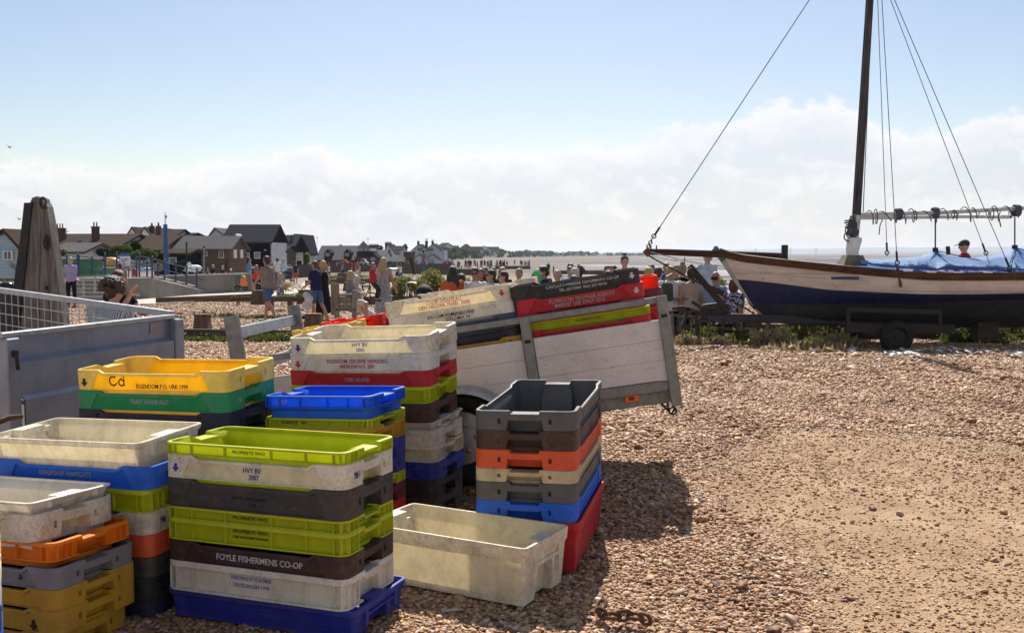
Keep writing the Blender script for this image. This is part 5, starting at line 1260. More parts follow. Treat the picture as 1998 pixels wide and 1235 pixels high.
person(486,55.5,-70,'man in a sky blue t-shirt sitting on top of the concrete wall',H=1.74,seated=True,top=(SKY,.6),bot=('shorts',BEIGE),hair=('short','dark'),z=-.13,wide=1.15,arms=((35,8,80),(30,6,60)))
person(500,42.5,8,'woman in a black top with a red bag and beige shorts by the wall',H=1.62,top=(BLACK,.3),bot=('shorts',BEIGE),hair=('long','sandy'),arms=((5,8,10),(6,8,10)))
person(576,80,4,'man in a navy t-shirt and coral shorts walking away on the path',H=1.80,top=(NAVY,.6),bot=('shorts',CORAL),hair=('short','brown'),vox=.016,legs=((8,4),(-8,8)))
person(569,84,4,'girl in a pink skirt walking beside the man in coral shorts',H=1.45,top=(C_('purple_cotton',(.2,.08,.25)),.4),bot=('skirt',C_('pink_cotton',(.5,.08,.2))),hair=('long','brown'),vox=.018)
person(434,60,176,'man in a navy waistcoat over a white shirt behind the concrete wall',H=1.72,top=(NAVY,.1),bot=('trousers',NAVY),hair=('short','grey'),vox=.016,z=-.98)
person(450,60.5,200,'child in a white sun hat beside the man in the waistcoat',H=1.30,top=(C_('dk_purple',(.06,.04,.15)),.5),bot=('shorts',BLUE),hair=('cap','hwhite'),vox=.016,z=-.75)
person(827,60,-65,'bearded man in a grey blue t-shirt seen above the plants beside a dark post',H=1.80,top=(C_('slate_cotton',(.16,.20,.26)),.6),bot=('jeans',DENIM),hair=('short','brown'),vox=.016,z=-.10)
person(205,11.1,-15,'person with big curly brown hair in a blue striped shirt, back turned, beyond the mesh',H=1.74,seated=True,top=(BLSTR,1.7),bot=('jeans',DENIM),hair=('curly','brown'),vox=.009,lean=14,hyaw=-28,hpitch=10,z=-.18,wide=1.12,arms=((35,10,70,25),(30,10,80,25)))
person(228,11.6,-112,'person with auburn hair and dark top raising an open hand beside the curly haired one',H=1.66,seated=True,top=(BLACK,.5),bot=('jeans',DENIM),hair=('long','auburn'),vox=.008,z=-.05,arms=((40,10,60,10),(58,12,84,-10)),hyaw=-20,hpitch=15)
person(683,21.2,-82,'child with blond hair and striped t-shirt sitting on the wooden armchair bench',H=1.40,seated=True,top=(BWSTR,.75),bot=('shorts',WHITE),hair=('short','blond'),arms=((30,8,50),(35,8,30)),z=g(-3.4,21)+.12,seat=.47,shoes=None)
person(700,21.6,-60,'adult on the far side of the armchair bench with bare legs stretched out',H=1.60,seated=True,seat=.40,top=(WHITE,.3),bot=('shorts',WHITE),hair=('pony','white'),legs=((-12,-48),(-18,-42)),z=g(-3.2,21.6),shoes=(.2,.1,.06),lean=-8)
# the seated crowd at the picnic tables
GP='people seated at the picnic tables'
def sit(px,Y,hd,label,topy,**k):
    Y=Y*(.94 if px<1240 else .95)
    k.setdefault('group',GP); s=k.get('H',1.72)/1.75; k['H']=k.get('H',1.72)
    lean=k.get('lean',0); ht=.10*s+(.50*math.cos(R(lean))+.155+.125)*s
    ztop=PZ(topy,Y); X=PX(px,Y); k['seat']=ztop-g(X,Y)-ht; k['seated']=True
    # the bench under each seated figure
    person(px,Y,hd,label,**k); SEATS.append((X,Y,ztop-ht,R(hd)))
SEATS=[]
sit(884,19.8,35,'woman with long dark dreadlocks and a burnt orange top, back turned',518,top=(ORANGE,.5),bot=('jeans',DENIM),hair=('dreads','dark'),skin='brown',arms=((25,12,60),(25,12,60)),hyaw=-40,wide=1.05)
sit(900,21,30,'person in a white t-shirt mostly hidden behind the woman in orange',533,top=(WHITE,.6),bot=('jeans',DENIM),hair=('short','dark'),hyaw=0)
sit(927,20,172,'man in a white polo shirt and sunglasses facing the camera',521,top=(WHITE,.6),bot=('jeans',DENIM),hair=('short','dark'),skin='olive',glasses=True,arms=((20,10,60,20),(20,10,60,20)),wide=1.08,hpitch=6)
sit(958,20.2,140,'man in a pale blue shirt and sunglasses looking left',525,top=(LBLUE,.6),bot=('jeans',DENIM),hair=('short','dark'),skin='olive',glasses=True,wide=1.05,hyaw=-20)
sit(938,22.4,170,'dark haired woman half hidden between the white polo and the pale blue shirt',523,top=(C_('maroon_cotton',(.12,.03,.04)),.5),bot=('jeans',DENIM),hair=('long','auburn'),skin='tan')
sit(945,23.5,180,'man with short brown hair in the row behind the white polo shirt',520,top=(NAVY,.5),bot=('jeans',DENIM),hair=('short','brown'))
sit(962,23.2,200,'woman with brown hair behind the man in pale blue',520,top=(BLACK,.5),bot=('jeans',DENIM),hair=('bob','brown'))
sit(983,20.3,105,'man with glasses and a pale pink shirt in profile to the left',528,top=(C_('pale_pink',(.6,.46,.48)),.6),bot=('jeans',DENIM),hair=('short','brown'),glasses=True,wide=1.1)
sit(980,22.6,175,'blond woman with sunglasses pushed up, dark top',520,top=(BLACK,.4),bot=('jeans',DENIM),hair=('long','blond'),glasses=True)
sit(1013,23,165,'bare shouldered young person with light brown hair',523,top=None,bot=('shorts',DENIM),hair=('short','sandy'),H=1.66)
sit(1050,21.5,150,'man in a white t-shirt beside the green net, head turned down',524,top=(WHITE,.6),bot=('jeans',DENIM),hair=('short','auburn'),hpitch=18)
sit(1058,23,175,'man with very short dark hair in a dark blue shirt behind the green net',518,top=(NAVY,.6),bot=('jeans',DENIM),hair=('short','dark'),skin='brown')
sit(1072,20.6,100,'young man in a navy t-shirt with a grey striped towel over his shoulder',518,top=(NAVY,.6),bot=('jeans',DENIM),hair=('short','dark'),skin='olive',lean=10,hpitch=15)
sit(1089,22,120,'balding man in a blue shirt leaning forward, looking left',525,top=(BLUE,.6),bot=('jeans',DENIM),hair=('bald','grey'),hpitch=10)
sit(1113,25,170,'man with dark hair and pale t-shirt, farthest back in the middle',513,top=(WHITE,.6),bot=('jeans',DENIM),hair=('short','brown'))
sit(1113,22.5,180,'auburn haired child in a white top',519,H=1.5,top=(WHITE,.5),bot=('shorts',DENIM),hair=('short','auburn'))
sit(1127,21,120,'person with messy dark brown hair bending forward',523,top=(BLACK,.6),bot=('jeans',DENIM),hair=('curly','brown'),hpitch=25)
sit(1152,20.6,60,'white haired man in a grey t-shirt leaning over the table',520,top=(GREY,.6),bot=('trousers',BEIGE),hair=('short','white'),lean=35,wide=1.1)
sit(1120,19.6,20,'person with dark hair bowed low behind the black crate',536,top=(BLACK,.6),bot=('jeans',DENIM),hair=('bob','brown'))
sit(1186,23,180,'man with dark brown hair left of the standing woman',517,top=(NAVY,.6),bot=('jeans',DENIM),hair=('short','dark'))
sit(1197,22,150,'man with curly light brown hair just left of the standing woman',517,top=(GREY,.6),bot=('jeans',DENIM),hair=('short','brown'))
sit(1187,20.4,20,'dark haired child just above the rim of the black crate',527,H=1.5,top=(RED,.6),bot=('jeans',DENIM),hair=('bob','brown'))
person(1219,19.4,178,'woman with a top bun and bare shoulders standing among the tables, looking down',H=1.66,top=(C_('cream_cotton',(.6,.52,.45)),-.1),bot=('skirt',BEIGE),hair=('bun','auburn'),hpitch=12,z=PZ(489,19.4)-1.66*1.035,hyaw=8)
sit(1266,19.6,10,'curly blond woman next to the deep red crates, back turned',520,top=(WHITE,.5),bot=('jeans',DENIM),hair=('bob','blond'))
sit(1285,20.5,-35,'man in a pale blue shirt with dark hair and sunglasses, looking right',520,top=(LBLUE,.6),bot=('jeans',DENIM),hair=('short','brown'),glasses=True,wide=1.1)
sit(1301,22.5,160,'balding dark haired man in a blue shirt in the back row',510,top=(BLUE,.6),bot=('jeans',DENIM),hair=('bald','brown'))
sit(1271,23,170,'man with short black hair in the back row, right of the crates',515,top=(GREY,.6),bot=('jeans',DENIM),hair=('short','dark'))
sit(1308,19.0,6,'woman with a blond bob and white lace top, back turned',518,top=(LACE,.5),bot=('trousers',BLACK),hair=('bob','blond'),wide=1.05,arms=((10,12,30),(10,14,30)),legs=((0,20),(0,20)))
sit(1321,22.3,170,'woman in sunglasses between the blond bob and the bun',516,top=(RED,.4),bot=('jeans',DENIM),hair=('short','brown'),glasses=True)
sit(1332,20.2,-10,'woman with a messy blond bun and black sleeveless top',514,top=(BLACK,.1),bot=('trousers',BLACK),hair=('bun','sandy'))
sit(1352,18.9,4,'woman in a sleeveless dusty pink dress behind the winch post, back turned',520,top=(PINK,.1),bot=('dress',PINK),hair=('short','brown'),wide=1.05)
sit(1361,22.5,175,'man with short black hair behind the winch post',519,top=(BLACK,.6),bot=('jeans',DENIM),hair=('short','dark'))
person(1381,21.2,30,'grey haired man in a pale blue polo shirt standing behind the bowsprit',H=1.80,top=(LBLUE,.7),bot=('trousers',BEIGE),hair=('short','grey'),z=PZ(481,21.2)-1.80*1.03,wide=1.1,hyaw=10,hpitch=8)
sit(1396,18.6,-42,'bald bearded man in a blue checked shirt leaning back on one arm',528,top=(CHK,.6),bot=('shorts',NAVY),hair=('bald','dark'),skin='tan',wide=1.12,arms=((10,10,20),(-30,10,0)),hyaw=-10)
sit(1434,18.3,-60,'woman with auburn hair and a navy floral top sitting beside the boat',541,top=(FLOR,.6),bot=('trousers',BLACK),hair=('bob','auburn'),skin='tan',wide=1.1,arms=((-10,10,10),(-15,12,15)))
person(1882,19.2,72,'man in a black cap and dark red jacket looking at a phone beyond the boat',H=1.76,top=(C_('navy_red_jacket',(.03,.03,.05),(.4,.02,.03),'stripe',1.2),1.9),bot=('jeans',DENIM),hair=('cap','black'),z=PZ(460,19.2)-1.76*1.02,arms=((35,6,75,-10),(35,6,75,-10)),hpitch=14)
# tiny figures on the far sand: copies of four figures
GF='tiny walkers on the far strand'
def far_people():
    q=random.Random(11); protos=[]
    cols=[(WHITE,DENIM),(RED,BLACK),(NAVY,BEIGE),(SKY,BLACK),(CORAL,WHITE),(BLACK,CORAL)]
    for i,(a,b_) in enumerate(cols):
        t,_=person(960,200,180*(i%2),'tiny walker among the crowd on the far strand',H=1.6+.05*i,top=(a,.6),bot=('shorts' if i%2 else 'jeans',b_),hair=('short',('brown','dark','blond')[i%3]),vox=.03,legs=((12,4),(-12,10)),group=GF,shoes=None)
        protos.append(t)
    spots=[]
    for k in range(64):
        px=q.uniform(866,960) if k<38 else (q.uniform(962,1035) if k<58 else q.uniform(790,880)); Y=q.uniform(165,240)
        spots.append((px,Y))
    for k,(px,Y) in enumerate(spots):
        src=protos[k%6]; o=src if k<6 else copy_tree(src)
        X=PX(px,Y); o.location=(X,Y,g(X,Y)); o.rotation_euler=(0,0,q.uniform(0,6.28))
    # near the red house and on the path
    for px,Y,i,lb in ((641,95,0,'small walker in dark clothes by the distant low wall'),(668,100,3,'small walker in a sky blue top by the distant low wall'),(686,100,1,'small figure in a red top in front of the red brick house'),(697,98,4,'small figure in a coral top near the distant wall'),(700,99,0,'small figure in white raising a camera by the distant wall'),(775,85,3,'small figure beyond the plants, left of the bearded man'),(781,85,0,'small figure in white beyond the plants'),(1035+35,110,2,'small figure crouching on the sand, middle right')):
        o=copy_tree(protos[i]); X=PX(px,Y); o.location=(X,Y,g(X,Y)); o['label']=lb
    for i,(px,Y,lb) in enumerate(((404,58,'small seated looking figure behind the wall, far left'),(383,60,'small figure in pale clothes behind the wall'),(415,62,'small figure in light blue behind the concrete wall'),(424,70,'small figure in pink walking before the brick building'),(352,60,'small figure behind the ramp railings'),(182,60,'small figure in white near the green shed'))):
        o=copy_tree(protos[(i*2+1)%6]); X=PX(px,Y); Y+=8; o.location=(PX(px,Y),Y,-1.15); o['label']=lb
far_people()
def face_rest():
    # furniture under the seated crowd: one plain bench per figure row
    t=[]
    for i,(X,Y,z,h) in enumerate(SEATS):
        e=thing('bench_stool','plank seat under one of the people at the picnic tables','bench',(X,Y,g(X,Y)),(0,0,h),group='plank seats at the picnic tables')
        zs=z-g(X,Y)-.005-.0; b=MB(); b.bbox(-.30,.30,-.16,.20,zs-.05,zs,.006); b.build('seat',wx,e)
        for sx in (-.24,.24): b=MB(); b.bbox(sx-.03,sx+.03,-.12,.16,-.1,zs-.051,.005); b.build('leg',wx,e)
face_rest()
bake_all()
# ---------------------------------------------------------------- vegetation
def leafm(name,c1,c2,c3=None):
    if name in MATS: return MATS[name]
    m,nt,b,o=nodes(name); n=noise_tex(nt,5,4,.7); n2=noise_tex(nt,70,2,.6)
    st=[(.35,c1),(.6,c2)]+([(.68,c3)] if c3 else []); base=mixc(nt,.5,ramp(nt,n,st),ramp(nt,n2,[(.35,c1),(.6,c2)]+([(.72,c3)] if c3 else [])))
    nt.links.new(base,b.inputs['Base Color']); b.inputs['Roughness'].default_value=.6; b.inputs['Specular IOR Level'].default_value=.2
    t=nn(nt,'BsdfTranslucent'); nt.links.new(base,t.inputs[0]); ms=nn(nt,'MixShader'); ms.inputs[0].default_value=.4; nt.links.new(b.outputs[0],ms.inputs[1]); nt.links.new(t.outputs[0],ms.inputs[2]); nt.links.new(ms.outputs[0],o.inputs[0]); MATS[name]=m; return m
GRN=leafm('green_leaves',(.035,.06,.012),(.10,.15,.03)); DGR=leafm('dark_green_leaves',(.015,.03,.012),(.045,.075,.025)); YGR=leafm('flowering_fennel',(.10,.12,.03),(.27,.25,.07),(.55,.38,.12)); DRY=leafm('dry_grass',(.22,.16,.08),(.42,.34,.19)); BYG=leafm('bright_yellow_green',(.16,.2,.02),(.36,.4,.04)); WEED=leafm('beach_weeds',(.04,.06,.015),(.13,.15,.04),(.34,.28,.15))
def leaves(name,mat,pts,size,parent=None,seed=1,tall=1.0,world=False):
    q=np.random.default_rng(seed); n=len(pts); a=q.normal(size=(n,3)); a/=np.linalg.norm(a,axis=1)[:,None]; c=q.normal(size=(n,3)); c-=a*(a*c).sum(1)[:,None]; c/=np.linalg.norm(c,axis=1)[:,None]
    if tall>1: a=a*np.array([.45,.45,1]); 
    s=(size*(.5+q.random(n)))[:,None]; a=a*s*tall*.5; c=c*s*.32
    V=np.stack([pts-a,pts+c,pts+a,pts-c],1).reshape(-1,3); me=bpy.data.meshes.new(name)
    if world and parent: V=V-np.array(parent.location)
    me.from_pydata(V.tolist(),[],np.arange(4*n).reshape(n,4).tolist()); me.materials.append(mat); o=bpy.data.objects.new(name,me); COL.objects.link(o)
    if parent: o.parent=parent
    return o
def blob_pts(c,r,n,seed,lumps=7):
    q=np.random.default_rng(seed); L_=q.normal(size=(lumps,3)); L_/=np.linalg.norm(L_,axis=1)[:,None]; L_[:,2]=np.abs(L_[:,2])*.8; cen=L_*q.uniform(.3,.75,(lumps,1)); rad=q.uniform(.28,.5,lumps)
    k=q.integers(0,lumps,n); d=q.normal(size=(n,3)); d/=np.linalg.norm(d,axis=1)[:,None]; p=cen[k]+d*(rad[k]*q.random(n)**.4)[:,None]
    return p*np.array(r)+np.array(c)
def shrub(name,label,cat,px,pyt,pyb,Y,wpx,mat,n,size,group=None,seed=1,trunk=True,depth=None,lumps=8):
    X=PX(px,Y); zt=PZ(pyt,Y); zb=PZ(pyb,Y); w=wpx/2*Y/K; t=thing(name,label,cat,(X,Y,zb),group=group); h=zt-zb
    p=blob_pts((0,0,h*.42),(w*1.05,depth or w,h*.58),n,seed,lumps); p=p[p[:,2]>0]; leaves('crown' if trunk else 'foliage',mat,p,size,t,seed)
    q=random.Random(seed)
    b=MB()
    for k in range(5 if trunk else 9): a=q.random()*6.28; r=w*(.4 if trunk else .75)*q.random(); b.tube([(0 if trunk else r*math.cos(a)*.8,0 if trunk else r*math.sin(a)*.8,-.05),(r*.5*math.cos(a),r*.5*math.sin(a),h*.35),(r*math.cos(a),r*math.sin(a),h*.8)],[h*.025,h*.018,h*.006],5)
    b.build('trunk' if trunk else 'stem',paint('bark',(.12,.09,.06),.3,.9,10,.4),t); return t
GPl='clumps of tall flowering plants behind the trailer'
for i,(px,pt,pb,Y,w,n,m) in enumerate(((800,526,585,25.5,74,4200,YGR),(840,524,588,26,76,4200,YGR),(775,552,590,24.8,36,1100,GRN),(862,533,588,27,44,1500,YGR),(905,528,580,27.5,74,2600,YGR),(965,536,580,28,60,1500,YGR))):
    shrub('flowering_plant',['tall yellow green clump of flowering plants just right of the blond woman','bushy yellow green clump behind the black pram hood','low green plants at the feet of the blond woman','yellow flowering clump left of the woman in orange','straggly yellow clump behind the woman in orange','thin yellow plants between the men in white and blue shirts'][i],'plant',px,pt,pb,Y,w,m,n,.05,seed=i+3,trunk=False,depth=.5)
for i,(px,pt,pb,Y,w,n,m) in enumerate(((700,532,550,52,46,900,YGR),(655,535,550,55,44,700,WEED),(620,536,551,56,34,500,WEED),(556,548,566,33,40,700,DRY),(462,573,592,28.2,50,600,WEED),(586,568,588,27.6,20,300,WEED),(262,570,582,43,9,150,DRY),(447,560,566,47,10,120,GRN),(520,534,548,56,22,300,DRY),(1411,540,565,27,22,400,WEED))):
    shrub('weed_clump',['yellowish weed clump left of the toddler by the far planks','low weed clump beyond the armchair bench','small weed clump at the left end of the far planks','dry tuft at the edge of the pale path beside the seated woman','green weeds growing on the groyne left of the stub post','green tuft beside the stub post near the boy','small dry tuft at the foot of the ramp wall','green tuft at the foot of the concrete wall near the wheelie bin','brown tuft by the distant path','weedy mound between the checked shirt man and the floral top woman'][i],'weeds',px,pt,pb,Y,w,m,n,.045,seed=i+30,trunk=False,depth=.6)
def weeds_strip():
    q=np.random.default_rng(8); P_=[]
    def strip(px0,px1,Y0,Y1,zmax,n,cl):
        cx_=q.uniform(px0,px1,cl); wt=q.random(cl)**2+.02; k=q.choice(cl,n,p=wt/wt.sum()); px=cx_[k]+q.normal(size=n)*11; Y=q.uniform(Y0,Y1,n); hgt=(q.random(cl)*.8+.2)[k]*zmax; X=(px-CX)/K*Y; return np.stack([X,Y,gz(X,Y)+q.random(n)**1.6*hgt],-1)
    a=np.concatenate([strip(1325,1660,16.6,17.6,.36,6500,30),strip(1850,2080,16.9,17.7,.40,9000,14)]); o=leaves('groyne_weeds',WEED,a,.055,seed=4,tall=1.3); tag(o,'low green and straw coloured weeds along the groyne under the boat',kind='stuff')
    a=np.concatenate([strip(300,640,17.0,17.5,.16,3500,14),strip(320,900,27.4,27.9,.18,4000,22),strip(900,1060,28.2,28.8,.25,1500,10),strip(560,800,60,68,.5,2500,22),strip(600,860,100,120,.9,2500,26)]); o=leaves('shingle_weeds',WEED,a,.06,seed=5,tall=1.2); tag(o,'thin dry weeds along the low groynes',kind='stuff')
    a=np.concatenate([strip(1480,1700,15.9,16.6,.30,1500,12),strip(1330,1480,16.2,16.8,.2,1200,9),strip(1500,1640,14.9,15.7,.12,900,8)]); o=leaves('dry_grass_tufts',DRY,a,.07,seed=6,tall=2.2); tag(o,'straw coloured dry grass by the boat trailer',kind='stuff')
weeds_strip()
# ---------------------------------------------------------------- promenade: path, walls, ramp, steps, rails
def pathm():
    m=paint('pale_concrete_path',(.46,.41,.36),.12,.85,2,.1); b=MB(); pts=[]
    for (px,py_,Y) in ((225,0,41.5),(300,0,42.5),(420,0,47),(520,0,58),(600,0,74),(620,0,84),(560,0,92),(500,0,70),(420,0,56.5),(250,0,44.5)): X=PX(px,Y); pts.append((X,Y,g(X,Y)+.05))
    n=5; L_=[pts[i] for i in range(5)]; R_=[pts[9],pts[8],pts[8],pts[7],pts[6]]; 
    L_=[(225,38.5),(300,39.5),(420,43.5),(520,49),(610,58),(640,72),(640,84)]; R_=[(170,43.5),(260,46),(420,58),(530,64),(585,70),(590,80),(600,95)]
    vs=[];fs=[]
    for (a,Ya),(c,Yc) in zip(L_,R_):
        for f in (0,.33,.66,1): X=PX(a,Ya)*(1-f)+PX(c,Yc)*f; Y=Ya*(1-f)+Yc*f; vs.append((X,Y,g(X,Y)+.045))
    for i in range(len(L_)-1):
        for k in range(3): j=i*4+k; fs.append((j,j+4,j+5,j+1))
    b.add(vs,fs); tag(b.build('path',m,smooth_ang=60),'pale concrete promenade path',kind='structure')
pathm()
conc=paint('stained_concrete',(.21,.19,.165),.28,.85,.8,.15,dark=(.10,.09,.08),stretch=(1,1,.35),fine=12)
def wall_thing(label,a,b_,ztop,zbot,th=.35,name='concrete_wall',mat=None,cap=True):
    A=Vector((PX(a[0],a[1]),a[1],0)); B=Vector((PX(b_[0],b_[1]),b_[1],0)); t=thing(name,label,'wall',(A.x,A.y,zbot)); b=MB(); mz=(ztop+zbot)/2; b.bar(A+Vector((0,0,mz)),B+Vector((0,0,mz)),th,ztop-zbot); b.build('wall',mat or conc,t,world=True)
    if cap: b=MB(); b.bar(A+Vector((0,0,ztop+.031)),B+Vector((0,0,ztop+.031)),th+.06,.06); b.build('coping',paint('pale_coping',(.36,.33,.29),.15,.8,3,.1),t,world=True)
    return t
wall_thing('long grey concrete promenade wall behind the wheelie bin',(262,48.5),(551,60),.26,-1.0)
def ramp_wall():
    t=thing('ramp_wall','sloping grey concrete ramp wall descending to the path','wall',(PX(255,44),44,-.7)); A=Vector((PX(215,44),44,0)); M_=Vector((PX(290,46),46,0)); B=Vector((PX(414,54),54,0)); b=MB(); zt=PZ(542,46)
    q=[(A,zt),(M_,zt),(B,g(B.x,54)+.03)]; vs=[]
    for off in (Vector((0,0,0)),Vector((-.1,1.9,0))):
        for p,z in q: vs.append(Vector((p.x+off.x,p.y+off.y,z)))
        for p,z in q: vs.append(Vector((p.x+off.x,p.y+off.y,-1.1)))
    b.add(vs,[(0,3,4,1),(1,4,5,2),(6,7,10,9),(7,8,11,10),(0,1,7,6),(1,2,8,7),(2,5,11,8),(0,6,9,3)]); b.build('wall',conc,t,world=True)
ramp_wall()
def railing(name,label,posts,rails,Yf,r=.045,mat=None,w=.09,balls=True):
    mat=mat or blue_paint; p0=posts[0]; Y=Yf(p0[0]); t=thing(name,label,'railing',(PX(p0[0],Y),Y,PZ(p0[2],Y)))
    for (px,yt,yb) in posts:
        Y=Yf(px); b=MB(); b.tube([P(px,yb,Y),P(px,yt+1,Y)],w/2,8); 
        if balls: b.ell(P(px,yt+.5,Y),w*.6,8,6)
        b.build('post',mat,t,50,world=True)
    for ln in rails:
        b=MB(); b.tube([P(x,y,Yf(x)) for x,y in ln],r/2,6); b.build('rail',mat,t,50,world=True)
    return t
fr=[(272,495),(297,501),(321,507),(343,513),(364,518),(384,524),(404,529)]
railing('ramp_railing','blue painted handrail running down the front of the ramp',[(x,y,max(541,542+(x-288)*.226)) for x,y in fr],[[(a,b_+4) for a,b_ in fr]+[(412,533),(414,545),(410,550)],[(a,b_+19) for a,b_ in fr]+[(410,550)]],lambda x:np.interp(x,(215,290,414),(44,46,54)))
bk=[(205,494),(228,493),(266,502),(287,508),(308,514)]
railing('ramp_railing','blue painted handrail along the back of the ramp, seen through the front one',[(x,y,541) for x,y in bk],[[(201,506),(205,498),(228,497),(272,499)],[(205,505),(228,508),(266,515),(308,522)],[(205,518),(266,520),(308,530)],[(203,524),(197,541)]],lambda x:48.0)
lf=[(116,497),(130,498),(151,495),(154,498),(179,501),(196,527)]
railing('promenade_railing','blue curved railing in front of the green shed',[(x,y,541) for x,y in lf],[[(116,500),(130,500),(151,501),(166,501),(179,504),(195,510),(205,514)],[(116,521),(151,520),(166,521),(179,524),(196,529)],[(149,519),(153,500)]],lambda x:49.0)
railing('metal_handrail','galvanised tubular handrail in front of the steps',[(137,541,585),(163,541,580),(185,540,572),(213,539,572)],[[(118,541),(137,541),(185,539),(218,537)],[(126,572),(137,570),(165,568)]],lambda x:36.0,mat=galv,w=.075,r=.08,balls=False)
def steps():
    t=thing('concrete_steps','flight of concrete steps leading up to the green shed','steps',(PX(180,44),44,-.7)); 
    for k in range(5):
        y0=546+k*8; Y=44.5-k*.35; b=MB(); x0,x1=PX(146,Y),PX(213,Y); zt=PZ(y0,Y); b.bbox(x0,x1,Y,Y+.36,zt-.14,zt,.01); b.build('step',paint('step_concrete',(.3,.28,.25),.2,.8,3,.1),t,world=True)
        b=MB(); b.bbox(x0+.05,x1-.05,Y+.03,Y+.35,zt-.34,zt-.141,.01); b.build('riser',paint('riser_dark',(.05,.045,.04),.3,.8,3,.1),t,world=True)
    b=MB(); b.box(PX(146,44.5),PX(213,44.5),44.87,46.5,-1.0,PZ(543,44.8)); b.build('landing',conc,t,world=True)
steps()
def prism_px(b,poly,Y,D,mi=0): b.prism([(P(x,y,Y).x,P(x,y,Y).z) for x,y in poly],Y,Y+D,mi)
def part(name,mat,t,poly,Y,D): b=MB(); prism_px(b,poly,Y,D); return b.build(name,mat,t,world=True)
def rect(x0,y0,x1,y1): return [(x0,y0),(x1,y0),(x1,y1),(x0,y1)]
def simple(name,label,cat,px,py,Y,group=None): return thing(name,label,cat,tuple(P(px,py,Y)),group=group)
glass=paint('window_glass',(.06,.075,.09),.3,.12,2,0,spec=.8); wfr=paint('window_frame_white',(.66,.66,.64),.1,.5,5,0)
t=simple('green_shed','green painted flat boarded shed behind the blue railings','shed',155,541,52); part('wall',paint('shed_green',(.015,.17,.09),.15,.5,3,.1),t,rect(112,508,190,541),52,3); part('roof',paint('felt_roof',(.15,.14,.13),.3,.9),t,rect(110,505,192,507.8),51.9,3.2)
t=simple('notice_board','white beach notice board with blue heading and red foot on posts','sign',243,541,47); part('board',paint('sign_white',(.66,.67,.7),.05,.4,8,0),t,rect(234,500,253.5,523.5),46.9,.06); part('heading',paint('sign_blue',(.05,.13,.30),.1,.4),t,rect(233.8,494,250.5,499.8),46.9,.06); part('foot_panel',paint('sign_red',(.5,.03,.05),.1,.4),t,rect(240,520,252,523),46.86,.035)
for x in (238,250): part('leg',blue_paint,t,rect(x,523.6,x+1.6,543),46.95,.05)
b=MB()
for i,(a,c,e,f) in enumerate(((236,505,238,507),(237,509,240,511),(241,507,242.4,511),(243,505,249,505.8),(243,507,248,507.8),(238,514,244,514.8),(238,516,246,516.8))): prism_px(b,rect(a,c,e,f),46.87,.03)
b.build('symbols',paint('sign_ink',(.12,.13,.25),.1,.5),t,world=True)
t=simple('camera_pole','tall blue steel pole carrying a white dome camera','pole',324,535,56); 
b=MB(); b.tube([P(326,540,56),P(324,500,56),P(322.5,438,56)],[.155,.14,.115],12); b.build('pole',paint('pole_blue',(.03,.07,.22),.15,.4),t,50,world=True); b=MB(); b.tube([P(322.5,438,56),P(322.3,427,56)],.035,8); b.torus(P(322.8,419,56),.06,.015,12,6,sz=1.5); b.build('pole_tip',white_paint,t,50,world=True); b=MB(); b.ell(P(323.6,423.5,56),(.075,.075,.10),12,8); b.build('dome_camera',paint('dome_grey',(.35,.36,.38),.1,.3),t,60,world=True)
t=simple('litter_bin','black litter bin with a rounded dome lid and orange band at the far left','bin',17,640,17); b=MB(); c=P(16,640,17); b.tube([(c.x,17,-.15),(c.x,17,PZ(566,17))],[.16,.165],20); b.build('bin_body',paint('bin_black',(.02,.02,.022),.2,.4),t,50,world=True); b=MB(); b.ell((c.x,17,PZ(566,17)+.04),(.15,.15,.11),20,10); b.build('dome_lid',paint('bin_gloss',(.02,.02,.025),.1,.15),t,60,world=True); b=MB(); b.tube([(c.x,17,PZ(568,17)),(c.x,17,PZ(564,17))],.172,20); b.build('band',paint('bin_orange',(.6,.16,.03),.2,.5),t,60,world=True)
def wheelie():
    Y=47; t=simple('wheelie_bin','grey wheelie bin with a green lid and an orange bag tied to it','bin',468,566,Y); b=MB(); prism_px(b,[(457,541),(472,542),(470,560),(460,560)],Y,.5); b.build('bin_body',paint('bin_grey',(.10,.11,.11),.2,.5),t,world=True)
    b=MB(); prism_px(b,[(456,536),(470,535.5),(472,541),(457,540.5)],Y-.03,.56); b.build('lid',paint('lid_green',(.01,.16,.07),.1,.4),t,world=True)
    for x in (463,478): b=MB(); b.torus(P(x,562,Y),.09,.035,16,6); b.build('wheel',black_rubber,t,50,world=True)
    b=MB(); b.bar(P(457,560,Y),P(480,561,Y),.06,.05); b.bar(P(478,540,Y),P(480,561,Y),.04,.04); b.build('trolley',steel_dark,t,world=True)
    b=MB(); 
    q=random.Random(2)
    for k in range(9): b.ell(P(475+q.uniform(-3,4),546+q.uniform(-7,9),Y-.08),(.09+.05*q.random(),.08,.13),8,6)
    o=b.build('refuse_bag',paint('orange_bag',(.75,.20,.04),.2,.4,20,.4),t,world=True); remesh(o,.03,2)
wheelie()
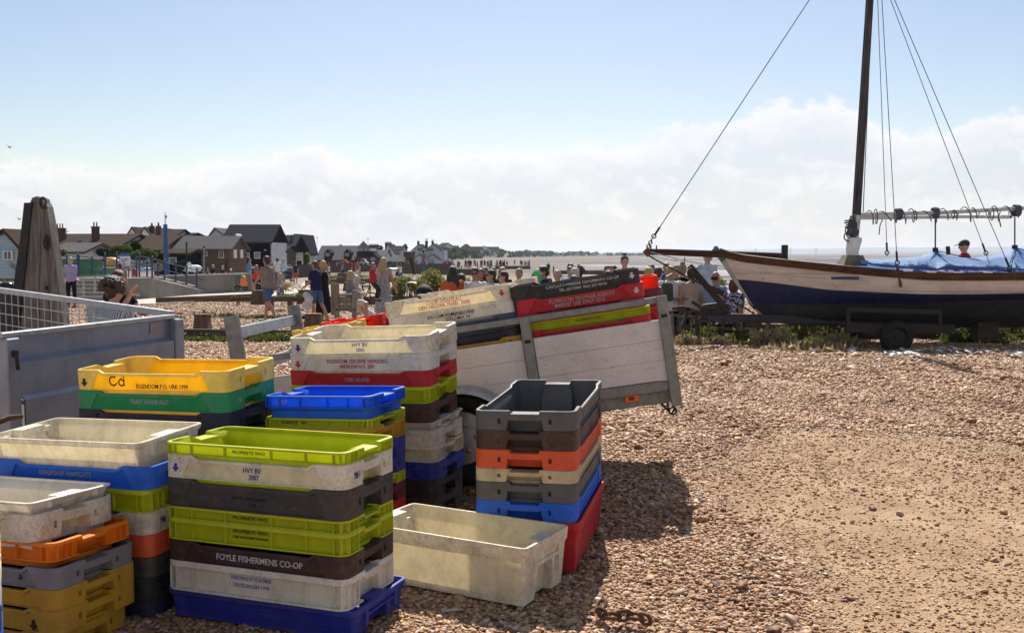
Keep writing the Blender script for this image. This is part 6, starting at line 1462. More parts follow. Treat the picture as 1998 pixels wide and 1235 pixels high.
# wooden armchair bench, dark bench, bag, pram, bicycle, picnic tables
def armchair():
    Y=20.6; t=simple('wooden_armchair_bench','chunky weathered timber bench seen from behind with tall end posts','bench',672,614,Y)
    for (x0,x1,yt,yb,yy) in ((645,652,551,611,20.9),(651,661,553,616,20.5),(686,695,566,616,20.5),(688,694,571,611,21.1)):
        b=MB(); c0=P(x0,yt,yy); c1=P(x1,yb,yy); b.bbox(c0.x,c1.x,yy,yy+.10,c1.z-.05,c0.z,.008); b.build('leg' ,wz,t,world=True)
    b=MB(); c0=P(661,574,20.52); c1=P(686,578,20.52); b.bbox(c0.x+.003,c1.x-.003,20.52,20.6,c1.z,c0.z,.006); b.build('seat_rail',wx,t,world=True)
    b=MB()
    for k in range(2): c0=P(661,579+k*15,20.54); c1=P(686,593+k*15,20.54); b.bbox(c0.x+.003,c1.x-.003,20.54,20.58,c1.z+.006,c0.z,.005)
    b.build('back_board',wx,t,world=True)
    b=MB(); c0=P(655,574,20.62); c1=P(692,574,20.62); b.bbox(c0.x,c1.x,20.62,21.3,PZ(576,20.62)-.02,PZ(576,20.62)+.03,.006); b.build('seat',wx,t,world=True)
    b=MB(); 
    for x,y in ((657,604),(690,604)): b.tube([P(x,y,20.495),P(x,y,20.47)],.022,8)
    b.build('bolt',steel_dark,t,world=True)
armchair()
t=simple('low_bench','dark low timber bench under the woman in the floral top','bench',546,578,33.5); zs=g(PX(546,33.5),33.5)+.44; b=MB(); x=PX(546,33.5); b.bbox(x-.45,x+.42,33.2,33.75,zs-.09,zs,.01); b.build('seat',gw,t,world=True)
for dx in (-.38,.28): b=MB(); b.bbox(x+dx,x+dx+.12,33.25,33.7,zs-.6,zs-.092,.01); b.build('leg',gw,t,world=True)
t=simple('carrier_bag','crumpled white plastic carrier bag hanging from the boy\'s hand','bag',599,590,24.9); b=MB(); q=random.Random(6)
for k in range(14): b.ell(P(600+q.uniform(-5,6),588+q.uniform(-12,12),24.85),(.07+.04*q.random(),.06,.09),8,6)
b.tube([P(600,580,24.85),P(603,572,24.9)],[.05,.015],8); o=b.build('bag',C_('white_plastic_film',(.62,.60,.64)),t,world=True,normals=False); remesh(o,.018,1)
t=simple('shoulder_bag','dark green shoulder bag on the back of the woman in white lace','bag',1303,555,17.5); b=MB(); prism_px(b,[(1291,556),(1295,553),(1310,553),(1313,557),(1314,583),(1310,588),(1294,588),(1291,583)],17.45,.13); b.build('bag',paint('bag_green_black',(.02,.03,.028),.3,.5,20,.2),t,world=True); b=MB(); prism_px(b,[(1290.5,556),(1295,552.5),(1310,552.5),(1313.5,556),(1313,569),(1291,569)],17.43,.018); b.build('flap',paint('bag_flap',(.03,.045,.042),.3,.5,20,.2),t,world=True); b=MB(); b.tube([P(1294,554,17.5),P(1300,540,17.6),P(1312,534,17.65)],.012,6); b.build('strap',paint('bag_flap',(.03,.045,.042)),t,world=True)
t=simple('shopping_bag','red shoulder bag of the woman by the concrete wall','bag',497,540,42.2); b=MB(); prism_px(b,[(494,533),(500,530),(503,541),(498,547),(493,545)],42.1,.12); b.build('bag',paint('bag_red',(.5,.02,.04),.15,.5),t,world=True); b=MB(); b.tube([P(498,531,42.2),P(500,519,42.3)],.015,6); b.build('strap',paint('bag_red',(.5,.02,.04)),t,world=True)
t=simple('black_bag','black bag held low by the woman near the wheelie bin','bag',503,562,40); b=MB(); b.ell(P(504,561,40),(.13,.1,.19),12,8); b.build('bag',paint('bag_flap2',(.015,.015,.017),.3,.5),t,60,world=True); b=MB(); b.torus(P(504,552,40),.08,.01,12,5); b.build('handle',steel_dark,t,50,world=True)
def pram():
    Y=21.5; t=simple('baby_pram','black pram with a curved silver push handle, hood up','pram',820,600,Y); b=MB(); b.ell(P(828,573,Y),(.20,.24,.20),18,10); 
    b.build('hood',paint('pram_fabric',(.014,.014,.017),.3,.8,30,.3),t,60,world=True); b=MB(); b.bbox(PX(812,Y),PX(846,Y),Y-.22,Y+.22,PZ(600,Y),PZ(577,Y),.04); b.build('carrycot',paint('pram_fabric',(.014,.014,.017)),t,world=True)
    b=MB(); 
    for dy in (-.2,.2): b.tube([P(806,578,Y+dy),P(797,566,Y+dy),P(792,556,Y+dy),P(794,552.5,Y+dy),P(803,551.5,Y+dy),P(812,553,Y+dy)],.017,8)
    b.tube([P(792.5,554,Y-.2),P(792.5,554,Y+.2)],.02,8); b.build('push_handle',galv,t,50,world=True)
    b=MB(); b.tube([P(815,600,Y),P(840,614,Y)],.02,6);b.tube([P(840,600,Y),P(812,614,Y)],.02,6); b.build('chassis',steel_dark,t,world=True)
    for x in (811,843):
        for dy in (-.22,.22): b=MB(); b.torus(P(x,614,Y+dy),.09,.02,16,6); b.build('wheel',black_rubber,t,50,world=True)
pram()
def bicycle():
    Y=24.6; t=simple('bicycle','black bicycle lying against the plants between the bench and the dress','bicycle',712,595,Y); wm=black_rubber
    for (x,y) in ((697,590),(722,592)):
        b=MB(); b.torus(P(x,y,Y),.27,.018,28,6); w=b.build('wheel',wm,t,50,world=True)
    b=MB(); S_=P(706,555,Y);H_=P(722,558,Y);B_=P(713,581,Y);R_=P(697,590,Y);F_=P(722,592,Y)
    for a,c in ((S_,B_),(S_.lerp(B_,.15),H_),(B_,H_),(B_,R_),(S_.lerp(B_,.15),R_),(H_,F_)): b.tube([a,c],.016,7)
    b.tube([H_,H_+Vector((-.03,0,.10)),H_+Vector((.1,-.2,.12))],.013,6); b.tube([H_+Vector((-.03,0,.10)),H_+Vector((.1,.2,.12))],.013,6); b.build('frame',steel_dark,t,50,world=True)
    b=MB(); b.ell(P(706,552,Y),(.13,.07,.03),12,6); b.build('saddle',black_rubber,t,60,world=True)
bicycle()
def table(label,px,Y,wpx,yt,thp=3):
    t=simple('picnic_table',label,'table',px,yt,Y,group='picnic tables on the shingle'); x0,x1=PX(px-wpx/2,Y),PX(px+wpx/2,Y); z=PZ(yt,Y); gg=g((x0+x1)/2,Y)
    b=MB(); 
    for k in range(5): b.bbox(x0,x1,Y-.35+k*.142,Y-.35+k*.142+.135,z-.04,z,.005)
    b.build('tabletop',wx,t,world=True)
    for xx in (x0+.2,x1-.2):
        for s_ in (-1,1): b=MB(); b.bar((xx,Y+s_*.15,z-.042),(xx,Y+s_*.5,gg-.05),.08,.04,up=(1,0,0)); b.build('leg',wx,t,world=True)
    return t
table('weathered picnic table with the baby pram and red drink beside it',862,20.2,96,575); table('picnic table in the middle of the seated group',1000,20.2,140,570); table('picnic table behind the black crate',1150,20.2,130,568); table('picnic table end sticking out right of the trailer post',1325,18.2,78,580)
t=simple('drink_glass','tall glass with red drink on the picnic table left of the woman in orange','glass',859,571,20.1); b=MB(); c=P(859,571,20.1); c.z=PZ(575,20.2)+.001; b.tube([c,c+Vector((0,0,.04))],[.03,.032],12); b.build('drink',paint('red_drink',(.35,.02,.03),.1,.2),t,50,world=True); b=MB(); b.tube([c+Vector((0,0,.041)),c+Vector((0,0,.13))],[.033,.036],12); b.build('glass',paint('pinkish_glass',(.55,.4,.4),.1,.15),t,50,world=True)
t=simple('fishing_net','child\'s bright green mesh net leaning among the seated people','net',1048,540,18.9); b=MB(); b.ell(P(1047,541,18.9),(.10,.06,.13),14,10); b.build('mesh_bag',leafm('green_net',(.05,.45,.12),(.10,.6,.2)),t,60,world=True); b=MB(); b.torus(P(1047,534,18.9),.10,.008,16,6,ax='z'); b.tube([P(1047,552,18.9),P(1050,590,18.9)],.01,6); b.build('handle',galv,t,50,world=True)
t=simple('smartphone','black phone held by the man in the cap','phone',1851,489,18.9); b=MB(); c=P(1850.5,489,18.9); b.bar(c+Vector((0,0,-.08)),c+Vector((-.015,0,.08)),.075,.012); b.build('phone_body',steel_dark,t,world=True); b=MB(); b.bar(c+Vector((.009,0,-.07)),c+Vector((-.006,0,.07)),.066,.004); b.build('screen',glass,t,world=True)
t=simple('leaning_post','dark leaning timber post left of the bearded man','post',805,530,57); b=MB(); b.bar(P(802,501,57),P(809,536,57),.22,.2); b.build('post',steel_dark,t,world=True); b=MB(); b.bar(P(801.6,500.6,57),P(802.2,502.5,57),.26,.24); b.build('post_cap',rust,t,world=True)
for i,(px,y0,y1,Y) in enumerate(((398,482,540,58),(364,475,540,60),(442,506,545,62),(1040+40,521,530,90),(1336,503,520,110),(880+20,520,530,120))):
    t=simple('marker_post',['grey lamp post without arm before the brick building','thin dark post right of the camera pole','dark post at the gap before the black house','stake standing in the wet mud','small marker stake with a square top far out on the mud','stake on the far groyne'][i],'post',px,y1,Y); b=MB(); b.tube([P(px,y1+3,Y),P(px,y0,Y)],.05,8); b.build('post',steel_dark if i!=0 else galv_old,t,50,world=True); b=MB(); b.ell(P(px,y0,Y),.075,8,6); b.build('finial',steel_dark,t,50,world=True)
# ---------------------------------------------------------------- buildings
def wallm(name,c,kind='plain',var=.12):
    if name in MATS: return MATS[name]
    m,nt,b,o=nodes(name); tc=nn(nt,'NewGeometry'); v=tc.outputs['Position']; n=noise_tex(nt,1.5,5,.6)
    base=ramp(nt,n,[(.3,tuple(x*(1-var*2) for x in c)),(.65,c)])
    if kind=='brick':
        mp=nn(nt,'Mapping'); mp.inputs['Rotation'].default_value=(R(90),0,0); nt.links.new(v,mp.inputs[0]); br=nn(nt,'TexBrick',Scale=3.0); nt.links.new(mp.outputs[0],br.inputs['Vector']); br.inputs['Color1'].default_value=rgba(c); br.inputs['Color2'].default_value=rgba(tuple(x*.65 for x in c)); br.inputs['Mortar'].default_value=rgba(tuple(min(1,x*1.5+.05) for x in c)); base=mixc(nt,.55,base,br.outputs[0])
    elif kind=='board':
        w=nn(nt,'TexWave',Scale=2.2); w.bands_direction='Z'; w.wave_profile='SAW'; nt.links.new(v,w.inputs['Vector']); base=mixc(nt,ramp(nt,w.outputs[1],[(.0,(0,0,0)),(.9,(.1,.1,.1)),(1,(.9,.9,.9))]),base,tuple(x*.4 for x in c)); bump(nt,b,w.outputs[1],.5,.03)
    elif kind=='tile':
        w=nn(nt,'TexWave',Scale=1.9); w.bands_direction='Z'; w.wave_profile='SAW'; nt.links.new(v,w.inputs['Vector']); n2=noise_tex(nt,9,3,.7); base=mixc(nt,.6,base,ramp(nt,n2,[(.35,tuple(x*.55 for x in c)),(.65,tuple(min(1,x*1.35) for x in c))])); base=mixc(nt,ramp(nt,w.outputs[1],[(.75,(0,0,0)),(1,(.7,.7,.7))]),base,tuple(x*.4 for x in c))
    nt.links.new(base,b.inputs['Base Color']); b.inputs['Roughness'].default_value=.95; b.inputs['Specular IOR Level'].default_value=.04; MATS[name]=m; return m
brick=wallm('brown_brick',(.13,.095,.07),'brick'); redb=wallm('red_brick',(.20,.065,.05),'brick'); blackb=wallm('black_boards',(.006,.007,.015),'board'); whiteb=wallm('white_boards',(.60,.64,.70),'board'); whitew=wallm('white_render',(.62,.64,.68)); slate=wallm('slate_roof',(.105,.10,.105),'tile'); dslate=wallm('dark_slate_roof',(.025,.028,.04),'tile'); btile=wallm('brown_tile_roof',(.06,.042,.034),'tile'); bluew=wallm('pale_blue_boards',(.36,.50,.60),'board'); darkred=wallm('dark_red_brick',(.10,.05,.045),'brick')
def win(t,x0,y0,x1,y1,Y,bars=1,fr_=None,side=None):
    f=MB(); a=P(x0,y0,Y);c=P(x1,y1,Y); w=(c.x-a.x); fw_=max(.04,w*.10)
    f.box(a.x,a.x+fw_,Y-.06,Y+.02,c.z,a.z); f.box(c.x-fw_,c.x,Y-.06,Y+.02,c.z,a.z); f.box(a.x+fw_,c.x-fw_,Y-.06,Y+.02,a.z-fw_,a.z); f.box(a.x+fw_,c.x-fw_,Y-.06,Y+.02,c.z,c.z+fw_)
    for k in range(bars): xx=a.x+w*(k+1)/(bars+1); f.box(xx-fw_*.3,xx+fw_*.3,Y-.055,Y+.02,c.z+fw_,a.z-fw_)
    o=f.build('window',fr_ or wfr,t,world=True); p=MB(); p.box(a.x+fw_*.5,c.x-fw_*.5,Y-.02,Y+.03,c.z+fw_*.5,a.z-fw_*.5); q=p.build('pane',glass,o,world=True); return o
def house(name,label,px0,px1,ye,yr,yb,Y,D,wall,roof,gable='side',over=1.0,group=None,apex=None,ridge_in=0):
    """gable='side': ridge parallel to the picture; 'front': gable faces the camera"""
    x0,x1=PX(px0,Y),PX(px1,Y); ze,zr,zb=PZ(ye,Y),0,PZ(yb,Y)-.6; t=thing(name,label,'house',((x0+x1)/2,Y,PZ(yb,Y)),group=group); b=MB(); o_=.25*over
    if gable=='side':
        zr=PZ(yr,Y+D/2); vs=[(x0,Y,zb),(x1,Y,zb),(x1,Y+D,zb),(x0,Y+D,zb),(x0,Y,ze),(x1,Y,ze),(x1,Y+D,ze),(x0,Y+D,ze),(x0,Y+D/2,zr-.02),(x1,Y+D/2,zr-.02)]
        b.add(vs,[(0,1,5,4),(1,2,6,9,5),(2,3,7,6),(3,0,4,8,7),(0,3,2,1),(4,5,9,8),(6,7,8,9)]); b.build('wall',wall,t,world=True)
        b=MB(); sl=(zr-ze)/(D/2); th=.14
        for s_,ya in ((1,Y-o_),(-1,Y+D+o_)):
            za=ze-sl*o_; a=[(x0-o_,ya,za),(x1+o_,ya,za),(x1+o_,Y+D/2,zr),(x0-o_,Y+D/2,zr)]; b.add(a+[(x,y,z+th) for x,y,z in a],[(0,1,2,3),(7,6,5,4),(0,4,5,1),(1,5,6,2),(2,6,7,3),(3,7,4,0)])
        r=b.build('roof',roof,t,world=True)
    else:
        zr=PZ(yr,Y); xm=PX(apex,Y) if apex else (x0+x1)/2; b.add([(x0,Y,zb),(x1,Y,zb),(x1,Y,ze),(xm,Y,zr-.02),(x0,Y,ze),(x0,Y+D,zb),(x1,Y+D,zb),(x1,Y+D,ze),(xm,Y+D,zr-.02),(x0,Y+D,ze)],[(0,1,2,3,4),(9,8,7,6,5),(0,5,6,1),(1,6,7,2),(0,4,9,5),(2,7,8,3),(3,8,9,4)]); b.build('wall',wall,t,world=True)
        b=MB(); th=.16
        for xe in (x0,x1):
            sg=-1 if xe==x0 else 1; sl=(zr-ze)/abs(xm-xe); xa=xe+sg*o_; za=ze-sl*o_; a=[(xa,Y-o_,za),(xm,Y-o_,zr),(xm,Y+D,zr),(xa,Y+D,za)]; b.add(a+[(x,y,z+th) for x,y,z in a],[(0,1,2,3),(7,6,5,4),(0,4,5,1),(1,5,6,2),(2,6,7,3),(3,7,4,0)])
        r=b.build('roof',roof,t,world=True)
    return t
def chim(t,px,yt,yb,Y,w,pots=2,mat=None):
    a=P(px-w/2,yt,Y); c=P(px+w/2,yb,Y); h=a.z-c.z; b=MB(); d=(c.x-a.x); b.box(a.x,c.x,Y,Y+d,c.z-.6,a.z-h*.12); b.box(a.x-d*.08,c.x+d*.08,Y-d*.08,Y+d*1.08,a.z-h*.12+.003,a.z); s=b.build('chimney',mat or darkred,t,world=True); b=MB()
    for k in range(pots): x=a.x+d*(k+.5)/pots; b.tube([(x,Y+d/2,a.z),(x,Y+d/2,a.z+h*.42)],[d*.5/pots*.55,d*.5/pots*.42],8)
    o=b.build('chimney_pot',paint('clay_pot',(.13,.05,.035),.3,.7),s,world=True)
def aerial(t,px,yt,yb,Y,w):
    b=MB(); b.tube([P(px,yb,Y),P(px,yt,Y)],.02,5); b.tube([P(px-w/2,yt+2,Y),P(px+w/2,yt+1,Y)],.015,5)
    for k in range(4): b.tube([P(px-w/2+k*w/3,yt-0.0,Y),P(px-w/2+k*w/3,yt+3.2,Y)],.01,4)
    b.build('aerial',steel_dark,t,world=True)
# blue boarded hut on stilts, left edge
t=house('beach_hut','pale blue boarded hut on timber stilts at the left edge',-40,33,476,454,514,40,3,bluew,btile,'front',apex=13.5); win(t,7,489,25,508,39.9,1)
for x in (-5,4,16,35): part('stilt',wz,t,rect(x,515,x+9,550),40.1,.15)
b=MB(); b.bar(P(20,515,39.9),P(42,535,39.9),.1,.1); b.build('stair_rail',wz,t,world=True)
t=house('terrace_house','long low terrace with brown tiled roof, skylights and two tall chimneys',20,222,487,460,500,68,9,whitew,btile); 
for x in (155,184): win(t,x-4,470,x+4,476,69.6,0,steel_dark)
chim(t,114,445,466,70,16,3); chim(t,184,442,463,70,12,2); chim(t,31,459,470,69,6,1); aerial(t,130,450,466,71,9); aerial(t,30,451,460,69,13)
t=house('terrace_house','brown tiled roof with a hipped end running behind the bushes',222,312,490,463,512,70,8,whitew,btile)
t=house('outbuilding','small grey slate roofed outbuilding right of the big timber',100,160,494,478,510,60,5,whitew,slate)
t=house('gabled_house','white house with twin front gables and two tall chimneys, left part',245,273,466,446,490,86,7,whitew,btile,'front',apex=258,over=.2); 
t=house('gabled_house','white house with twin front gables and two tall chimneys, right part',271,300,466,446,490,86.2,7,whitew,btile,'front',apex=282,over=.2); chim(t,295,441,455,87,8,1); chim(t,308,441,457,87,8,1)
t=house('far_roof_house','brown roofed house behind the twin gables',296,334,466,450,490,92,7,whitew,btile); t=house('far_roof_house','dark roofed house peeping over the brick building',330,364,463,457,480,95,6,darkred,dslate)
t=house('brick_house','long brown brick house with a grey slate roof and white windows',300,448,487,464,533,72,4.6,brick,slate); win(t,427,489,437,504,71.95,1); win(t,398,489,405,500,71.95,1)
for y0 in (0.28,.66):
    x1=PX(448,72); f=MB(); yy=72+4.6*y0; f.box(x1+.0,x1+.07,yy-.35,yy+.35,PZ(504,72),PZ(487,72)); o=f.build('window',wfr,t,world=True)
t=house('lean_to','low black weatherboarded shed with brown roof before the brick house',316,365,497,490,525,66,3,blackb,btile); win(t,330,502,345,515,65.95,0,paint('pale_poster',(.4,.5,.48),.1,.5))
t=house('small_gable_house','white gabled loft behind the brick house',409,441,462,447,480,104,6,whiteb,slate,'front',apex=420)
t=house('black_house','tall black weatherboarded house with a steep slate roof and white windows',435,527,473,441,530,92,6.5,blackb,dslate); win(t,480,493,487,502,91.9,1); win(t,496,492,508,505,91.9,2); win(t,516,487,519,489,91.9,0)
x1=PX(527,92); b=MB(); b.box(x1+.01,x1+.12,92.2,98.3,PZ(530,92),PZ(473,92)); b.build('white_side_wall',whiteb,t,world=True); b=MB(); b.prism([(P(459,473,91.5).x,P(459,473,91.5).z),(P(472,473,91.5).x,P(472,473,91.5).z),(P(461,456,91.5).x,P(461,456,91.5).z)],91.3,93); b.build('porch_gable',whiteb,t,world=True)
t=house('black_house','lower black weatherboarded house with aerial and dark roof',531,568,489,461,528,104,8,blackb,dslate); aerial(t,540,451,461,108,9)
t=house('white_gable_house','narrow white boarded house with a balcony, left of three',566,573,480,461,526,106,12,whiteb,dslate,'front',apex=568.5); t=house('white_gable_house','narrow white boarded house with a balcony, middle of three',572,578.5,478,459,526,112,10,whiteb,dslate,'front',apex=574.5); t=house('white_gable_house','narrow white boarded house with a white railed balcony, right of three',578,584.5,479,459,526,118,10,whiteb,dslate,'front',apex=580)
for k in range(3):
    pass
b=MB(); 
for k in range(9): x=567+k*2.9; b.bar(P(x,494,103),P(x,503,103),.07,.07)
b.bar(P(566,494,103),P(591,494,103),.09,.09); b.bar(P(566,498,103),P(591,498,103),.06,.06); b.bar(P(564,503.5,103),P(591,503.5,103),.16,.6); b.bar(P(577,504,103),P(577,524,103),.14,.14); b.bar(P(590,504,103),P(590,516,103),.14,.14); b.build('balcony',wfr,t,world=True)
t=house('brown_gable_house','dark olive gabled house in front of the black ones',532,556,492,481,530,98,5,wallm('olive_boards',(.10,.095,.065),'board'),dslate); 
t=wall_thing('dark panel fence between the path and the houses',(545,100),(640,118),PZ(527,110)+.6,-1.3,.1,'garden_fence',steel_dark,False)
t=house('red_brick_house','red brick house with a slate roof and two gabled dormers',618,700,508,481,527,165,11,redb,slate)
def dormer(px,ya,ye,yb2,Y,w): b=MB(); prism_px(b,[(px-w,yb2),(px+w,yb2),(px+w,ye),(px,ya),(px-w,ye)],Y,3.5); b.build('dormer',dslate,t,world=True); win(t,px-w*.6,ye+1,px+w*.6,ye+7,Y-.1,1)
dormer(639,486,493,507,164.2,6.5); dormer(677,486,493,507,164.2,6.5)
for x0,x1_ in ((626,635),(656,669),(674,681),(692,696)): win(t,x0,512,x1_,520,164.9,1)
aerial(t,619,462,490,168,4)
t=thing('octagonal_tower','squat brick tower with a glazed lantern and pointed slate roof','tower',tuple(P(709,525,160))); part('wall',redb,t,rect(697,502,725,530),160,7); part('slate_storey',dslate,t,rect(696,490,724,501.8),159.8,7.2)
part('lantern_frame',wfr,t,rect(697,485,722.5,489.8),160,7); win(t,706,485.5,713,489.3,159.9,0); win(t,715,485.5,720,489.3,159.9,0); win(t,700,485.5,704,489.3,159.9,0); win(t,708,508,713,520,159.85,0)
b=MB(); c=P(709.5,484.5,163.4); q=[P(696,484.5,159.6),P(723.5,484.5,159.6),P(723,484.5,167.2),P(696,484.5,167.2)]; ap=P(709,470,163.4); b.add([*q,ap],[(0,1,4),(1,2,4),(2,3,4),(3,0,4),(3,2,1,0)]); b.build('roof',dslate,t,world=True); aerial(t,718,465,484,165,4)
t=house('porch_house','small timber framed gable beside the tower',722,734,501,494,522,158,5,darkred,dslate,'front'); win(t,723.5,503,732,508,157.9,2)
t=house('grey_roof_house','low white house with plain grey roof right of the tower',724,750,501,489,515,190,10,whitew,slate)
t=house('far_terrace','dark red terrace crowded with chimney pots and aerials',718,738,485,480,495,230,8,darkred,darkred); chim(t,728,478,484,231,18,5)
t=house('white_house','tall white gabled house with a wide dark chimney',748,770,493,477,517,220,12,whitew,dslate,'front',apex=757); win(t,752,486,754.5,491.5,219.9,0); win(t,759.5,486,762,491.5,219.9,0); win(t,752,498,754.5,503,219.9,0); win(t,759.5,498,762,503,219.9,0); chim(t,757,474,481,224,12,4)
t=house('white_house','white house wing with dark roof right of the tall gable',768,784,488,481,517,228,10,whitew,dslate)
t=house('garden_room','small tiled roof garden room before the white houses',763,786,511,503,520,205,6,whitew,slate); t=house('brown_house','plain dark brick house left of the white pub',783,803,493,491,517,232,8,darkred,slate); win(t,792,508,797,516,231.9,0)
# the white pub on the beach
t=thing('beach_pub','white double gabled beach pub with a dark name board','house',tuple(P(832,518,262)))
b=MB(); prism_px(b,[(802,520),(802,489),(817,477),(831,487),(845,476),(860,489),(860,520)],262,14); b.build('wall',whitew,t,world=True); part('side_wing',whitew,t,rect(860.2,488,867.5,520),266,12)
for poly in ([(801,491),(817,477),(817,475.8),(801,489.6)],[(817,477),(831,487.5),(831,486.2),(817,475.8)],[(831,487.5),(845,476),(845,474.8),(831,486.2)],[(845,476),(861,490.5),(861,489.2),(845,474.8)]): part('roof',dslate,t,poly,261.7,14.5)
for a,xa,xb in ((817,806,829),(843,829,858)):
    part('porch',whitew,t,[(xa,520),(xa,507),(a,497),(xb,507),(xb,520)],256,6)
    part('porch_roof',dslate,t,[(xa-1,508.5),(a,497),(xb+1,508.5),(xb+1,507.3),(a,495.8),(xa-1,507.3)],255.7,6.2)
for x,yt in ((816,470),(832,469),(844,469)): chim(t,x,yt+1.5,478 if x!=832 else 484,266,4.2 if x!=832 else 5,2,dslate)
part('name_board',paint('board_dark',(.025,.03,.035),.1,.5),t,rect(815,484,844.5,488.6),261.2,.3); c=P(829.8,486.35,261.15)-Vector(t.location)
text_mesh('OLD NEPTUNE',.62,paint('board_letter',(.55,.52,.42),.1,.5,9,0),'lettering',t,tuple(c),sx=.82,ext=.02)
part('door',paint('pub_door_blue',(.03,.05,.11),.2,.5),t,rect(836,513,847,519.5),255.9,.3); win(t,820,510,826,518,255.95,0)
c=P(840.5,503.6,255.9)-Vector(t.location); b=MB()
for k in range(3): b.box(-.9,.9,-.02,.02,-.25+k*.42-1,-.25+k*.42-.75)
o=b.build('wall_sign_panel',paint('pale_grey_sign',(.30,.31,.36),.2,.5),t); o.location=c
wall_thing('long low sea wall in front of the red brick house and the pub',(590,140),(885,200),PZ(519,150)-.1,-2.6,.5,'sea_wall',paint('old_sea_wall',(.14,.115,.10),.3,.8,1,.2),False)
# parked cars before the red house
def car(label,px,Y,col,wpx):
    t=simple('parked_car',label,'car',px,522,Y); L=wpx*Y/K; c=P(px,521.5,Y); z0=c.z+.25; b=MB(); prof=[(-.5,.0),(.5,.0),(.5,.35),(.42,.45),(.28,.48),(.12,.78),(-.22,.80),(-.38,.50),(-.49,.44)]
    b.prism([(c.x+x*L,z0+z*1.25) for x,z in prof],Y,Y+1.6); b.build('body',paint('car_'+label[:6],col,.1,.3),t,world=True)
    b=MB(); b.prism([(c.x+x*L,z0+z*1.25) for x,z in ((-.34,.52),(.24,.52),(.11,.74),(-.21,.76))],Y-.03,Y+1.63); b.build('window',glass,t,world=True)
    for x in (-.3,.3): b=MB(); b.torus((c.x+x*L,Y-.02,z0),.2,.1,14,6); b.build('wheel',black_rubber,t,50,world=True)
car('red car parked before the red brick house',671,158,(.35,.02,.03),18); car('silver car parked at the foot of the tower',709,150,(.35,.36,.38),16)
# upturned boats, kayaks and fence behind the ramp
def hullish(name,label,px,py,Y,wpx,h,col,cat='boat'):
    t=simple(name,label,cat,px,py,Y); c=P(px,py,Y); L=wpx*Y/K; b=MB(); rr=[]
    n=9; vs=[];fs=[]
    for i in range(n+1):
        f=-1+2*i/n; w=math.sqrt(max(.02,1-f*f)); 
        for k in range(7): a=math.pi*k/6; vs.append((c.x+f*L/2,Y+math.cos(a)*.35*w,c.z+.3+math.sin(a)*h*w*.9+.12*f*f))
    for i in range(n):
        for k in range(6): j=i*7+k; fs.append((j,j+7,j+8,j+1))
        fs.append((i*7,i*7+6,(i+1)*7+6,(i+1)*7))
    b.add(vs,fs); b.build('hull',paint('hull_'+label.split()[0],col,.15,.4),t,50,world=True); b=MB(); b.tube([(c.x-L*.48,Y-.3,c.z+.33),(c.x,Y-.37,c.z+.28),(c.x+L*.48,Y-.3,c.z+.33)],.03,6); b.build('gunwale',wfr,t,50,world=True)
hullish('upturned_boat','yellow upturned dinghy behind the notice board',222,533,52,34,.5,(.5,.28,.05)); hullish('upturned_boat','orange upturned dinghy left of the notice board',217,526,53,30,.4,(.55,.25,.06)); hullish('white_boat','white motor boat on the promenade behind the ramp',378,539,58,34,.4,(.6,.62,.66)); hullish('upturned_boat','blue and white dinghy lying behind the railings',285,540,54,26,.22,(.35,.5,.75)); hullish('beached_dinghy','pale grey dinghy beyond the plants left of the post',768,537,60,20,.16,(.45,.43,.40))
t=simple('red_buoy','red marker buoy between the railings','buoy',263,540,52); b=MB(); b.tube([P(263,541,52),P(263,529,52)],[.17,.15],12); b.ell(P(263,529,52),.15,12,6); b.build('buoy',paint('buoy_red',(.45,.02,.03),.15,.4),t,50,world=True); b=MB(); b.tube([P(263,526,52),P(263,521,52)],.02,6); b.build('buoy_staff',steel_dark,t,world=True)
def pale_fence():
    t=simple('picket_fence','row of pale pickets with a brown rail behind the ramp','fence',300,530,57); b=MB()
    for k in range(17): b.bar(P(277+k*2.7,514,57),P(277+k*2.7,527,57),.055,.03)
    b.build('picket',wz,t,world=True); b=MB(); b.bar(P(276,514,57.1),P(322,512,57.1),.08,.08); b.bar(P(276,525,57.1),P(322,525,57.1),.08,.08); b.build('rail',rust,t,world=True)
pale_fence()
t=simple('boat_derrick','small white metal A frame of the motor boat','frame',372,530,57.5); b=MB(); b.tube([P(365,534,57.5),P(367,513,57.5),P(369,512,57.5),P(380,532,57.5)],.05,6); b.build('frame',white_paint,t,50,world=True); b=MB(); b.tube([P(366,522,57.5),P(373,522,57.5)],.03,6); b.build('crossbar',white_paint,t,world=True)
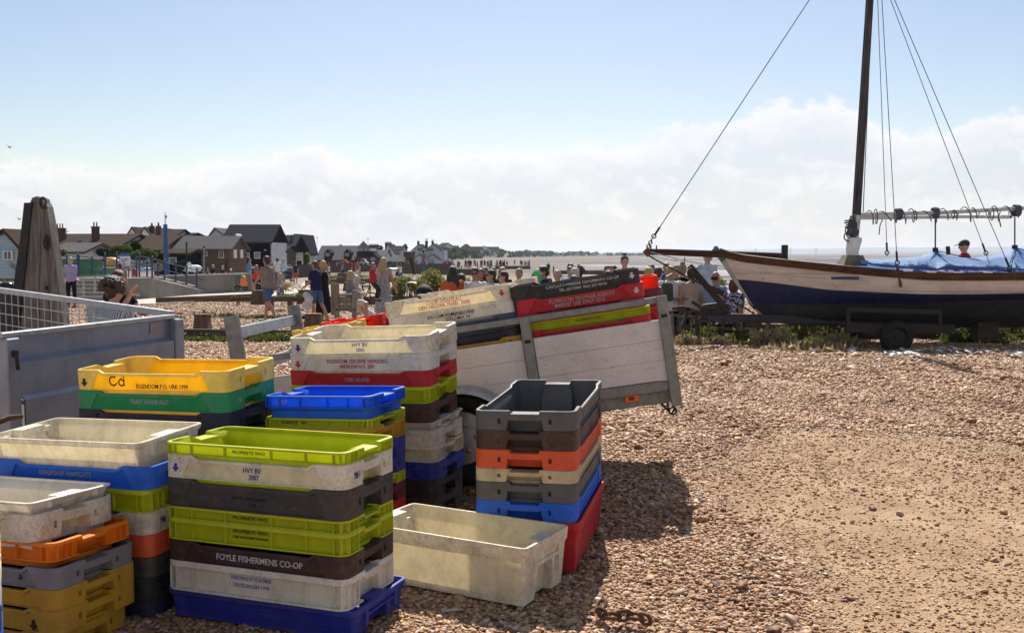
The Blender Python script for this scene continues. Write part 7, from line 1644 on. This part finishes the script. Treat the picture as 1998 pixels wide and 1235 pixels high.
# trees and bushes by the houses
for i,(px,pt,pb,Y,w,m,n) in enumerate(((207,479,512,62,34,DGR,1200),(235,475,505,61,46,GRN,1700),(262,471,500,62,40,DGR,1500),(280,484,512,60,62,GRN,2200),(310,492,520,61,34,DGR,900),(355,508,532,60,36,DGR,900),(45,492,522,58,30,DGR,900),(597,492,520,110,14,BYG,500),(591,474,500,260,9,DGR,500),(604,482,500,262,20,DGR,700),(640,485,500,300,22,DGR,500),(665,478,495,300,8,DGR,300),(690,484,495,300,20,DGR,400),(773,512,524,180,20,DGR,500),(788,512,524,182,22,GRN,500),(760,513,522,184,14,DGR,400),(790,478,492,300,7,DGR,250),(118,488,500,58,40,GRN,700))):
    shrub('garden_bush' if i not in (8,9,7) else 'tree',['dark rounded bush left of the notice board','bright green bush behind the notice board','dark green bush below the tiled roof','wide green hedge behind the blue railings','olive bush left of the camera pole','dark bush with orange flowers right of the camera pole','dark hedge beside the pale blue hut','bright yellow green tree right of the white balcony','tall narrow dark conifer on the skyline','rounded dark tree next to the skyline conifer','dim tree behind the red brick house','small tree top between the dormers','dim tree behind the tower','dark hedge in front of the white houses, left part','greener hedge in front of the white houses','small dark bush at the garden room','thin tree left of the pub gables','climbing plant on the low slate roof'][i],'bush' if i not in (7,8,9) else 'tree',px,pt,pb,Y,w,m,n,.0042*Y*1.1,seed=60+i,depth=w/2*Y/K*.7)
# ---------------------------------------------------------------- headland with its town, and the far shore
def headland():
    n=70; vs=[];fs=[]; q=random.Random(5); rows=5
    for i in range(n+1):
        f=i/n; px=855+f*620; Y=430*(1-f)+2300*f; yt=np.interp(px,[855,880,930,1000,1060,1140,1300,1475],[490,489,491,493,492,494.5,496.3,499]); yb=np.interp(px,[855,1140,1475],[512,505,500.5])
        for k in range(rows): 
            g_=k/(rows-1); YY=Y*(1+.10*g_); z=PZ(yb,Y)*(1-g_)+PZ(yt,Y*1.1)*g_; z+= (math.sin(px*.31+k)+math.sin(px*.13+k*2))*.0007*Y*g_; vs.append((PX(px,Y)*1.0+(PX(px,YY)-PX(px,Y))*1.0,YY,z-(.6 if k==0 else 0)))
        vs.append((PX(px,Y*1.16),Y*1.16,-4))
    rows+=1
    for i in range(n):
        for k in range(rows-1): a=i*rows+k; fs.append((a,a+rows,a+rows+1,a+1))
    b=MB(); b.add(vs,fs); m,nt,bs,o=nodes('headland_ground'); c=ramp(nt,noise_tex(nt,.03,5,.65),[(.35,(.035,.045,.025)),(.5,(.08,.085,.045)),(.65,(.20,.17,.10))]); nt.links.new(c,bs.inputs['Base Color']); bs.inputs['Roughness'].default_value=.9; tag(b.build('headland',m,smooth_ang=60),'low green headland across the strand',kind='structure')
    # woods between the houses: one mass
    Q=np.random.default_rng(3); P_=[]
    for k in range(230):
        f=Q.random()**1.25; px=858+f*560; Y=(430*(1-f)+2150*f)*(1.0+.11*Q.random()); yt=np.interp(px,[855,900,1000,1140,1475],[486,489,491,493.5,498]); yb=yt+Q.random()*12*(1-f*.75)+1; c=P(px,yb,Y); r=Y*(.0012+.0018*Q.random()); d=Q.normal(size=(60,3)); d/=np.linalg.norm(d,axis=1)[:,None]; P_.append(d*(Q.random(60)**.4)[:,None]*np.array([r*1.6,r,r*1.0])+np.array(c))
    a=np.concatenate(P_); o=leaves('headland_woods',DGR,a,2.0,seed=7); tag(o,'dark trees scattered over the headland town',kind='stuff')
    # town
    cols=[whitew,whitew,redb,wallm('cream_render',(.5,.45,.36)),bluew]; roofs=[dslate,btile,slate,wallm('red_tile_roof',(.2,.08,.05),'tile')]
    q=random.Random(12); pr=[]
    for i in range(10):
        t=thing('town_house','small house with pitched roof in the headland town','house',(0,0,0),group='tiny houses of the headland town'); b=MB(); w=3+q.random()*2.2; h=2.6+q.random()*1.8; d=6; b.box(-w,w,0,d,-2,h); b.prism([(-w,h+.01),(w,h+.01),(w*.0,h+2.8)],0.01,d-.01) if i%2 else b.add([(-w,0,h+.01),(w,0,h+.01),(w,d,h+.01),(-w,d,h+.01),(-w,d/2,h+2.6),(w,d/2,h+2.6)],[(0,1,5,4),(2,3,4,5),(0,4,3),(1,2,5),(0,3,2,1)]); b.build('wall',cols[i%5],t)
        b=MB(); zz=.25
        if i%2: 
            for s_ in (-1,1): b.add([(s_*(w+.4),-.3,h-.1),(0,-.3,h+3.0),(0,d+.3,h+3.0),(s_*(w+.4),d+.3,h-.1),(s_*(w+.4),-.3,h+.15),(0,-.3,h+3.25),(0,d+.3,h+3.25),(s_*(w+.4),d+.3,h+.15)],[(0,1,2,3),(7,6,5,4),(0,4,5,1),(2,6,7,3),(0,3,7,4)])
        else:
            for s_,ya in ((-1,-.4),(1,d+.4)): b.add([(-w-.3,ya,h-.1),(w+.3,ya,h-.1),(w+.3,d/2,h+2.8),(-w-.3,d/2,h+2.8),(-w-.3,ya,h+.15),(w+.3,ya,h+.15),(w+.3,d/2,h+3.05),(-w-.3,d/2,h+3.05)],[(0,1,2,3),(7,6,5,4),(0,4,5,1),(1,5,6,2),(0,3,7,4)])
        b.build('roof',roofs[i%4],t); pr.append(t)
    k=0
    for i in range(95):
        f=q.random()**1.15; px=872+f*556; Y=(560*(1-f)+2150*f)*(1.0+.10*q.random()); yt=np.interp(px,[855,900,1000,1140,1475],[490,492,493.5,495.5,498.6]); yb=yt+q.random()*10*(1-f*.8)+3.2
        src=pr[i%10]; o=src if i<10 else copy_tree(src); c=P(px,yb,Y); o.location=c; s=(.75+.55*q.random()); o.scale=(s,s,s*.85); o.rotation_euler=(0,0,q.uniform(-.5,.5))
headland()
def hills():
    for nm,Y,pts,col in (('far_hills',9500,[(1040,497),(1100,494.5),(1200,492.5),(1300,490.5),(1400,487.5),(1480,486),(1540,485.5),(1600,485),(1700,483.5),(1760,482.5),(1850,484),(1930,482),(1998,480.5),(2100,481),(2300,486)],(.06,.10,.10)),('far_shore',5200,[(1430,499.5),(1540,497.5),(1600,494.5),(1680,493),(1760,492),(1850,492),(1900,491),(1960,492),(2000,493.5),(2300,494)],(.12,.11,.09)),('left_hills',7000,[(540,493),(600,490),(640,488.5),(700,490),(800,490.5),(870,489.5),(950,492),(1040,495)],(.06,.09,.08))):
        b=MB(); vs=[];fs=[]; n=120; x0,x1=pts[0][0],pts[-1][0]
        for i in range(n+1):
            px=x0+(x1-x0)*i/n; y=float(np.interp(px,[p[0] for p in pts],[p[1] for p in pts]))+.35*math.sin(px*.11)+.25*math.sin(px*.047+1); 
            vs+= [(PX(px,Y),Y,-3),(PX(px,Y*1.05),Y*1.05,PZ(y,Y*1.05)),(PX(px,Y*1.12),Y*1.12,-3)]
        for i in range(n): a=i*3; fs+= [(a,a+3,a+4,a+1),(a+1,a+4,a+5,a+2)]
        b.add(vs,fs); m=MATS.get(nm) ; m,nt,bs,o=nodes(nm); c=ramp(nt,noise_tex(nt,.004,5,.65,stretch=(1,1,4)),[(.35,tuple(x*.5 for x in col)),(.65,tuple(x*1.5 for x in col))]); nt.links.new(c,bs.inputs['Base Color']); bs.inputs['Roughness'].default_value=1
        tag(b.build(nm,m,smooth_ang=80),'distant wooded ridge across the water' if 'hills' in nm else 'low far shore of fields and trees',kind='structure')
    for i,(px,y0,Y) in enumerate(((1163,489,3000),(1022,489,2600),(1474,484,4000),(1542,484,4200),(1592,482,5200),(1652,483,5200))):
        t=thing('electricity_pylon','tiny lattice pylon on the far shore',"pylon",tuple(P(px,498,Y)),group='tiny pylons on the skyline'); h=PZ(y0,Y)-PZ(498,Y); b=MB(); w=h*.10
        for sx in (-1,1):
            for sy in (-1,1): b.bar((sx*w,sy*w,0),(0,0,h),h*.02,h*.02)
        for k in range(1,5): zz=h*k/5; ww=w*(1-k/5); b.bar((-ww,-ww,zz),(ww,-ww,zz),h*.012); b.bar((-ww,ww,zz),(ww,ww,zz),h*.012)
        b.build('tower',galv_old,t); b=MB(); 
        for zz in (.62,.78,.92): b.bar((-h*.14,0,h*zz),(h*.14,0,h*zz),h*.02)
        b.build('crossarm',galv_old,t)
hills()
bake_all()
# gull at the left of the sky
for (px,py) in ((19,288),(38,428)):
    t=simple('gull','tiny dark gull gliding high in the sky at the left' if py<300 else 'tiny gull flying above the blue hut','bird',px,py,60); b=MB(); b.ell((0,0,0),(.10,.04,.04),8,6); b.add([(-.02,0,.02),(.05,0,.02),(.0,.25,.09),(-.05,.5,.05),(-.04,.24,.08)],[(0,1,2,4),(4,2,3)]); b.add([(-.02,0,.02),(.05,0,.02),(.0,-.25,.09),(-.05,-.5,.05),(-.04,-.24,.08)],[(4,2,1,0),(3,2,4)]); b.build('body',paint('gull_grey',(.2,.2,.21),.1,.6),t)
# haze
def haze():
    b=MB(); b.box(-6500,12500,-30,16500,-4.5,72); m=bpy.data.materials.new('haze_volume'); m.use_nodes=True; nt=m.node_tree; nt.nodes.clear(); o=nt.nodes.new('ShaderNodeOutputMaterial'); v=nt.nodes.new('ShaderNodeVolumePrincipled'); v.inputs['Density'].default_value=1.1e-4; v.inputs['Color'].default_value=(.80,.88,1,1); v.inputs['Anisotropy'].default_value=.3; nt.links.new(v.outputs[0],o.inputs['Volume'])
    ob=b.build('haze',m); tag(ob,kind='stuff')
haze()
